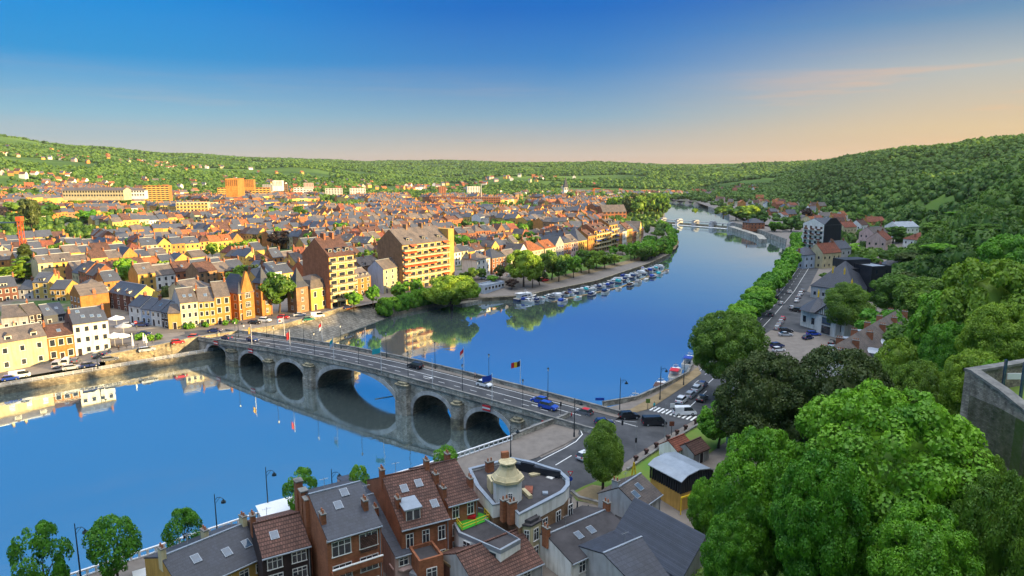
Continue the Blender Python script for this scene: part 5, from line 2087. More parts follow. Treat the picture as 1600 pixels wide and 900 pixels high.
def ringwall(b, poly, d0, d1, z0, z1, k=0):
    A_, B_ = inset(poly, d0), inset(poly, d1)
    n = len(poly)
    for i in range(n):
        j = (i + 1) % n
        V = [(*A_[i], z0), (*A_[j], z0), (*B_[j], z0), (*B_[i], z0), (*A_[i], z1), (*A_[j], z1), (*B_[j], z1), (*B_[i], z1)]
        b.add(V, [(0, 1, 5, 4), (2, 3, 7, 6), (4, 5, 6, 7)], k)


b = MB()
ringwall(b, cbl, -.12, .35, zt - 6.7, zt - 4.8, 0)
ringwall(b, cbl, -.2, .45, zt - 4.8, zt - 4.62, 1)
b.obj('parapet', [M['white'], M['zinc']], v)
e0, e1 = np.array(cbl[0]), np.array(cbl[2])
ed = (e1 - e0) / np.linalg.norm(e1 - e0)
er = math.atan2(ed[1], ed[0])
en = np.array((ed[1], -ed[0]))
for k, q in enumerate((2.2, 5.4, 8.4, 11.2)):
    for f in range(2):
        p = e0 + ed * q + en * .05
        if q == 2.2:
            continue
        put('window', win_mesh(.95, 1.9, 1), v, (p[0], p[1], .5 + f * 2.8), er)
p = e0 + ed * 2.3
b = MB()
bay = [(-1.6, 0), (-1.0, -1.1), (1.0, -1.1), (1.6, 0)]
b.prism(bay, -2, 6.0, 0)
b.prism([(x * 1.15, y * 1.15) for x, y in bay], 6.0, 6.25, 1)
b.prism([(x * .8, y * .8) for x, y in bay], 6.25, 6.7, 1)
o = b.obj('bay_window', [M['cream'], M['felt']], v)
o.location = (p[0], p[1], 0)
o.rotation_euler = (0, 0, er)
for f in range(2):
    put('window', win_mesh(.9, 1.7, 1), o, (0, -1.13, .9 + f * 2.7))
    for s in (-1, 1):
        put('window', win_mesh(.6, 1.7, 1), o, (s * 1.32, -.58, .9 + f * 2.7), s * 1.07)
# the cupola on the roof
cx_, cy_ = W(793, 779, zt - .1)
cu = put('cupola', None, v, (cx_ - ox, cy_ - oy, zt - 5 - .15), .3)
b = MB()
oc = lambda r, n=8, a=.39: [(r * math.cos(a + 6.2832 * i / n), r * math.sin(a + 6.2832 * i / n)) for i in range(n)]
b.prism(oc(2.1), 0, 3.2, 1)
b.prism(oc(2.45), 3.2, 3.6, 0)


def frust(b, r0, r1, z0, z1, k=0, n=8):
    A_, B_ = oc(r0, n), oc(r1, n)
    b.add([(*p, z0) for p in A_] + [(*p, z1) for p in B_], [(i, (i + 1) % n, n + (i + 1) % n, n + i) for i in range(n)] + [tuple(range(n, 2 * n))], k)


frust(b, 2.3, 1.9, 3.6, 4.1)
frust(b, 1.8, 1.25, 4.1, 4.9)
frust(b, 1.25, 1.0, 4.9, 5.7)
frust(b, 1.35, 1.35, 5.7, 5.9)
b.box(-.55, .55, 1.0, 1.6, 2.6, 6.8, 2)
o = b.obj('cupola_drum', [M['cream'], M['white'], M['brick']], cu)
put('window', win_mesh(.5, 1.0, 1), cu, (-.2, -2.02, .8), -.2)
b = MB()
b.box(-1.9, 1.9, 2.1, 4.5, 0, 2.0)
b.obj('roof_room', [M['cream']], cu)
for k, (px, py, w__, d__, hh_, mt) in enumerate([(852, 771, .8, .8, .35, 'zinc'), (835, 741, 1.6, .9, .3, 'cream'), (806, 781, 2.2, 1.0, .25, 'dirt'), (826, 766, 2.4, 1.2, .3, 'tiler'), (823, 772, 2.6, .6, .5, 'cream'), (860, 745, 1.1, .9, .1, 'white')]):
    x, y = W(px, py, zt)
    b = MB()
    b.box(-w__ / 2, w__ / 2, -d__ / 2, d__ / 2, 0, hh_)
    o = b.obj(['roof_hatch', 'roof_vent', 'roof_debris', 'roof_planter', 'roof_bench', 'roof_hatch'][k], M[mt], v)
    o.location = (x - ox, y - oy, zt - 5 - .14)
    o.rotation_euler = (0, 0, .5 * k)
for px, py in [(800, 800), (789, 796), (765, 735)]:
    x, y = W(px, py, zt)
    put('chimney', chim_mesh(1.2, .8, 1.6, 'brick', 2), v, (x - ox, y - oy, zt - 5 - .1), .6)
b = MB()
b.box(-4.2, 3.4, -.25, .25, 0, 1.0)
b.box(-3.2, -1, -.27, .27, 1.0, 1.4)
x, y = W(850, 745, zt)
o = b.obj('rooftop_screen', M['black'], v)
o.location = (x - ox - .6, y - oy + 1.2, zt - 5)
o.rotation_euler = (0, 0, -.42)

# low white annex with the lawn terrace
def flatbox(name, label, px, zt, wall, roof, cat='house', base=4.5, coping='zinc', pz=.25):
    P = [W(*p, zt) for p in px]
    ox, oy = P[0]
    Q = [(x - ox, y - oy) for x, y in P]
    ar = sum(Q[i][0] * Q[(i + 1) % len(Q)][1] - Q[(i + 1) % len(Q)][0] * Q[i][1] for i in range(len(Q)))
    if ar < 0:
        Q = [Q[0]] + Q[:0:-1]
    t = thing(name, label, cat, (ox, oy, base))
    b = MB()
    b.prism(Q, -2, zt - base - .2)
    b.obj('wall', [M[wall]], t)
    b = MB()
    b.prism(Q, zt - base - .2, zt - base)
    b.obj('roof', [M[roof]], t)
    b = MB()
    ringwall(b, Q, -.06, .3, zt - base - .35, zt - base + pz)
    b.obj('coping', [M[coping]], t)
    return t, Q, (ox, oy)


t, Q, o0 = flatbox('white_annex', 'white two-storey rear annex with dark flat roof and a lawn-covered terrace', [(717, 834), (782, 862), (813, 845), (757, 812), (770, 800), (728, 790), (706, 812)], 10.2, 'white', 'felt', 'annex')
e0, e1 = np.array(Q[0]), np.array(Q[1])
ln = np.linalg.norm(e1 - e0)
ed = (e1 - e0) / ln
er = math.atan2(ed[1], ed[0])
for q in (.2, .5, .8):
    for f in range(2):
        p = e0 + ed * ln * q
        put('window', win_mesh(1.2, 1.8, 1, 'frame' if q < .7 else 'metal'), t, (p[0] + ed[1] * .05, p[1] - ed[0] * .05, .3 + 2.9 * f), er)
lz = 10.3
tr = [W(*p, lz) for p in [(708, 811), (722, 829), (765, 812), (757, 803), (730, 797)]]
b = MB()
b.poly([(x, y, lz) for x, y in tr])
o = b.obj('roof_lawn', mat('artificial_turf', (.06, .36, .03), .9, .08, 3))
o.parent = t
o.location = (-o0[0], -o0[1], -4.5)
b = MB()
for (xa, ya), (xb, yb) in zip(tr[:-1][:3], tr[1:][:3]):
    for zz in (.45, .9):
        b.cyl((xa, ya, lz + zz), (xb, yb, lz + zz), .05, .05, 4)
    for q in (0, .5, 1):
        b.cyl((xa + (xb - xa) * q, ya + (yb - ya) * q, lz), (xa + (xb - xa) * q, ya + (yb - ya) * q, lz + .95), .06, .06, 4)
o = b.obj('terrace_railing', M['yellowp'])
o.parent = t
o.location = (-o0[0], -o0[1], -4.5)
for k, (px, py) in enumerate([(718, 806), (728, 806)]):
    x, y = W(px, py, lz)
    tt = thing('garden_chair', ['white garden chair on the green roof terrace, nearer the corner', 'white garden chair on the green roof terrace, beside the table'][k], 'chair', (x, y, lz), k * 2.0, 'chairs on the green roof terrace')
    b = MB()
    b.box(-.25, .25, -.25, .25, .38, .43)
    b.obj('seat', M['whitem'], tt)
    b = MB()
    b.box(-.25, .25, .2, .26, .43, .9)
    b.obj('backrest', M['whitem'], tt)
    for sx in (-.2, .2):
        for sy in (-.2, .2):
            b = MB()
            b.box(sx - .02, sx + .02, sy - .02, sy + .02, 0, .38)
            b.obj('leg', M['whitem'], tt)
x, y = W(737, 810, lz)
b = MB()
b.box(-.6, .6, -.3, .3, 0, .45)
o = b.obj('red_box', M['red'])
o.location = (x, y, lz)
tag(o, 'red storage box standing by the railing of the green roof terrace', 'box')
fgh('low_house', 'low house with plain brown shed roof at the bottom edge below the white annex', (748, 925), (850, 880), 7.5, 5, 868, wall='greyw', rm='tileb', fl_=1, bays=2, door=None, ridge='tileb')
fgh('town_house', 'dark tiled house with two pale skylights beside the cobbled lane', (895, 882), (992, 836), 7.8, 5.2, 839, wall='white', rm='felt', fl_=1, bays=3, door=None, skyl=((.35, .30), (.55, .30)), chim=((.0, .5), (.98, .5)), ridge='zinc')
flatbox('low_house', 'flat dark-roofed extension between the skylight house and the grey gabled house', [(975, 822), (1008, 842), (1030, 822), (1012, 800), (968, 788), (955, 796)], 8.0, 'white', 'felt', 'house', 4.6, 'felt', .05)
flatbox('low_house', 'small square flat-roofed wing with white walls near the big hipped roof', [(970, 845), (1000, 870), (1028, 846), (992, 832)], 7.2, 'white', 'felt', 'house', 4.6, 'felt', .05)
v, w_, _ = fgh('grey_house', 'grey rendered house with steep slate roof and two skylights beside the lawn', (1001, 796), (1035, 772), 10.4, 3.6, 764, wall='greyw', rm='slateg', fl_=2, bays=1, door=None, skyl=((.55, .3), (.25, .22)), chim=((.05, .6),), chm='greyw', z=5.6)
v, w_, _ = fgh('big_slate_house', 'broad house with steep crossed slate roofs and pale ridges at the foot of the trees', (1000, 925), (1108, 872), 8.0, 6.5, 868, wall='greyw', rm='slate', fl_=1, bays=3, door=None, ridge='zinc', z=6)
b = MB()
roof_mb(b, 8.5, 13, 2.5, 4.4, 'f', x0=w_ * .45, y0=-2)
b.obj('cross_roof', [M['slate']], v)
b = MB()
wall_mb(b, 8.5, 13, 2.5, 4.4, 'f', 0, w_ * .45, -2)
b.obj('cross_wing', [M['greyw']], v)
# black-slatted pavilion and sheds by the lawn
x, y = W(1087, 782, 6)
v = thing('pavilion', 'black slatted pavilion with low zinc roof under scaffold at the foot of the slope', 'pavilion', (x, y, 5.5), .55)
b = MB()
b.box(-3.6, 3.6, 0, 7, -1, 2.6)
b.obj('base_wall', M['ochre'], v)
b = MB()
for i in range(19):
    xx = -3.6 + 7.2 * i / 18
    b.box(xx - .13, xx + .13, -.1, .1, 2.6, 5.0 + .9 * math.sin(math.pi * i / 18))
for i in range(14):
    yy = 7.0 * i / 13
    b.box(-3.72, -3.5, yy - .13, yy + .13, 2.6, 5.0)
b.box(-3.4, 3.4, .15, 6.8, 2.6, 4.9)
b.obj('slatted_wall', M['black'], v)
b = MB()
pr = [(-4.0, 4.95), (-2.6, 5.75), (0, 6.15), (2.6, 5.75), (4.0, 4.95)]
for (xa, za), (xb, zb) in zip(pr[:-1], pr[1:]):
    b.slab([(xa, -.5, za), (xb, -.5, zb), (xb, 7.4, zb), (xa, 7.4, za)], .15)
b.obj('roof', M['zinc'], v)
b = MB()
b.box(-4.2, 4.4, -.9, -.7, 2.3, 2.55)
b.cyl((-4.2, -.8, -1), (-4.2, -.8, 2.5), .1, .1, 6)
b.cyl((4.2, -.8, -1), (4.2, -.8, 2.5), .1, .1, 6)
b.obj('yellow_beam', M['yellowp'], v)
b = MB()
simple = [(1073, 712, 'brown-roofed shed with white gable at the top of the lawn', 'tiler', 'white'), (1100, 716, 'low shed with rusty roof beside the white-gabled shed', 'tileb', 'greyw'), (1178, 688, 'small white-walled hut half hidden by the dark trees', 'slate', 'white')]
for px, py, lb, rm, wl in simple:
    x, y = W(px, py + 8, 6)
    house('shed', lb, 'shed', (x - 2, y), .7, 5, 4, 2.4, 1.3, wall=wl, rm=rm, fl_=1, bays=1, lod=2, z=gz(x, y), door=0)
# leaning yellow prop on the lawn
x, y = W(985, 757, 5)
b = MB()
b.cyl((0, 0, 0), (.5, 0, 4.2), .16, .12, 6)
b.cyl((1.1, 0, 0), (.55, 0, 4.2), .16, .12, 6)
o = b.obj('yellow_frame', M['yellowp'])
o.location = (x, y, 5)
tag(o, 'tall narrow yellow frame standing on the lawn above the grey house', 'frame')
# covered yards between the houses
for k, (px, zt_, wl, rf, lb) in enumerate([([(640, 895), (668, 905), (694, 880), (668, 868)], 7.2, 'greyw', 'zinc', 'corrugated yard roof below the brick house with brown tiles'), ([(680, 868), (705, 884), (722, 872), (700, 858)], 7.8, 'brickd', 'dirt', 'wooden-decked lean-to between the brick house and white annex'), ([(400, 905), (450, 925), (470, 890), (430, 885)], 8.6, 'greyw', 'felt', 'black flat roof at the bottom edge before the timber-clad house')]):
    flatbox('lean_to', lb, px, zt_, wl, rf, 'lean-to', 4.6, rf, .03)

# ---------------------------------------------------------------- right bank: casino, museum row and villas
cs = pf((1253, 521), (1318, 527), 4.7)
v = hero('casino', 'white half-timbered casino with dark slate roofs and small golden finials by the river road', 'casino', (1250, 508), (1318, 528), 480, 17, 6, z=4.7, wall='white', rm='slate', fl_=1, bays=5, roof='h', ww=1.6, wh=2.4, lod=2, door=None)
cw = math.dist(cs[0][:2], cs[1][:2])


def cone_roof(root, x, y, r, h0, h1, n=8, m='slate', name='conical_roof', wall=None, fin=True):
    b = MB()
    c = [(x + r * math.cos(6.2832 * i / n + .39), y + r * math.sin(6.2832 * i / n + .39)) for i in range(n)]
    if wall:
        b.prism([(x + (a - x) * .9, y + (q - y) * .9) for a, q in c], -1, h0, 1)
    b.add([(*p, h0) for p in c] + [(x, y, h1)], [(i, (i + 1) % n, n) for i in range(n)] + [tuple(range(n - 1, -1, -1))], 0)
    o = b.obj(name, [M[m], M[wall or 'white']], root)
    if fin:
        b = MB()
        b.cyl((x, y, h1 - .5), (x, y, h1 + 1.2), .3, .3, 6)
        b.cyl((x, y, h1 + 1.2), (x, y, h1 + 2.6), .35, .05, 6)
        b.obj('finial', M['yellowp'], o)
    return o


def timber_gable(root, x, y, w, z0, h, d=5):
    b = MB()
    xm = x + w / 2
    b.add([(x, y, z0), (x + w, y, z0), (xm, y, z0 + h), (x, y + d, z0), (x + w, y + d, z0), (xm, y + d, z0 + h)], [(0, 1, 2), (0, 2, 5, 3), (1, 4, 5, 2)], 0)
    for i in range(1, 10):
        xx = x + w * i / 10
        zz = z0 + h * (1 - abs(i - 5) / 5)
        b.box(xx - .12, xx + .12, y - .08, y - .01, z0, zz - .15, 1)
    b.box(x - .2, x + w + .2, y - .1, y - .01, z0 - .2, z0, 1)
    b.slab([(x - .6, y - .6, z0 - .3), (xm, y - .6, z0 + h + .15), (xm, y + d + 4, z0 + h + .15), (x - .6, y + d + 4, z0 - .3)], .2, 2)
    b.slab([(xm, y - .6, z0 + h + .15), (x + w + .6, y - .6, z0 - .3), (x + w + .6, y + d + 4, z0 - .3), (xm, y + d + 4, z0 + h + .15)], .2, 2)
    return b.obj('half_timbered_gable', [M['white'], M['timber'], M['slate']], root)


timber_gable(v, 9.5, -2.2, 9.5, 6.6, 3.6)
b = MB()
b.box(10, 18.5, -2.0, .2, -1, 6.5)
b.obj('porch', M['white'], v)
put('window', win_mesh(3.6, 2.0, 2, 'timber', 'glassb', 4), v, (14.2, -2.05, 3.6))
put('window', win_mesh(3.6, 2.4, 2, 'timber', 'glass', 3), v, (14.2, -2.05, .4))
cone_roof(v, 4, 3.5, 6.2, 6.2, 11.0, 8)
cone_roof(v, 14.5, 3.5, 3.4, 9.5, 13.5, 8)
cone_roof(v, 11, 11, 6.0, 9.5, 15.5, 8, wall='white')
v2 = hero('casino_hall', 'dark steep slate-roofed hall behind the casino with two golden finials', 'hall', (1266, 464), (1334, 474), 446, 20, 11, z=4.7, wall='greyw', rm='slate', fl_=1, bays=5, roof='h', lod=3, door=None)
cone_roof(v2, 9, 0, .1, 12, 12.2)
cone_roof(v2, 14, 0, .1, 12, 12.2)
A_ = W(1358, 470, 4.7)
v3 = house('black_hall', 'large black-clad cubic hotel wing with small green windows behind the casino', 'hotel', A_, .25, 10, 14, 14.5, 0, roof='flat', wall='black', rm='zinc', fl_=4, bays=2, lod=3, z=4.7, fr='metal', ww=.9, door=None)
b = MB()
b.box(-5, 0, 7, 16, -1, 13)
b.box(-5, 8, 10, 18, 13, 16.5)
b.obj('stepped_wing', M['black'], v3)
A_ = W(1284, 408, 4.7)
v4 = house('apartment_block', 'tall pale apartment block with a blank black end wall and orange balconies', 'apartment block', A_, .32, 13, 18, 22, 3.5, roof='g', wall='white', rm='slate', gable=None, fl_=1, bays=1, sides='', lod=3, z=4.7, door=None)
b = MB()
b.add([(-.0, -.15, -1), (13, -.15, -1), (13, -.15, 22.2), (8.5, -.15, 26.2), (4.5, -.15, 26.2), (0, -.15, 22.2), (0, .3, -1), (13, .3, -1), (13, .3, 22.2), (8.5, .3, 26.2), (4.5, .3, 26.2), (0, .3, 22.2)], [(0, 1, 2, 3, 4, 5), (11, 10, 9, 8, 7, 6)] + [(i, (i + 1) % 6, (i + 1) % 6 + 6, i + 6) for i in range(6)])
b.obj('blank_black_gable', M['black'], v4)
for f in range(7):
    for k in range(4):
        face(v4, 13, 18, 'l', 2.4 + 4.4 * k, 1 + f * 3.05, win_mesh(2.0, 1.5, 3), 'window')
    b = MB()
    b.box(-1.3, 0, 1, 17, f * 3.05 + .2, f * 3.05 + .35, 0)
    for k in range(3):
        b.box(-1.35, -1.25, 1.5 + 5.4 * k, 5 + 5.4 * k, f * 3.05 + .35, f * 3.05 + 1.2, 1)
    b.obj('balcony', [M['white'], M['tiler']], v4)
# the slanting row with the rounded blue dormers
rp = np.array(W(1352, 580, 5.0))
v = thing('terraced_row', 'long terrace with brown roof, brick chimneys and curved blue-grey dormer roofs', 'terrace', (0, 0, 0))
e0, e1 = np.array(W(1345, 592, 11)), np.array(W(1440, 522, 11))
L_ = float(np.linalg.norm(e1 - e0))
v.location = (e0[0], e0[1], 5)
v.rotation_euler = (0, 0, math.atan2(*(e1 - e0)[::-1]))
d_, h_, rh_ = 14, 6.0, 6.5
b = MB()
wall_mb(b, L_, d_, h_, rh_, 'g')
b.box(-.1, L_ + .1, -.3, 0, h_ - .4, h_ - .1, 1)
b.obj('wall', [M['white'], M['pink']], v)
b = MB()
roof_mb(b, L_, d_, h_, rh_, 'g', e=.4)
rf = b.obj('roof', [M['slateg']], v)
for i in range(5):
    x = L_ * (i + .5) / 5
    b = MB()
    b.box(-2.2, 2.2, 0, 4.2, -.2, 2.0, 0)
    pts = [(-2.6, 2.0), (-1.6, 2.5), (0, 2.75), (1.6, 2.5), (2.6, 2.0)]
    for (xa, za), (xb, zb) in zip(pts[:-1], pts[1:]):
        b.slab([(xa, -.4, za + .1), (xb, -.4, zb + .1), (xb, 4.6, zb + .1), (xa, 4.6, za + .1)], .14, 1)
    for k in range(3):
        b.box(-1.8 + k * 1.25, -.75 + k * 1.25, -.05, 0, .4, 1.7, 2)
    o = b.obj('dormer', [M['white'], M['zinc'], M['glass']], v)
    o.location = (x, .7, h_ + .7)
    put('dormer', dormer_mesh(2.4, 1.4, 3, 's', 'brick', 'zinc'), v, (x, d_ - .6, h_ + .8), math.pi)
for i in range(6):
    for yy in (.36, .64):
        put('chimney', chim_mesh(1.5, .8, 1.6, 'brick', 3), rf, (L_ * i / 5, d_ * yy, h_ + rh_ * .72), math.pi / 2)
for i in range(10):
    for f in range(2):
        put('window', win_mesh(1.1, 1.7, 2), v, (L_ * (i + .5) / 10, 0, .6 + 3 * f))
vl = [
    ((1378, 447), 16, 10, 8, 4, 'bricko', 'slate', 'h', 'patterned brick villa with white-trimmed arched windows behind the black hotel wing', .1),
    ((1364, 383), 18, 12, 9, 4, 'pink', 'slateg', 'g', 'pink villa with grey roof on the slope behind the pale apartment block', .5),
    ((1383, 396), 20, 12, 9, 5, 'pink', 'tiler', 'g', 'pink house with red tiled roof among the hillside trees', .9),
    ((1402, 372), 22, 14, 9, 4, 'white', 'zinc', 'g', 'white house with blue-grey metal roof at the edge of the wood', .3),
    ((1437, 394), 24, 14, 8, 5, 'white', 'tiler', 'h', 'large cream house with red hipped roof under the wooded slope', .3),
    ((1268, 398), 14, 10, 12, 4, 'white', 'slateg', 'g', 'white gabled house before the pale apartment block', .4),
    ((1284, 420), 16, 10, 9, 5, 'cream', 'tiler', 'g', 'cream house with brown-red roof below the black gable', .5),
    ((1305, 412), 14, 10, 9, 4, 'greyw', 'slate', 'g', 'grey house with dark roof between the casino hall and black gable', .5),
    ((1256, 420), 12, 10, 8, 4, 'bluew', 'slate', 'h', 'pale blue house by the bend of the river road', .5),
    ((1318, 372), 16, 10, 9, 4, 'cream', 'tiler', 'g', 'cream house right of the pale apartment block', .5),
    ((1345, 366), 14, 10, 8, 4, 'white', 'tileb', 'g', 'white house with brown roof near the valley houses', .7),
    ((1172, 358), 16, 12, 6, 4, 'brick', 'slate', 'h', 'dark red lock house with pyramid roof beside the lock', .3),
]
for p, w, d, h, rh, wl, rm, rt, lb, a in vl:
    x, y, z = pf(p, p)[0]
    house('villa', lb, 'villa', (x, y), a, w, d, h, rh, roof=rt, wall=wl, rm=rm, fl_=2 if h < 10 else 4, bays=max(2, w // 4), lod=3, z=z - .2, chim=((.1, .5), (.9, .5)), door=None, sides='fl')
# low pavilion of the boat club on the far bank, and the pavilion at the fort
x, y, z = pf((778, 461), (778, 461), 5)[0]
house('boathouse', 'low white and blue boathouse with flat roof behind the jetty', 'boathouse', W(768, 460, 5.2), .95, 20, 7, 3.2, 0, roof='flat', wall='white', rm='zinc', fl_=1, bays=6, ww=1.8, wh=1.5, fr='frame', gl=None, lod=2, z=5.2, door=None, sides='fl') if 0 else house('boathouse', 'low white and blue boathouse with flat roof behind the jetty', 'boathouse', W(757, 456, 2.6), .95, 16, 6, 3.0, 0, roof='flat', wall='bluew', rm='zinc', fl_=1, bays=6, ww=1.8, wh=1.3, lod=2, z=2.4, door=None, sides='fl')
# fort wall at the right edge
fw = [W(1519, 583, 38), W(1562, 612, 37.2), W(1604, 650, 36.2), W(1700, 760, 34)]
b = MB()
P = resample(fw, 1.5)
tz = list(np.interp(range(len(P)), [0, len(P) - 1], [38, 34.5]))
strip(b, P, .9, 0, 28, tz)
strip(b, P, 1.05, -.15, tz, [z + .3 for z in tz], 1)
P2 = resample([fw[0], (fw[0][0] + 22, fw[0][1] + 9)], 2)
strip(b, P2, .8, 0, 24, 38)
strip(b, P2, .95, -.15, 38, 38.3, 1)
tag(b.obj('fort_wall', [mat('rubble_stone', (.46, .40, .33), .95, .3, .9, 'block', (.20, .175, .15), tsc=2.4), M['stonecap']]), 'old grey stone rampart wall with coping, jutting from the wooded slope', 'rampart')
fp = fw + [(fw[3][0] + 60, fw[3][1] + 10), (fw[0][0] + 60, fw[0][1] + 20), (fw[0][0] + 22, fw[0][1] + 9)]
b = MB()
b.prism(fp[::-1] if 0 else fp, 30, 35.5)
struct(b.obj('rampart_terrace', M['grass']))
# ---------------------------------------------------------------- single trees
def onground(px, py):
    z = 5.0
    for _ in range(6):
        x, y = W(px, py, z)
        z = gz(x, y)
    return x, y, z


WDT = {'lime': 7.8, 'conifer': 6.6, 'poplar': 4, 'willow': 12, 'bush': 10.5}


def tpx(px, base, top, wpx, kind, label, group=None, var=0, name=None, cat='tree', lod=None):
    x, y, z = onground(px, base)
    h = hz(x, y, top) - z
    s = wpx / FPX * y / WDT.get(kind, 10.4)
    return tree(x, y, kind, s, label, group, sz=h / TH[kind], z=z, var=var, name=name, cat=cat, lod=lod)


def tD(px, D, top, wpx, kind, label, group=None, var=0, lod=None, zb=None):
    x, y = (px - 800) / FPX * D * .99, D
    z = gz(x, y) if zb is None else zb
    h = hz(x, y, top) - z
    s = wpx / FPX * y / WDT.get(kind, 10.4)
    return tree(x, y, kind, s, label, group, sz=h / TH[kind], z=z, var=var, lod=lod)


TH = {'broad': 11, 'dark': 11, 'bright': 11, 'light': 11, 'copper': 11, 'conifer': 15.2, 'poplar': 16.5, 'willow': 8.6, 'lime': 11, 'bush': 5.0, 'young': 11}
tD(1432, 62, 600, 345, 'bright', 'huge bright green chestnut tree, the largest crown, below the fort wall', var=0, lod=0)
tD(1330, 57, 700, 170, 'bright', 'bright green chestnut tree filling the bottom edge between the two tallest crowns', var=1, lod=0)
tD(1226, 70, 668, 180, 'bright', 'bright green maple to the left of the huge chestnut', var=2, lod=0)
tD(1178, 66, 800, 110, 'bright', 'low bright tree overhanging the big slate roof', var=0, lod=0)
tD(1512, 50, 790, 190, 'bright', 'bright green crown at the bottom edge right of the centre crowns', var=1, lod=0)
for k_, (a_, d_, t_, w_) in enumerate([(1536, 62, 668, 80), (1590, 56, 694, 110), (1630, 50, 730, 150)]):
    tD(a_, d_, t_, w_, 'broad' if k_ else 'light', ['scrubby yellow-green growth against the foot of the rampart', 'dark scrub tree under the rampart wall at the picture edge', 'lowest scrub tree in the dark corner under the rampart'][k_], var=k_, lod=0)
tD(1575, 52, 800, 150, 'broad', 'dark green tree in the bottom right corner under the rampart', var=1, lod=0)
tD(1222, 112, 548, 175, 'dark', 'dark leafy tree with reddish tips, left one of the dark pair', var=0, lod=0)
tD(1338, 108, 540, 190, 'dark', 'dark leafy tree with reddish tips, right one of the dark pair', var=1, lod=0)
tD(1152, 160, 484, 128, 'broad', 'tall olive-green round tree beside the river road and moored boats', var=2, lod=0)
tD(1338, 225, 440, 76, 'lime', 'egg-shaped tall green tree standing alone in front of the casino', var=1, lod=0)
tpx(942, 772, 655, 66, 'lime', 'dense upright lime tree on the lawn at the road junction', var=0, lod=0)
tpx(1122, 700, 628, 78, 'bright', 'bushy light green tree on the lawn edge by the small hut', var=1, lod=1)
tpx(1168, 690, 600, 60, 'light', 'sparse yellowish tree in front of the dark pair', var=2, lod=1)
tD(1132, 92, 745, 70, 'bright', 'bush-like green tree above the big slate roof', var=1, lod=0)
tpx(955, 905, 868, 66, 'young', 'small bright green tree in the yard at the bottom edge', var=0, lod=1)
for k, (px, D, top, w, kd) in enumerate([(1562, 150, 398, 150, 'light'), (1500, 165, 452, 110, 'bright'), (1598, 120, 470, 130, 'light'), (1470, 215, 432, 110, 'broad'), (1415, 250, 428, 90, 'broad'), (1450, 180, 500, 90, 'broad'), (1395, 205, 480, 80, 'bright'), (1520, 130, 500, 110, 'bright'), (1470, 120, 560, 100, 'broad'), (1405, 130, 560, 90, 'broad'), (1560, 105, 545, 110, 'light'), (1430, 155, 525, 70, 'light'), (1600, 90, 560, 90, 'bright'), (1380, 300, 420, 60, 'broad'), (1440, 320, 395, 70, 'dark'), (1500, 280, 380, 90, 'bright'), (1560, 260, 350, 100, 'broad'), (1595, 200, 360, 100, 'bright'), (1530, 340, 330, 80, 'bright'), (1480, 380, 345, 70, 'broad')]):
    tD(px, D, top, w, kd, ['tallest sunlit yellow-green tree above the fort wall', 'bright green tree just left of the tallest sunlit one', 'yellow-green tree at the right edge above the rampart', 'broad green tree on the slope above the terrace with blue dormers', 'round green tree behind the terrace chimneys', 'green tree right of the blue dormers', 'light tree leaning over the far end of the blue-dormered terrace', 'bright tree below the tallest sunlit one', 'dark green tree in front of the rampart corner', 'green tree between the dark pair and the rampart', 'yellow-green tree touching the rampart coping', 'yellow-tipped small tree right of the blue-dormered terrace', 'bright tree behind the blue fort posts', 'round tree between villa and wooded slope', 'dark cedar-like tree on the wooded slope', 'bright green slope tree above the round ones', 'dense slope tree below the ridge line', 'bright slope tree at the right edge below the ridge', 'highest bright tree on the near ridge slope', 'green slope tree uphill of the red-roofed house'][k], var=k, lod=0 if D < 135 else None)


def on_line(P, px):
    P = resample(P, .5)
    q = [800 + FPX * x / (y * CP + 55 * SP) if y > 5 else -9999 for x, y in P]
    i = int(np.argmin([abs(v - px) for v in q]))
    return P[i]


QT = offs(RB[1:6], -7)
for k, (px, top, w, kd, lb) in enumerate([(72, 815, 100, 'young', 'leftmost young tree on the near quay by the tall lamp post'), (183, 803, 92, 'young', 'young quay tree between the tall lamp post and bus shelters'), (293, 794, 66, 'young', 'small staked tree on the quay beside the bus shelters'), (474, 730, 64, 'young', 'quay tree rising behind the chimneys of the tall brick house'), (565, 724, 36, 'young', 'thin yellow-green tree behind the slate-roofed brick house'), (697, 696, 50, 'young', 'yellow-green tree behind the ridge of the brown tiled roofs')]):
    x, y = on_line(QT, px)
    z = fl(x, y)
    s = w / FPX * y / 10
    tree(x, y, kd, s, lb, 'young trees along the near quay', sz=(hz(x, y, top) - z) / 11, z=z, lod=0, var=k)
P = resample(offs(RB[8:14], -8), 9.5)
for k, (x, y) in enumerate(P[2:36]):
    o_ = ORD[k] if k < 16 else ORD[k - 16] + ' beyond the sixteenth' if k < 32 else 'last but few'
    tree(x + rng.normal() * .6, y + rng.normal() * .6, 'bright', .98 + .2 * rng.random(), f'plane tree, {o_} in the riverside row from the moored boats', 'plane trees between the river road and the water', sz=.9 + .15 * rng.random(), var=k)
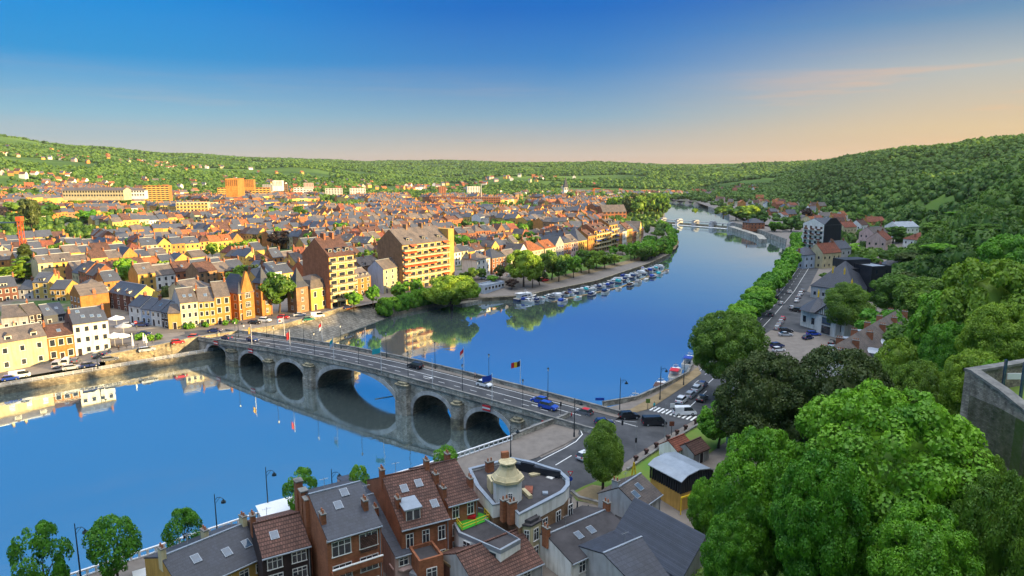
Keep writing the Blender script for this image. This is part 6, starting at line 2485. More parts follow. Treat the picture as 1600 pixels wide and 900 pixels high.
# far bank
tpx(437, 489, 424, 64, 'broad', 'large round chestnut between the red brick villa and the turreted villa', var=0)
tpx(706, 478, 428, 92, 'willow', 'wide pale green willow at the corner of the jetty', var=0, lod=1)
for k, (px, b_, t_, w, kd, lb) in enumerate([(553, 482, 454, 30, 'bright', 'round street tree in front of the turreted villa balcony block'), (583, 478, 445, 24, 'bright', 'round street tree before the banded orange brick house'), (627, 470, 438, 36, 'bright', 'round street tree left of the pair before the cream house'), (650, 464, 433, 26, 'bright', 'round street tree right of the pair before the awning block'), (728, 446, 424, 24, 'broad', 'round dark tree behind the willow'), (738, 440, 418, 22, 'broad', 'dark round tree before the brick villa behind the boathouse'), (752, 440, 418, 20, 'broad', 'second dark round tree before the villas behind the boathouse'), (781, 436, 414, 20, 'dark', 'small dark round tree at the edge of the marina car park'), (818, 448, 390, 58, 'light', 'tallest yellow-green tree behind the marina'), (862, 438, 390, 40, 'broad', 'green tree right of the tallest marina tree'), (884, 432, 396, 32, 'light', 'yellow-green tree at the middle of the marina'), (908, 426, 390, 36, 'broad', 'rounded tree in front of the pointed slate roof'), (932, 420, 390, 40, 'light', 'wide tree in front of the five-storey flats'), (843, 446, 412, 28, 'dark', 'dark tree between the two tallest marina trees'), (832, 450, 398, 34, 'light', 'slender light tree touching the tallest marina tree'), (873, 440, 400, 30, 'broad', 'green marina tree with low branches before the grey gabled house'), (896, 434, 398, 28, 'bright', 'bright tree before the brick house with dark mansard'), (920, 427, 396, 30, 'light', 'yellow-green tree before the orange brick promenade house'), (945, 420, 394, 32, 'broad', 'broad tree at the right end of the five-storey flats'), (770, 450, 430, 24, 'bright', 'small bright tree at the end of the boathouse'), (960, 414, 396, 26, 'light', 'light bushy tree at the upstream end of the marina'), (800, 452, 436, 24, 'copper', 'copper-leaved bush beside the boathouse'), (956, 402, 384, 18, 'bright', 'small round tree before the narrow flats'), (972, 398, 380, 20, 'bright', 'small round tree right of the promenade flats'), (600, 500, 476, 0, 'bush', '')]):
    if w:
        tpx(px, b_, t_, w, kd, lb, 'trees on the far promenade' if False else None, var=k)
# bushes
hb = resample([(-50, 274), (-42, 287), (-29, 304), (-16, 311)], 4.6)
for k, (x, y) in enumerate(hb):
    tree(x - 2.5, y + 2, 'bush', .75 + .15 * rng.random(), f'dense green riverside bush, {ORD[min(k, 15)]} from the stone slipway', 'bushes along the far bank below the red-awning block', sz=1.25 + .3 * rng.random(), z=1.5, var=k, cat='bush', lod=1)
k = 0
for x, y in resample([(90, 436), (104, 462), (112, 485), (118, 512), (128, 545), (136, 580)], 8):
    for q in (0, 1):
        k += 1
        if k > 16:
            break
        tree(x - 4 - 9 * q, y + 3, ('bright', 'broad', 'willow')[k % 3] if q == 0 else 'bright', .8 + .35 * rng.random(), f'leafy tree on the river bend, {ORD[k - 1]} going upstream from the marina', 'trees on the river bend', sz=.7 + .4 * rng.random(), z=2.5, var=k)
k = 0
for x, y in resample([(112, 480), (135, 560), (150, 618), (160, 700), (165, 765)], 11)[:26]:
    k += 1
    tree(x - 3.5, y, 'bush', .8 + .3 * rng.random(), f'low bush on the upstream bank, {ORD[k - 1] if k < 17 else ORD[k - 17] + " nearest the weir"} from the river bend', 'bushes on the upstream bank', sz=1 + .4 * rng.random(), z=1, var=k, cat='bush')
k = 0
while k < 26:
    x, y = rng.uniform(120, 215), rng.uniform(790, 1010)
    if inpoly(x, y, RIV) or segdist(np.array([x]), np.array([y]), LB)[0] > 62:
        continue
    tree(x, y, ('light', 'broad', 'dark', 'broad')[k % 4], 1.4 + .6 * rng.random(), f'tall tree on the wooded island above the weir, {ORD[k] if k < 16 else ORD[k - 16] + " of the rear clump"}', 'tall trees of the island above the weir', sz=1.9 + .5 * rng.random(), z=3, var=k)
    k += 1
for k, (px, b_, t_, w, kd, lb) in enumerate([(45, 436, 372, 48, 'conifer', 'large golden-green cedar in the gardens at the left edge'), (38, 442, 398, 26, 'poplar', 'pale pointed conifer in front of the large cedar'), (96, 430, 398, 60, 'bright', 'bright green round tree right of the large cedar'), (20, 440, 415, 60, 'light', 'yellow-green bush at the left edge below the cedar'), (150, 425, 402, 40, 'bright', 'bright green tree behind the bay-windowed corner'), (50, 365, 308, 32, 'dark', 'tall dark pine standing over the left terraces'), (30, 340, 312, 40, 'broad', 'broad tree left of the tall dark pine'), (70, 345, 316, 46, 'broad', 'broad tree right of the tall dark pine'), (118, 326, 298, 16, 'poplar', 'slim dark cypress in front of the long pale school'), (140, 350, 326, 36, 'bright', 'bright round tree near the left terraces'), (160, 348, 330, 30, 'light', 'yellow-green tree beside the bright round one'), (190, 325, 308, 26, 'broad', 'tree hiding the school wing'), (280, 365, 342, 20, 'conifer', 'single spruce among the roofs below the cream apartments'), (150, 382, 366, 28, 'broad', 'tree between the left terraces and the wide shed'), (86, 372, 352, 12, 'conifer', 'small pointed fir in the left terraces'), (440, 388, 360, 46, 'copper', 'dark copper beech in the middle of the town'), (490, 392, 362, 40, 'bright', 'bright green tree right of the copper beech'), (535, 372, 346, 30, 'bright', 'bright tree left of a pair behind the gable block'), (553, 374, 352, 28, 'light', 'yellow-green tree right of a pair behind the gable block'), (425, 344, 322, 24, 'broad', 'tree beside the red office block'), (468, 346, 322, 28, 'broad', 'tree left of the slate church hall'), (330, 370, 352, 30, 'bright', 'tree below the cream apartments'), (588, 382, 366, 26, 'light', 'yellow tree behind the gable of the awning block'), (718, 400, 366, 40, 'bright', 'tall bright tree right of the awning block tower'), (745, 400, 375, 40, 'broad', 'wide tree above the villas behind the boathouse'), (790, 372, 345, 44, 'bright', 'round tree in the middle of the upstream town'), (765, 395, 370, 26, 'light', 'yellow tree left of the mansion'), (830, 395, 368, 34, 'broad', 'tree behind the pointed slate roof'), (915, 352, 335, 36, 'broad', 'dark round tree behind the promenade flats'), (890, 358, 346, 30, 'bright', 'small green tree behind the pointed slate roof'), (640, 332, 322, 40, 'broad', 'row-end tree before the long red building'), (660, 333, 322, 30, 'bright', 'bright tree before the long red building'), (1210, 362, 345, 26, 'bright', 'bright round tree beside the lock'), (1236, 362, 336, 34, 'broad', 'broad tree right of the lock trees'), (1262, 350, 325, 28, 'copper', 'dark copper tree left of the pale apartment block'), (1190, 352, 330, 30, 'broad', 'tree by the red lock house'), (1150, 345, 322, 34, 'broad', 'dense tree on the lock island'), (1170, 343, 320, 34, 'light', 'golden tree on the lock island'), (1130, 340, 322, 30, 'broad', 'leftmost dense tree on the lock island'), (1295, 445, 425, 30, 'broad', 'olive tree before the casino hall'), (1265, 508, 492, 22, 'bright', 'small round tree on the casino lawn'), (1340, 350, 332, 26, 'broad', 'tree behind the valley houses'), (1395, 380, 352, 40, 'broad', 'big tree between the pink house and the white house'), (1420, 410, 385, 50, 'broad', 'tree below the red-hipped house'), (1360, 420, 398, 36, 'broad', 'tree left of the patterned brick villa'), (1330, 400, 378, 36, 'bright', 'tree between the pale apartments and pink villa'), (1420, 455, 425, 50, 'dark', 'dark tree right of the patterned brick villa'), (1310, 395, 380, 26, 'broad', 'small tree at the foot of the black gable'), (1123, 312, 298, 5, 'poplar', 'slim poplar standing above the far village'), (1070, 312, 303, 14, 'broad', 'tree in the far village by the river'), (1085, 335, 325, 10, 'light', 'yellow tree on the far towpath')]):
    tpx(px, b_, t_, w, kd, lb, var=k)
# gardens and green gaps between the street blocks
k = 0
spots = []
for cx, cy, a in parks:
    for _ in range(5):
        spots.append((cx + rng.normal() * 19, cy + rng.normal() * 14))
for c in cand[::3]:
    if c['D'] > 270:
        q = c['d'] + 7
        spots.append((c['A'][0] + math.cos(c['rz']) * 3 - math.sin(c['rz']) * q, c['A'][1] + math.sin(c['rz']) * 3 + math.cos(c['rz']) * q))
spots = [s for s in spots if -30 < 800 + FPX * s[0] / s[1] < 1600 and not any(inpoly(s[0], s[1], h_) for h_ in HEROES) and not inpoly(s[0], s[1], RIV)]
spots.sort(key=lambda s: math.hypot(*s))
restx = []
lmx = [(60, 'the large cedar'), (200, 'the bay-windowed corner'), (330, 'the café row'), (430, 'the brick villa'), (520, 'the turreted villa'), (660, 'the awning block'), (780, 'the boathouse'), (860, 'the mansion'), (930, 'the pointed slate roof'), (1100, 'the promenade flats')]
cnt = {}
for s in spots:
    D = math.hypot(*s)
    if k < 105 and D < 900:
        px = 800 + FPX * s[0] / s[1]
        lm = min(lmx, key=lambda q: abs(q[0] - px))[1]
        cnt[lm] = cnt.get(lm, 0) + 1
        kd = rng.choice(['bright', 'broad', 'light', 'broad', 'bright', 'conifer', 'dark', 'light', 'bright'])
        n_ = cnt[lm]
        tree(s[0], s[1], kd, .7 + .5 * rng.random(), f'{dict(bright="bright green", broad="green", light="yellow-green", conifer="pointed", dark="dark")[kd]} garden tree behind {lm[4:]}, {ORD[min(n_ - 1, 15)]}{" farther" if n_ > 16 else ""} going inland', 'garden trees between the row houses', sz=.75 + .4 * rng.random(), var=k)
        k += 1
    else:
        restx.append(s)
print('garden trees', k, 'rest', len(restx))
# the remaining garden greenery and far valley trees as one mass
gx, gy = [s[0] for s in restx], [s[1] for s in restx]
for _ in range(4600):
    D = rng.uniform(620, 1700)
    a = rng.uniform(-44, 24)
    x, y = D * math.sin(math.radians(a)), D * math.cos(math.radians(a))
    px = 800 + FPX * x / y
    if snoise(x, y, 150, 51) > (.0 if px > 340 else -.5) or rng.random() < .1:
        gx.append(x)
        gy.append(y)
for _ in range(700):
    D = rng.uniform(420, 1500)
    a = rng.uniform(11, 33)
    gx.append(D * math.sin(math.radians(a)))
    gy.append(D * math.cos(math.radians(a)))
gx, gy = np.array(gx), np.array(gy)
m = ~inpoly(gx, gy, RIV) & (segdist(gx, gy, FOOT, True) < 3) & (segdist(gx, gy, LB) > 5) & (segdist(gx, gy, RB) > 9) & (segdist(gx, gy, R1) > 12)
for hp in HEROES:
    m &= ~inpoly(gx, gy, hp)
gx, gy = gx[m], gy[m]
n = len(gx)
Dg = np.hypot(gx, gy)
nm = Dg < 800
for sel, pr, nme in ((nm, [blob(60 + i, 300, .8) for i in range(3)], 'garden_greenery'), (~nm, [blob(70 + i, 70, 1.6) for i in range(3)], 'far_garden_greenery')):
    q = int(sel.sum())
    if q:
        forest(nme, gx[sel], gy[sel], terrain(gx[sel], gy[sel]) - 1, .5 + .5 * rng.random(q), .55 + .5 * rng.random(q), rng.random(q), pr)
# undergrowth on the near slope
X, Y = rng.uniform(4, 190, 4200), rng.uniform(14, 290, 4200)
hd = segdist(X, Y, FOOT, True)
m = (hd > -3) & (Y > 14 + X * .1) & (hd < 120)
X, Y = X[m], Y[m]
n = len(X)
fz_ = terrain(X, Y)
near_ = Y < 120
nk = np.where(Y < 62, .38, 1.0)
for sel, pr, nme in ((near_, [blob(80 + i, 1500, .26, False) for i in range(2)], 'slope_undergrowth'), (~near_, [blob(90 + i, 320, .6) for i in range(3)], 'slope_greenery')):
    q = int(sel.sum())
    forest(nme, X[sel], Y[sel], fz_[sel] - 1.2, (.3 + .3 * rng.random(q)) * nk[sel], (.28 + .3 * rng.random(q)) * nk[sel], rng.random(q), pr)
# ---------------------------------------------------------------- vehicles
def car_parts(kind):
    """half profiles: lists of (x, z) for body and greenhouse; length along x, nose at +x"""
    if kind == 'hatch':
        return 4.1, 1.76, [(-2.05, .35), (-2.02, .95), (2.0, .8), (2.05, .4)], [(-1.98, .93), (-1.55, 1.47), (.25, 1.45), (1.05, .9)]
    if kind == 'sedan':
        return 4.6, 1.8, [(-2.3, .35), (-2.28, .98), (2.2, .8), (2.3, .4)], [(-1.75, .96), (-1.0, 1.43), (.35, 1.42), (1.2, .88)]
    if kind == 'suv':
        return 4.5, 1.86, [(-2.25, .4), (-2.22, 1.1), (2.15, .98), (2.25, .45)], [(-2.1, 1.08), (-1.75, 1.68), (.4, 1.66), (1.15, 1.05)]
    if kind == 'estate':
        return 4.7, 1.82, [(-2.35, .35), (-2.32, 1.0), (2.25, .82), (2.35, .4)], [(-2.25, .98), (-1.9, 1.5), (.3, 1.46), (1.15, .9)]
    return 5.2, 1.95, [(-2.6, .4), (-2.6, 1.15), (2.5, 1.0), (2.6, .45)], [(-2.58, 1.12), (-2.45, 2.0), (1.3, 1.95), (2.2, 1.08)]


CM = {}


def loft(b, prof, w0, w1, k, z0=None, kt=None):
    """solid across the width from a side profile; wider (w0) at the bottom than the top (w1)"""
    zs = [z for _, z in prof]
    lo, hi = min(zs), max(zs)
    W_ = lambda z: (w0 + (w1 - w0) * (z - lo) / max(hi - lo, 1e-6)) / 2
    A_ = [(x, -W_(z), z) for x, z in prof]
    B_ = [(x, W_(z), z) for x, z in prof]
    n = len(prof)
    V = A_ + B_
    b.add(V, [tuple(range(n)), tuple(range(2 * n - 1, n - 1, -1))], k)
    for i in range(n):
        j = (i + 1) % n
        b.add([A_[i], B_[i], B_[j], A_[j]], [(0, 1, 2, 3)], kt if (kt is not None and i == 1) else k)


def car_meshes(kind):
    if kind in CM:
        return CM[kind]
    L_, wd, body, gh = car_parts(kind)
    b = MB()
    x0, x1 = body[0][0], body[-1][0]
    zt0, zt1 = body[1][1], body[2][1]
    pr = [(x0 + .12, body[0][1] - .1), (x0, .55), (x0 + .03, zt0 - .12), (x0 + .14, zt0), (gh[-1][0], gh[-1][1] + .03), (x1 - .35, zt1 - .05), (x1 - .06, zt1 - .22), (x1, .5), (x1 - .12, body[0][1] - .1)]
    loft(b, pr, wd, wd * .93, 0)
    # roof skin above the glasshouse
    g = gh
    b.add([(g[1][0] + .12, -wd * .36, g[1][1] + .03), (g[2][0], -wd * .36, g[2][1] + .03), (g[2][0], wd * .36, g[2][1] + .03), (g[1][0] + .12, wd * .36, g[1][1] + .03), (g[1][0] - .05, -wd * .38, g[1][1] - .06), (g[2][0] + .1, -wd * .38, g[2][1] - .06), (g[2][0] + .1, wd * .38, g[2][1] - .06), (g[1][0] - .05, wd * .38, g[1][1] - .06)], [(0, 1, 2, 3), (0, 4, 5, 1), (1, 5, 6, 2), (2, 6, 7, 3), (3, 7, 4, 0)], 0)
    if kind == 'van':
        b.box(g[1][0], -.4, -wd * .475, wd * .475, 1.1, 1.95, 0)
    bm_ = b
    b = MB()
    loft(b, g, wd * .9, wd * .74, 0)
    gm = b.mesh('window_glass', [M['car_glass']])
    b = MB()
    b.cyl((0, -.11, 0), (0, .11, 0), .33, .33, 12, 0)
    b.cyl((0, -.12, 0), (0, .12, 0), .19, .19, 8, 1)
    wm = b.mesh('wheel', [M['tyre'], M['steel']])
    b = MB()
    b.box(-.05, .03, -.22, .22, -.07, .08)
    hm = b.mesh('headlight', [M['frame']])
    b = MB()
    b.box(-.03, .05, -.15, .15, -.1, .12)
    rm_ = b.mesh('tail_light', [M['red']])
    CM[kind] = (L_, wd, bm_, gm, wm, hm, rm_, {}, zt0, zt1)
    return CM[kind]


def car(kind, color, p, heading, label, z=None, group=None, name='parked_car', cat='car', roof2=None):
    L_, wd, bmb, gm, wm, hm, rm_, bodies, zt0, zt1 = car_meshes(kind)
    if color not in bodies:
        bodies[color] = bmb.mesh('body', [M['car_' + color]])
    x, y = p[:2]
    if z is None:
        z = gz(x, y) + .05
    t = thing(name, label, cat, (x, y, z), heading, group)
    put('body', bodies[color], t)
    put('glass', gm, t)
    if roof2:
        b = MB()
        b.box(-1.3, .2, -.62, .62, 1.49, 1.52)
        b.obj('roof_panel', M[roof2], t)
    for sx in (-1, 1):
        for sy in (-1, 1):
            put('wheel', wm, t, (sx * L_ * .31, sy * (wd / 2 - .1), .33))
        put('headlight', hm, t, (L_ / 2 - .04, sx * wd * .33, .62))
        put('tail_light', rm_, t, (-L_ / 2 + .0, sx * wd * .36, .8))
    return t


def hd_px(p, q, z):
    a, b_ = W(*p, z), W(*q, z)
    return math.atan2(b_[1] - a[1], b_[0] - a[0])


# on the bridge
def on_deck(px, py):
    x, y = W(px, py, 9)
    for _ in range(5):
        m = (x - BA[0]) * BU[0] + (y - BA[1]) * BU[1]
        x, y = W(px, py, deck(m) + .4)
    n = (x - BA[0]) * BN[0] + (y - BA[1]) * BN[1]
    return m, n


for px, py, kd, cl, fl_, lb, r2 in [(650, 572, 'suv', 'black', 0, 'black four-wheel drive alone in the middle of the bridge', None), (757, 601, 'hatch', 'white', 1, 'white hatchback on the bridge beside the dark blue flag', None), (843, 626, 'hatch', 'blue', 0, 'bright blue hatchback, rear one of two blue cars near the bridge end', None), (857, 636, 'suv', 'blue', 1, 'blue four-wheel drive waiting at the stop line of the bridge', None), (912, 645, 'hatch', 'grey', 0, 'dark grey hatchback with red roof on the zebra crossing', 'red'), (354, 528, 'hatch', 'dark blue', 0, 'small dark car on the far end of the bridge above the second arch', None), (395, 531, 'sedan', 'dark blue', 1, 'dark blue saloon behind the first white flagpole', None)]:
    m, n = on_deck(px, py)
    if px < 900:
        n = min(max(n, 3.0), 9.3)
        x, y, z = BP(m, n)
    else:
        x, y = W(px, py + 4, 6.6)
        z = None
    car(kd, cl, (x, y), BRZ + (math.pi if fl_ == 0 else 0), lb, z=z, name='car', roof2=r2)
rd = hd_px((1062, 650), (1104, 611), 5)
js = [(983, 651, 'suv', 'black', .2, 'black car leaving the junction in front of the riverside kerb'), (1022, 661, 'van', 'black', 0.1, 'large black van in the middle of the junction'), (944, 661, 'hatch', 'dark blue', .2, 'dark blue car half hidden behind the top of the lime tree'), (1069, 645, 'van', 'white', .1, 'white van driving over the long zebra crossing'), (1065, 626, 'suv', 'white', rd, 'white car, nearest of three pale cars queuing beside the moored boats'), (1079, 617, 'estate', 'silver', rd, 'silver car, second of three pale cars queuing beside the moored boats'), (1089, 608, 'suv', 'white', rd, 'white car, farthest of three pale cars queuing beside the moored boats'), (1098, 601, 'hatch', 'dark blue', rd, 'dark blue car ahead of the pale queue beside the moored boats'), (1097, 623, 'sedan', 'black', rd, 'dark car in the right lane half under the round olive tree'), (915, 713, 'hatch', 'white', .8, 'white hatchback half hidden by the lime tree trunk side')]
for px, py, kd, cl, h_, lb in js:
    x, y = PX([(px, py + 3)])[0]
    car(kd, cl, (x, y), h_, lb, z=fl(x, y) + .06, name='car')
rh = hd_px((1212, 488), (1240, 455), 5)
for px, py, kd, cl, h_, lb in [(1205, 492, 'estate', 'grey', rh, 'dark grey car, nearest moving car on the river road before the casino'), (1221, 474, 'hatch', 'silver', rh, 'silver car in the middle lane of the river road'), (1214, 466, 'hatch', 'black', rh, 'black car under the plane trees on the river road'), (1234, 456, 'hatch', 'white', rh, 'white car, farthest moving car on the river road'), (1262, 401, 'estate', 'black', rh, 'dark car at the bend of the river road by the pale apartments'), (1245, 470, 'sedan', 'white', rh, 'white car, nearest in the parked line beside the casino'), (1248, 464, 'hatch', 'silver', rh, 'silver car, second in the parked line beside the casino'), (1251, 459, 'suv', 'white', rh, 'white car, third in the parked line beside the casino'), (1254, 454, 'hatch', 'grey', rh, 'grey car, farthest in the parked line beside the casino'), (1236, 481, 'estate', 'silver', rh + .3, 'pale blue-silver car on the casino forecourt'), (1243, 485, 'suv', 'black', rh + 1.2, 'black car on the casino forecourt'), (1214, 513, 'hatch', 'silver', rh, 'silver car, nearest of four parked nose to tail by the car park corner'), (1217, 508, 'sedan', 'grey', rh, 'grey car, second of four parked nose to tail by the car park corner'), (1220, 503, 'hatch', 'silver', rh, 'silver car, third of four parked nose to tail by the car park corner'), (1223, 498, 'hatch', 'red', rh, 'dark red car, farthest of four parked nose to tail by the car park corner'), (1228, 517, 'estate', 'black', 0, 'black car in the first bay of the car park'), (1227, 523, 'sedan', 'silver', 0, 'silver saloon parked beside the black car in the car park'), (1271, 522, 'estate', 'blue', 0, 'blue car in the far corner of the car park'), (1262, 528, 'hatch', 'dark blue', .5, 'dark blue car in front of the blue one in the car park'), (1214, 541, 'suv', 'dark blue', .3, 'dark blue car between tree crowns at the near end of the car park'), (1216, 547, 'hatch', 'white', .3, 'white car nearest the olive round tree in the car park'), (1300, 536, 'hatch', 'black', .9, 'black car by the near gable of the blue-dormered terrace')]:
    x, y = PX([(px, py + 2)])[0]
    car(kd, cl, (x, y), h_, lb, z=fl(x, y) + .07)
qh = math.atan2(.80, .60)
for px, py, kd, cl, h_, lb in [(31, 590, 'van', 'white', qh - .35, 'white camper van parked on the quay below the long cream house'), (17, 594, 'hatch', 'blue', qh - .35, 'small blue car behind the white camper van'), (90, 573, 'van', 'silver', qh + 1.0, 'silver van parked nose-in before the orange brick house'), (104, 569, 'van', 'white', qh + 1.0, 'white van parked nose-in before the orange brick house'), (119, 566, 'hatch', 'grey', qh + 1.0, 'grey car parked nose-in before the tall white corner house'), (112, 577, 'estate', 'silver', qh - .3, 'silver estate car at the quay edge near the railing'), (141, 573, 'estate', 'dark blue', qh - .3, 'dark car near the start of the ochre retaining wall'), (172, 564, 'estate', 'grey', qh - .3, 'dark grey car nearest the end of the ochre retaining wall'), (151, 558, 'hatch', 'grey', qh + .9, 'grey car beside the corner of the tall white house'), (167, 554, 'hatch', 'dark blue', qh + .9, 'dark blue car by the umbrella terrace'), (230, 549, 'estate', 'silver', qh - .35, 'pale blue-silver car driving down behind the ochre wall'), (278, 537, 'hatch', 'red', qh - .3, 'bright red car, nearer one of two red cars on the ramp'), (305, 529, 'hatch', 'red', qh - .9, 'bright red car, farther one of two red cars near the bridge head'), (336, 519, 'sedan', 'dark blue', qh - .9, 'dark saloon passing in front of the café row'), (200, 510, 'hatch', 'white', .4, 'white car parked in the side street by the red sign'), (222, 510, 'suv', 'dark blue', .2, 'dark blue car at the kerb of the low white and blue houses'), (225, 524, 'sedan', 'dark blue', .3, 'dark blue car behind the potted plants of the terrace'), (398, 506, 'sedan', 'black', -.2, 'black car before the orange-red villa'), (414, 503, 'suv', 'white', -.2, 'white car before the orange-red villa'), (443, 498, 'hatch', 'red', -.1, 'dark red car in front of the big chestnut'), (468, 494, 'sedan', 'silver', qh - .5, 'silver car before the turreted villa'), (483, 501, 'hatch', 'green', qh - .5, 'green car beside the white delivery van'), (496, 496, 'van', 'white', qh - .5, 'white delivery van before the turreted villa'), (542, 482, 'sedan', 'dark blue', qh, 'dark car under the balconies of the gable block'), (602, 473, 'sedan', 'white', qh, 'white car behind the riverside bushes'), (620, 470, 'hatch', 'red', qh, 'red car behind the riverside bushes'), (756, 440, 'sedan', 'white', .3, 'white car, left one in the parking above the boathouse'), (764, 438, 'hatch', 'silver', .3, 'silver car, middle one in the parking above the boathouse'), (773, 436, 'hatch', 'dark blue', .3, 'dark blue car, right one in the parking above the boathouse'), (797, 433, 'hatch', 'white', .3, 'white car at the foot of the orange-roofed mansion'), (851, 440, 'van', 'red', .8, 'red van on the marina path beside the trees')]:
    x, y, z = onground(px, py)
    car(kd, cl, (x, y), h_, lb)

# ---------------------------------------------------------------- boats
BM = {}


def boat(kind, x, y, rz, label, s=1.0, group='boats moored along the marina', name='motor_boat', canopy='blue', cat='boat', full=False):
    k = (kind, canopy, full)
    if k not in BM:
        r = {}
        L_, wd = (9.0, 3.0) if kind != 'open' else (7.0, 2.4)
        st = [(-.5, .86, .0), (-.25, 1.0, .02), (0, 1.0, .06), (.2, .9, .14), (.36, .6, .26), (.46, .28, .38), (.5, .02, .46)]
        b = MB()
        V = []
        for t, w, dz in st:
            x_ = t * L_
            hw = w * wd / 2
            V += [(x_ - (.25 if t > .4 else 0), 0, -.35), (x_, -hw * .82, .0), (x_, -hw, .75 + dz), (x_, hw, .75 + dz), (x_, hw * .82, .0)]
        for i in range(len(st) - 1):
            a = i * 5
            b.add([V[a + q] for q in range(5)] + [V[a + 5 + q] for q in range(5)], [(0, 5, 6, 1), (1, 6, 7, 2), (3, 8, 9, 4), (4, 9, 5, 0)], 0)
            b.add([V[a + 2], V[a + 3], V[a + 8], V[a + 7]], [(0, 1, 2, 3)], 1)
        b.add(V[:5], [(0, 1, 2, 3, 4)], 0)
        r['hull'] = b.mesh('hull', [M['whitem'] if kind != 'barge' else M['car_dark blue'], mat('boat_deck', (.55, .50, .42), .7, .1, 2)])
        if kind != 'open':
            b = MB()
            pr = [(-1.6, .85), (-1.5, 2.0), (1.0, 2.0), (2.1, .95)] if kind == 'cruiser' else [(-3.2, .85), (-3.2, 2.2), (1.4, 2.2), (2.0, .95)]
            loft(b, pr, wd * .78, wd * .66, 0)
            r['cabin'] = b.mesh('cabin', [M['whitem']])
            b = MB()
            for s_ in (-1, 1):
                for a, c in ((pr[1][0] + .2, -.5), (-.3, .8)):
                    b.box(a, c, s_ * wd * .375 - .03, s_ * wd * .375 + .03, 1.3, 1.75)
            b.add([(2.0, -wd * .3, 1.15), (2.0, wd * .3, 1.15), (1.15, wd * .27, 1.9), (1.15, -wd * .27, 1.9)], [(0, 1, 2, 3)], 0)
            r['cabin_window'] = b.mesh('cabin_window', [M['car_glass']])
        b = MB()
        if kind == 'open':
            b.box(-2.0, .6, -.9, .9, .9, 1.15)
        else:
            if full:
                b.box(-3.9, -1.0, -1.1, 1.1, 2.25, 2.36)
                for sx in (-3.8, -1.1):
                    for sy in (-1.05, 1.05):
                        b.cyl((sx, sy, .8), (sx, sy, 2.3), .04, .04, 4)
            else:
              b.add([(-3.9, -1.1, 2.1), (-1.2, -1.15, 2.4), (-1.2, 1.15, 2.4), (-3.9, 1.1, 2.1), (-4.1, -1.2, 1.0), (-1.4, -1.2, 1.0), (-1.4, 1.2, 1.0), (-4.1, 1.2, 1.0)], [(0, 1, 2, 3), (0, 4, 5, 1), (2, 6, 7, 3), (3, 7, 4, 0)])
        r['canopy'] = b.mesh('canopy', [M[canopy]])
        if full:
            b = MB()
            for s_ in (-1, 1):
                P = [(-1.0 + i * .75, s_ * wd * .5 * (1 if i < 3 else 1 - (i - 2) ** 2 / 26), 1.05 + .07 * i) for i in range(7)]
                for p, q in zip(P[:-1], P[1:]):
                    b.cyl((p[0], p[1], p[2] + .5), (q[0], q[1], q[2] + .5), .025, .025, 4)
                    b.cyl((p[0], p[1], p[2] - .25), (p[0], p[1], p[2] + .5), .025, .025, 4)
            b.cyl((-.2, 0, 2), (-.4, 0, 3.6), .06, .04, 5)
            b.box(-.5, -.1, -.6, .6, 2.9, 3.0)
            r['railing'] = b.mesh('railing', [M['steel']])
        BM[k] = r
    t = thing(name, label, cat, (x, y, .02), rz, group)
    t.scale = (s, s, s)
    for n_, me_ in BM[k].items():
        put(n_, me_, t)
    return t


wallR = offs(RB[7:10], 3.2)
for px, kd, cn, s, lb in [(997, 'cruiser', 'whitem', 1.35, 'white cabin cruiser with flat pale roof, moored nearest the bridge'), (1037, 'cruiser', 'tileb', 1.25, 'white motor yacht with brown canopy, second from the bridge'), (1060, 'cruiser', 'red', 1.15, 'boat with bright red canopy between the brown- and blue-topped boats'), (1082, 'cruiser', 'blue', 1.15, 'white boat with dark blue canopy, farthest along the quay wall')]:
    py = {997: 628, 1037: 603, 1060: 579, 1082: 560}[px]
    x, y = W(px - 4, py, 1.6)
    P = resample(wallR, .5)
    i = int(np.argmin([math.hypot(p[0] - x, p[1] - y) for p in P]))
    q = P[min(i + 4, len(P) - 1)]
    boat(kd, x, y, math.atan2(q[1] - P[max(i - 4, 0)][1], q[0] - P[max(i - 4, 0)][0]), lb, s, None, canopy=cn, full=True)
MR = resample([(4, 311), (45, 355), (88, 425)], 3.7)
mo = offs(MR, -4.6)
mo2 = offs(MR, -13)
cns = ['blue', 'car_dark blue', 'greyw', 'teal', 'car_grey', 'whitem', 'car_dark blue', 'tileb']
for i, (p, q) in enumerate(zip(mo, MR)):
    a = math.atan2(p[1] - q[1], p[0] - q[0]) + rng.normal() * .05
    cn = cns[i % 8]
    kd = ['cruiser', 'open', 'barge', 'barge', 'cruiser'][(i * 7) % 5]
    if i < 40:
        boat(kd, p[0], p[1], a + (math.pi if i % 3 else 0), f'{"white" if kd != "barge" else "dark blue"} boat, {ORD[i] if i < 16 else ORD[i - 16] + " past the sixteenth" if i < 32 else ORD[i - 32] + " of the farthest"} in the marina line from the jetty', .62 + .32 * rng.random(), canopy=cn)
b = MB()
P = mo2[2:-2]
strip(b, P, .7, -.7, -.1, .35)
tag(b.obj('pontoon', M['dirt']), 'long floating pontoon outside the marina line of boats', 'pontoon')
for i, p in enumerate(mo2[3:-3:3]):
    a = math.atan2(.8, .6) + rng.normal() * .04
    boat(['cruiser', 'open', 'barge'][i % 3], p[0] + 2.4, p[1] - 1.8, a, f'boat lying outside the pontoon, {ORD[i]} going upstream', .8, 'boats outside the pontoon', canopy=cns[(i * 3) % 8])
boat('barge', *W(822, 468, 0), .75, 'purple-blue barge with white roof, nearest boat by the jetty', 1.5, None, canopy='whitem', full=True)
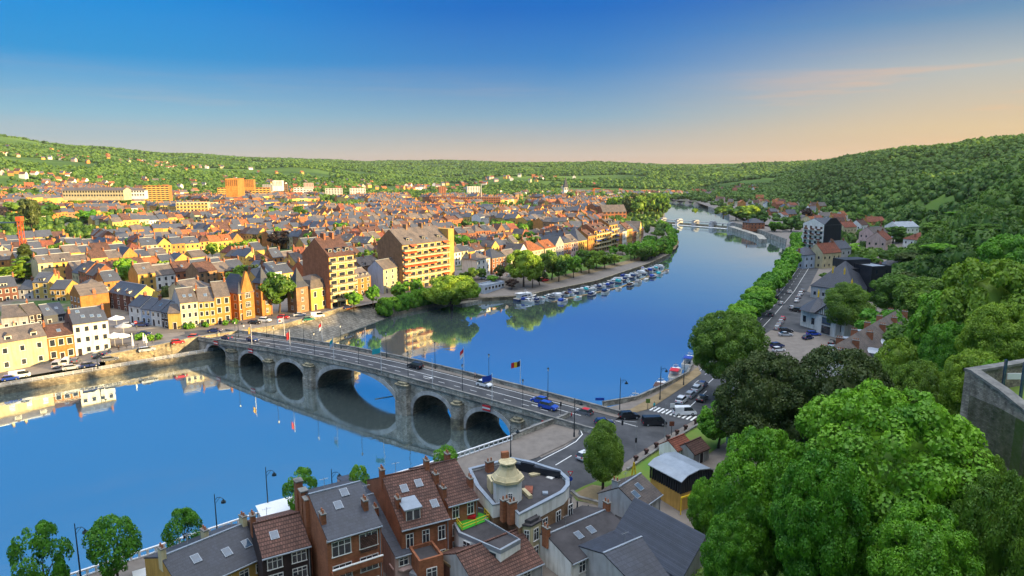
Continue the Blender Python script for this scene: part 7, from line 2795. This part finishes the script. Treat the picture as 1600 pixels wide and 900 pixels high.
for k, (px, py) in enumerate([(979, 418), (1004, 420), (925, 430)]):
    x, y = W(px, py, 0)
    boat('open', x, y, .4 + k, ['small open boat at the upstream end of the marina', 'flat work boat at the tip of the upstream pontoon', 'small open boat outside the middle of the marina'][k], .9, None, canopy='blue')
# jetty and floats
b = MB()
P = [W(722, 478, 0), W(792, 462, 0), W(803, 470, 0)]
strip(b, resample(P[:2], 3), 3.6, 0, -1, .9)
tag(b.obj('jetty', M['stone']), 'low stone jetty reaching from the willow towards the marina', 'jetty')
x, y = W(608, 620, 0)
b = MB()
b.cyl((-3.4, -2, .05), (3.4, 2, .05), .12, .12, 6)
o = b.obj('floating_boom', M['whitem'])
o.location = (x, y, 0)
tag(o, 'short white floating boom in the water beyond the main arch', 'boom')

# ---------------------------------------------------------------- lamps, flags
def lantern_mesh():
    b = MB()
    b.cyl((0, 0, 0), (0, 0, .9), .16, .12, 8)
    b.cyl((0, 0, .9), (0, 0, 6.4), .075, .05, 6)
    p = b.mesh('post', [M['metal']])
    b = MB()
    b.cyl((0, 0, 6.4), (0, 0, 6.95), .13, .24, 6, 1)
    b.cyl((0, 0, 6.95), (0, 0, 7.25), .3, .05, 6, 0)
    return p, b.mesh('lantern', [M['metal'], M['frame']])


lp, ll = lantern_mesh()
LF = [(368, 'the first arch'), (428, ''), (491, ''), (560, ''), (637, ''), (722, ''), (816, '')]
k = 0
for px in (305, 368, 428, 491, 560, 637, 722, 816):
    m, n = on_deck(px, 500 + (px - 300) * .26)
    lo, hi = -24, 124
    for _ in range(40):
        mid = (lo + hi) / 2
        x, y, z = BP(mid, .7)
        d = y * CP - (z - H) * SP
        if 800 + FPX * x / d < px:
            lo = mid
        else:
            hi = mid
    x, y, z = BP(lo, .9)
    if px == 305:
        continue
    t = thing('street_lamp', f'black lantern lamp on the near side of the bridge, {ORD[k]} from the town end', 'street lamp', (x, y, z + .14), 0, 'lantern lamps along the near side of the bridge')
    put('post', lp, t)
    put('lantern', ll, t)
    k += 1


def m_at(px, n):
    lo, hi = -24, 124
    for _ in range(40):
        mid = (lo + hi) / 2
        x, y, z = BP(mid, n)
        if 800 + FPX * x / (y * CP - (z - H) * SP) < px:
            lo = mid
        else:
            hi = mid
    return lo


k = 0
for px in (417, 475, 533, 604, 680, 764, 856):
    x, y, z = BP(m_at(px, BW - .9), BW - .9)
    t = thing('street_lamp', f'black lantern lamp on the far side of the bridge, {ORD[k]} from the town end', 'street lamp', (x, y, z + .14), 0, 'lantern lamps along the far side of the bridge')
    put('post', lp, t)
    put('lantern', ll, t)
    k += 1
b = MB()
b.cyl((0, 0, 0), (0, 0, 7.2), .09, .05, 6)
pm = b.mesh('pole', [M['whitem']])
FLG = {394: ('ochre', 'ochre'), 454: ('red',), 522: ('teal', 'bluew'), 596: ('teal',), 676: None, 769: ('blue',), 445: ('whitem', 'whitem'), 504: ('red', 'whitem'), 572: ('pink', 'whitem'), 645: None, 725: ('red', 'whitem'), 813: ('timber', 'yellowp', 'red')}
FN = {394: 'white flagpole with furled ochre banner above the second arch', 454: 'white flagpole with small red flag above the third arch', 522: 'white flagpole with limp teal and pale flag before the main arch', 596: 'white flagpole flying a turquoise flag over the main arch', 676: 'bare white flagpole between the black car and white car', 769: 'white flagpole flying a dark blue flag beside the white car', 445: 'white flagpole flying a white flag with small red emblem', 504: 'white flagpole with red and white flag before the golden quay wall', 572: 'white flagpole with limp pink flag on the far parapet', 645: 'bare white flagpole on the far parapet', 725: 'white flagpole with limp red and white flag on the far parapet', 813: 'white flagpole flying a black, yellow and red tricolour'}
for px, cols in FLG.items():
    nn = -.1 if px in (394, 454, 522, 596, 676, 769) else BW + .1
    x, y, z = BP(m_at(px, nn), nn)
    t = thing('flagpole', FN[px], 'flagpole', (x, y, z + .2), 0)
    put('pole', pm, t)
    if cols:
        b = MB()
        nb = len(cols)
        sag = 1.0 if px in (445, 596, 769, 813) else .35
        nx, nz_ = 9, 2
        wdt, ht = 1.9 * sag + .25, 1.35 if sag == 1 else 2.0
        sg = -1 if px != 769 else -1
        for i in range(nx):
            for c in range(nb if nb > 1 else 1):
                if nb == 3:
                    if not (c * nx // 3 <= i < (c + 1) * nx // 3):
                        continue
                    z0, z1 = 0, 1
                else:
                    z0, z1 = c / nb, (c + 1) / nb
                g = lambda u, v: (sg * .08 + sg * wdt * u, .22 * math.sin(u * 7) * u + .02, 6.9 - ht * v - .75 * u * (1 if sag == 1 else 1.8) - .12 * math.sin(u * 6))
                u0, u1 = i / nx, (i + 1) / nx
                b.poly([g(u0, z0), g(u1, z0), g(u1, z1), g(u0, z1)], c)
        if px == 445:
            e = lambda u, v: (sg * .08 + sg * wdt * u, .22 * math.sin(u * 7) * u - .03, 6.9 - ht * v - .75 * u - .12 * math.sin(u * 6))
            for o1 in (-.05, .09):
                b.poly([(p[0], p[1] + o1, p[2]) for p in (e(.38, .35), e(.62, .35), e(.62, .75), e(.38, .75))], nb)
        b.obj('flag', [M[c] for c in cols] + [M['red']], t)
# curved-arm quay lamps
def quay_lamp(px, top, base_z, lb, P=None, xy=None, h=None):
    x, y = xy if xy else on_line(P, px)
    z = fl(x, y) if base_z is None else base_z
    h = h or hz(x, y, top) - z
    t = thing('street_lamp', lb, 'street lamp', (x, y, z), 0)
    b = MB()
    b.cyl((0, 0, 0), (0, 0, h), .12, .06, 8)
    b.cyl((0, 0, 0), (0, 0, 1.0), .2, .16, 8)
    b.obj('post', [M['metal']], t)
    b = MB()
    pts = [(0, 0, h - 1.0), (.4, 0, h - .55), (.9, 0, h - .5), (1.3, 0, h - .8)]
    for p, q in zip(pts[:-1], pts[1:]):
        b.cyl(p, q, .04, .04, 5)
    b.cyl((0, 0, h - 1.6), (.8, 0, h - .55), .03, .03, 4)
    b.obj('arm', [M['metal']], t)
    b = MB()
    b.cyl((1.3, 0, h - .8), (1.3, 0, h - 1.1), .08, .14, 8)
    b.cyl((1.3, 0, h - 1.1), (1.3, 0, h - 1.4), .34, .38, 8)
    b.obj('lamp_shade', [M['metal']], t)
    return t


for px, top, lb in [(129, 818, 'tall dark hooked lamp post between the first and second quay trees'), (340, 772, 'tall dark hooked lamp post by the parked car on the near quay'), (420, 730, 'tall dark hooked lamp post left of the tall brick chimneys'), (519, 733, 'tall dark hooked lamp post behind the slate roof ridge')]:
    quay_lamp(px, top, None, lb, offs(RB[1:6], -1.6))
for px, py, top, lb in [(798, 716, 665, 'hooked lamp post standing where the parapet meets the flat-roofed building'), (897, 683, 622, 'hooked lamp post at the bridge end beside the zebra crossing'), (968, 650, 590, 'hooked lamp post on the riverside kerb by the blue sign'), (1031, 625, 572, 'hooked lamp post on the quay between the white boats'), (1068, 602, 560, 'hooked lamp post on the quay by the red-canopied boat')]:
    xy = PX([(px, py)])[0]
    quay_lamp(px, top, None, lb, xy=xy)
for px, py, top, lb in [(275 / 5.16 + 170 + 150, 530, 500, 'tall green lamp on the town end of the bridge'), (425, 494, 462, 'pale concrete lamp post beside the big chestnut'), (153, 576, 552, 'thin lamp post on the quay among parked cars')]:
    x, y, z = onground(px, py)
    quay_lamp(px, top, z, lb, xy=(x, y))
# traffic lights and signs at the junction
for px, py, hh, lb, kd in [(993, 708, 6.5, 'slim grey traffic signal mast with long arm over the junction', 'arm'), (1038, 690, 8.0, 'tall slim grey mast in front of the long zebra crossing', 'plain'), (876, 651, 3.0, 'traffic light at the stop line of the bridge', 'light'), (1012, 640, 2.6, 'green waymark sign post at the long zebra crossing', 'green'), (943, 644, 3.4, 'post with blue direction sign pointing left on the riverside kerb', 'blue'), (1049, 680, 3.0, 'post with small brown sign at the lawn edge', 'brown'), (891, 758, 2.6, 'red-rimmed triangular sign with blue sign below it by the lawn', 'tri'), (213, 515, 2.8, 'round red sign on a post by the side street', 'red'), (1050, 650, 3.0, 'white sign post near the lawn wall', 'white')]:
    x, y, z = onground(px, py)
    t = thing('sign_post' if kd not in ('arm', 'light') else 'traffic_light', lb, 'sign' if kd not in ('arm', 'light') else 'traffic light', (x, y, z), 0)
    b = MB()
    b.cyl((0, 0, 0), (0, 0, hh), .07, .05, 6)
    b.obj('post', [M['steel'] if kd in ('arm', 'plain', 'white') else M['metal']], t)
    if kd == 'arm':
        b = MB()
        b.cyl((0, 0, hh - .2), (-5.5, 1.2, hh - .2), .05, .03, 5)
        b.obj('arm', [M['steel']], t)
    if kd in ('arm', 'light'):
        b = MB()
        x0 = -2.6 if kd == 'arm' else 0
        for ox_, oz in (((x0, hh - 1.0), (0, 2.2)) if kd == 'arm' else ((0, hh - .6),)):
            b.box(ox_ - .18, ox_ + .18, -.15 + (.55 if ox_ < -1 else 0), .15 + (.55 if ox_ < -1 else 0), oz, oz + .95)
        b.obj('signal_head', [M['black']], t)
    elif kd == 'blue':
        b = MB()
        b.prism([(-1.9, -.05), (.1, -.05), (.1, .05), (-1.9, .05)], hh - .65, hh - .05)
        b.obj('sign_panel', [M['car_blue']], t)
    elif kd == 'tri':
        b = MB()
        b.add([(-.5, -.08, hh), (.5, -.08, hh), (0, -.08, hh - .9), (-.5, .0, hh), (.5, 0, hh), (0, 0, hh - .9)], [(0, 2, 1), (3, 4, 5), (0, 3, 5, 2), (1, 2, 5, 4), (0, 1, 4, 3)], 0)
        b.add([(-.3, -.1, hh - .1), (.3, -.1, hh - .1), (0, -.1, hh - .65)], [(0, 2, 1)], 1)
        b.obj('warning_sign', [M['red'], M['frame']], t)
        b = MB()
        b.cyl((0, -.1, hh - 1.4), (0, -.02, hh - 1.4), .42, .42, 12)
        b.obj('round_sign', [M['car_blue']], t)
    elif kd == 'red':
        b = MB()
        b.cyl((0, -.1, hh - .2), (0, -.02, hh - .2), .55, .55, 12)
        b.box(-.4, .4, -.12, -.1, hh - .3, hh - .1, 1)
        b.obj('round_sign', [M['red'], M['frame']], t)
    elif kd in ('green', 'brown', 'white'):
        b = MB()
        b.box(-.5, .5, -.08, -.03, hh - 1.0, hh)
        b.obj('sign_panel', [M[{'green': 'grass', 'brown': 'tiler', 'white': 'frame'}[kd]]], t)
# bollards along the lawn
P = resample(PX([(985, 728), (1090, 662)]), 1)
bp = [P[int(i)] for i in np.linspace(2, len(P) - 2, 7)]
b = MB()
b.box(-.22, .22, -.22, .22, 0, .8)
b.box(-.34, .34, -.34, .34, .8, 1.25)
bmsh = b.mesh('stone_bollard', [M['tileb']])
for i, p in enumerate(bp):
    tag(put('stone_bollard', bmsh, None, (*p, fl(*p)), .6), f'square capped dark bollard on the lawn wall, {ORD[i]} counted from the lime tree', 'bollard', 'bollards along the lawn wall')
for i, (px, py) in enumerate([(902, 793), (919, 799), (892, 786)]):
    x, y, z = onground(px, py)
    b = MB()
    b.cyl((0, 0, 0), (0, 0, .9), .13, .1, 8)
    b.cyl((0, 0, .9), (0, 0, 1.1), .16, .05, 8)
    o = b.obj('bollard', M['metal'])
    o.location = (x, y, z)
    tag(o, ['black bollard in the middle of the chained lane', 'black bollard at the grey-house end of the lane', 'black bollard nearest the corner building in the lane'][i], 'bollard', 'bollards of the lane')

# ---------------------------------------------------------------- railings and quay furniture
def railing(name, P, label, m, h=1.0, step=2.0, rails=(.35, .7, 1.0), z=None, zs=None, r=.035):
    P = resample(P, step)
    z = [z] * len(P) if z is not None else (zs or Zf(P))
    b = MB()
    for p, a in zip(P, z):
        b.cyl((*p, a), (*p, a + h), r * 1.3, r * 1.3, 4, cap=False)
    for q in rails:
        for (p, a), (c, d) in zip(list(zip(P, z))[:-1], list(zip(P, z))[1:]):
            b.cyl((*p, a + q * h), (*c, d + q * h), r, r, 4, cap=False)
    return tag(b.obj(name, m), label, 'railing')


railing('white_railing', offs(LB[1:4], .5), 'long white railing along the sunlit towpath below the quay', M['whitem'], z=2.15, step=2.4, r=.05)
railing('quay_railing', [(-80, 236.5), (-66, 267.5)], 'pale railing above the stone slipway', M['whitem'], step=2)
P = resample(RB[1:5], 1.1)
z = Zf(P)
b = MB()
for p, a in zip(P, z):
    b.box(p[0] - .13, p[0] + .13, p[1] - .13, p[1] + .13, a, a + .8)
strip(b, P, .16, -.16, [a + .8 for a in z], [a + 1.0 for a in z])
strip(b, P, .16, -.16, [a - .1 for a in z], [a + .12 for a in z])
tag(b.obj('quay_balustrade', M['whitem']), 'white concrete balustrade along the near quay behind the foreground houses', 'balustrade')
for k, px in enumerate((234, 271)):
    x, y = on_line(offs(RB[1:6], -9.5), px)
    z = fl(x, y)
    t = thing('bus_shelter', ['glass bus shelter with pale roof, nearer the tall lamp post', 'glass bus shelter with pale roof, nearer the staked tree'][k], 'bus shelter', (x, y, z), .6)
    b = MB()
    b.add([(-2, -.9, 2.5), (2, -.9, 2.5), (2, .9, 2.75), (-2, .9, 2.75), (-2, -.9, 2.62), (2, -.9, 2.62), (2, .9, 2.87), (-2, .9, 2.87)], [(0, 3, 2, 1), (4, 5, 6, 7), (0, 1, 5, 4), (1, 2, 6, 5), (2, 3, 7, 6), (3, 0, 4, 7)])
    b.obj('roof', [M['whitem']], t)
    b = MB()
    for sx in (-1.8, 0, 1.8):
        for sy in (-.75, .75):
            b.cyl((sx, sy, 0), (sx, sy, 2.6), .06, .06, 5)
    b.obj('frame', [M['metal']], t)
    b = MB()
    b.box(-1.8, 1.8, .72, .76, .3, 2.3)
    b.obj('glass_panel', [M['glassb']], t)
x, y = on_line(offs(RB[1:6], -11), 322)
car('estate', 'grey', (x, y), .6, 'dark grey car half hidden behind the slate ridge on the near quay', z=fl(x, y) + .06)
x, y = on_line(offs(RB[1:6], -9), 300)
b = MB()
b.cyl((0, 0, 0), (0, 0, 1.3), .3, .2, 8)
o = b.obj('litter_bin', M['red'])
o.location = (x, y, fl(x, y))
tag(o, 'red litter bin beside the staked quay tree', 'bin')
x, y = on_line(offs(RB[1:6], -3.5), 437)
t = thing('market_awning', 'pale rectangular awning on the quay left of the tall brick chimneys', 'awning', (x, y, fl(x, y)), .6)
b = MB()
b.slab([(-3, -2, 2.5), (3, -2, 2.5), (3, 2, 2.9), (-3, 2, 2.9)], .06)
b.obj('cloth', [M['whitem']], t)
b = MB()
for sx in (-2.8, 2.8):
    for sy in (-1.8, 1.8):
        b.cyl((sx, sy, 0), (sx, sy, 2.6), .05, .05, 5)
b.obj('frame', [M['steel']], t)


def parasol(x, y, z, label, closed=False, m='whitem', s=1.0):
    t = thing('parasol', label, 'parasol', (x, y, z), rng.random())
    b = MB()
    b.cyl((0, 0, 0), (0, 0, 2.7 * s), .05, .05, 5)
    b.obj('pole', [M['whitem']], t)
    b = MB()
    n = 8
    if closed:
        b.cyl((0, 0, 1.0), (0, 0, 3.2 * s), .38, .08, 8)
    else:
        c = [(1.9 * s * math.cos(6.2832 * i / n), 1.9 * s * math.sin(6.2832 * i / n)) for i in range(n)]
        b.add([(*p, 2.3 * s) for p in c] + [(0, 0, 3.05 * s)], [(i, (i + 1) % n, n) for i in range(n)])
        b.add([(*p, 2.3 * s) for p in c] + [(*p, 2.1 * s) for p in c], [(i, (i + 1) % n, n + (i + 1) % n, n + i) for i in range(n)])
    b.obj('canopy', [M[m]], t)


for px, py, cl, s, lb in [(180, 541, 0, 1.5, 'open white parasol nearest the tall white corner house'), (192, 539, 0, 1.3, 'open white parasol in the middle of the terrace'), (194, 524, 0, 1.4, 'dark-shaded parasol at the back of the terrace'), (208, 545, 1, 1.6, 'tall folded white parasol in front of the terrace'), (225, 537, 1, 1.1, 'folded parasol, left of the thin pair'), (229, 540, 1, 1.1, 'folded parasol, right of the thin pair'), (183, 511, 0, 1.4, 'white parasol in the side street behind the corner house')]:
    x, y, z = onground(px, py)
    parasol(x, y, z, lb, bool(cl), 'greyw' if 'dark' in lb else 'whitem', s)
x, y = W(630, 893, 6)
parasol(x, y, 5, 'purple parasol in the yard below the narrow slate roof', False, mat('purple_cloth', (.22, .12, .42), .8, .05, 2).name and 'car_blue' if 0 else 'pink', 1.0)
for k, (px, py) in enumerate([(184, 546), (198, 544), (205, 549), (215, 541), (222, 545), (238, 536), (243, 532)]):
    x, y, z = onground(px, py)
    t = thing('cafe_table', f'small café table on the umbrella terrace, {ORD[k]} counted from the white house', 'table', (x, y, z), 0, 'café tables of the umbrella terrace')
    b = MB()
    b.cyl((0, 0, .7), (0, 0, .76), .5, .5, 8)
    b.obj('tabletop', [M['timber']], t)
    b = MB()
    b.cyl((0, 0, 0), (0, 0, .7), .06, .06, 5)
    b.obj('leg', [M['metal']], t)
for k, (px, py) in enumerate([(216, 531), (221, 529), (236, 532), (248, 530), (292, 514), (300, 513), (322, 511), (352, 508), (367, 506)]):
    x, y, z = onground(px, py)
    tree(x, y, 'bush', .26, ['round planted bush in a pot at the back of the terrace', 'second potted bush at the back of the terrace', 'potted bush behind the thin folded parasols', 'potted bush at the bridge end of the terrace', 'green planter before the cream café house', 'second green planter before the cream café house', 'green planter before the beige house', 'green planter before the red brick house', 'bright green shrub at the villa corner'][k], None, sz=.35, z=z + .3, cat='bush', lod=3)

# ---------------------------------------------------------------- people
def person_mesh(pose, seed):
    me = bpy.data.meshes.new('person')
    st = .32 if pose == 'walk' else .1
    V = [(0, 0, .95), (0, 0, 1.2), (0, 0, 1.42), (0, .02, 1.52), (0, .03, 1.66), (0, .03, 1.74),
         (-.1, 0, .9), (-.11, st * .45, .5), (-.11, st * .3 - .05, .08), (-.11, st * .3 + .12, .04),
         (.1, 0, .9), (.11, -st * .3, .5), (.11, -st, .1), (.11, -st + .15, .04),
         (-.2, 0, 1.4), (-.25, -.08, 1.12), (-.24, .03 - st * .3, .86), (.2, 0, 1.4), (.25, .05, 1.12), (.24, .12 + st * .2, .88)]
    E = [(0, 1), (1, 2), (2, 3), (3, 4), (4, 5), (0, 6), (6, 7), (7, 8), (8, 9), (0, 10), (10, 11), (11, 12), (12, 13), (2, 14), (14, 15), (15, 16), (2, 17), (17, 18), (18, 19)]
    rad_ = [.15, .14, .15, .055, .1, .085, .1, .075, .05, .04, .1, .075, .05, .04, .065, .05, .035, .065, .05, .035]
    me.from_pydata(V, E, [])
    o = bpy.data.objects.new('person_skin', me)
    COL.objects.link(o)
    md = o.modifiers.new('s', 'SKIN')
    for i, v in enumerate(me.skin_vertices[0].data):
        v.radius = (rad_[i], rad_[i])
        v.use_root = i == 0
    ms_ = o.modifiers.new('u', 'SUBSURF')
    ms_.levels = ms_.render_levels = 1
    dg = bpy.context.evaluated_depsgraph_get()
    m2 = bpy.data.meshes.new_from_object(o.evaluated_get(dg))
    bpy.data.objects.remove(o)
    m2.name = 'person'
    return m2


skin = mat('skin', (.45, .27, .18), .6, .05, 3)
pmw = person_mesh('walk', 1)
pms = person_mesh('stand', 2)
for px, py, kd, top, leg, lb, rz in [(743, 590, 'b', 'pink', 'timber', 'person in a pale red top walking along the far footway of the bridge', BRZ + 1.57), (186, 549, 'g', 'timber', 'timber', 'person in dark clothes standing by the terrace tables', .4), (381, 515, 'g', 'whitem', 'car_grey', 'person in white on the pavement near the bridge head', 1.2), (356, 508, 'g', 'car_dark blue', 'timber', 'person in dark blue before the red brick house', 2.0), (893, 656, 'g', 'red', 'car_grey', 'person in a red top beside the zebra crossing at the bridge end', 1.0), (1022, 640, 'g', 'teal', 'timber', 'person in a teal top at the start of the long zebra crossing', .3)]:
    if kd == 'b':
        x, y, z = BP(on_deck(px, py)[0], BW - 1.0)
        z += .14
    else:
        x, y, z = onground(px, py)
        z += .1
    me_ = (pmw if kd == 'b' or px > 800 else pms).copy()
    for q in (top, leg, None):
        me_.materials.append(M[q] if q else skin)
    zc = [sum(me_.vertices[v].co.z for v in p.vertices) / len(p.vertices) for p in me_.polygons]
    me_.polygons.foreach_set('material_index', [2 if c > 1.5 else 1 if c < .93 else 0 for c in zc])
    o = put('person', me_, None, (x, y, z), rz)
    tag(o, lb, 'person')
    b = MB()
    b.add([(.1 * math.cos(a) * s_, .03 + .1 * math.sin(a) * s_ - .01, zz) for s_, zz in ((1.12, 1.64), (1.1, 1.74), (.6, 1.81)) for a in [6.2832 * i / 8 for i in range(8)]], [(i + 8 * j, (i + 1) % 8 + 8 * j, (i + 1) % 8 + 8 * j + 8, i + 8 * j + 8) for j in range(2) for i in range(8)] + [tuple(range(16, 24))])
    b.obj('hair', M['bark'], o)

# ---------------------------------------------------------------- the weir, lock and cranes
wa, wb = np.array(W(1036, 349, 0)), np.array(W(1142, 357, 0))
u = (wb - wa) / np.linalg.norm(wb - wa)
Lw = float(np.linalg.norm(wb - wa))
t = thing('weir', 'low movable weir with four concrete piers and a walkway across the river', 'weir', (*wa, 0), math.atan2(u[1], u[0]))
for i in range(5):
    x = Lw * i / 4
    b = MB()
    b.box(x - 1.6, x + 1.6, -5, 5, -1, 5.2)
    b.box(x - 2.0, x + 2.0, -3, 3, 5.2, 6.4)
    b.obj('pier', [M['greyw']], t)
b = MB()
b.box(0, Lw, -1.2, 1.2, 4.2, 4.9)
b.obj('walkway', [M['greyw']], t)
b = MB()
b.box(0, Lw, -.4, .4, -.5, 2.2)
b.obj('gate', [M['quay']], t)
b = MB()
b.box(0, Lw, -9, -2, .0, .14)
b.obj('white_water', [M['frame']], t)
b = MB()
P = [(238, 748), W(1170, 378, 1), W(1232, 392, 1)]
P = [W(1142, 357, 1), W(1187, 372, 1), W(1192, 378, 1)]
strip(b, resample(P, 6), 3, -3, -1, 3.4)
tag(b.obj('lock_wall', M['stone']), 'long grey lock wall running downstream from the weir', 'lock wall')
b = MB()
P = [W(1130, 333, 1), W(1165, 350, 1), W(1228, 366, 1)]
strip(b, resample(P, 6), 3, -3, -1, 4.6)
tag(b.obj('lock_wall', M['stonecap']), 'inner lock wall beside the red lock house', 'lock wall')
for px, pyb, top, jib, m1, m2, lb in [(40, 420, 337, -60, 'awnr', 'glassb', 'orange tower crane with blue jib over the left gardens'), (928, 312, 294, 8, 'awnr', 'awnr', 'small orange crane on the far bank above the wooded island')]:
    x, y, z = onground(px, pyb)
    h = hz(x, y, top) - z
    t = thing('crane', lb, 'crane', (x, y, z), 0)
    b = MB()
    w_ = .9
    for i in range(int(h / 3)):
        for sx in (-w_, w_):
            for sy in (-w_, w_):
                b.box(sx - .14, sx + .14, sy - .14, sy + .14, i * 3, i * 3 + 3)
        b.cyl((-w_, -w_, i * 3), (w_, -w_, i * 3 + 3), .1, .1, 4)
        b.cyl((w_, -w_, i * 3), (w_, w_, i * 3 + 3), .1, .1, 4)
        b.cyl((-w_, w_, i * 3), (-w_, -w_, i * 3 + 3), .1, .1, 4)
    b.box(-1.4, 1.4, -1.4, 1.4, h - 3, h - .5)
    b.obj('mast', [M[m1]], t)
    b = MB()
    jl = jib / FPX * y * 1.2
    b.box(min(0, jl), max(0, jl), -.5, .5, h - 4.2, h - 3.4) if px < 100 else b.box(-3, jl, -.5, .5, h - 1, h)
    b.obj('jib', [M[m2]], t)
# park benches, posts at the fort
for k, (px, top, lb) in enumerate([(1566, 562, 'blue-grey steel post behind the rampart, nearer its corner'), (1594, 566, 'blue-grey steel post behind the rampart at the picture edge')]):
    x, y = W(px, 612 + 12 * k, 35.5)
    b = MB()
    b.box(-.12, .12, -.12, .12, 0, hz(x, y, top) - 35.5)
    o = b.obj('steel_post', M['teal'] if 0 else M['glassb'])
    o.location = (x, y, 35.5)
    tag(o, lb, 'post')
x, y = W(1585, 598, 36.5)
b = MB()
b.box(-.9, .9, -.05, .05, 0, .7)
o = b.obj('notice_board', M['whitem'])
o.location = (x, y, 36.9)
tag(o, 'blank white notice board fixed between the posts behind the rampart', 'sign')
# ---------------------------------------------------------------- the evening air
b = MB()
b.box(-9500, 9500, -600, 9500, -5, 268)
hz_o = b.obj('haze', [])
hm_ = bpy.data.materials.new('haze')
hm_.use_nodes = True
nt = hm_.node_tree
nt.nodes.clear()
o_ = nt.nodes.new('ShaderNodeOutputMaterial')
v_ = nt.nodes.new('ShaderNodeVolumePrincipled')
v_.inputs['Color'].default_value = (.80, .88, 1, 1)
v_.inputs['Density'].default_value = 0.00002
v_.inputs['Anisotropy'].default_value = 0.1
nt.links.new(v_.outputs[0], o_.inputs['Volume'])
hz_o.data.materials.append(hm_)
hz_o['kind'] = 'stuff'
S.cycles.volume_bounces = 0
S.cycles.volume_max_steps = 32
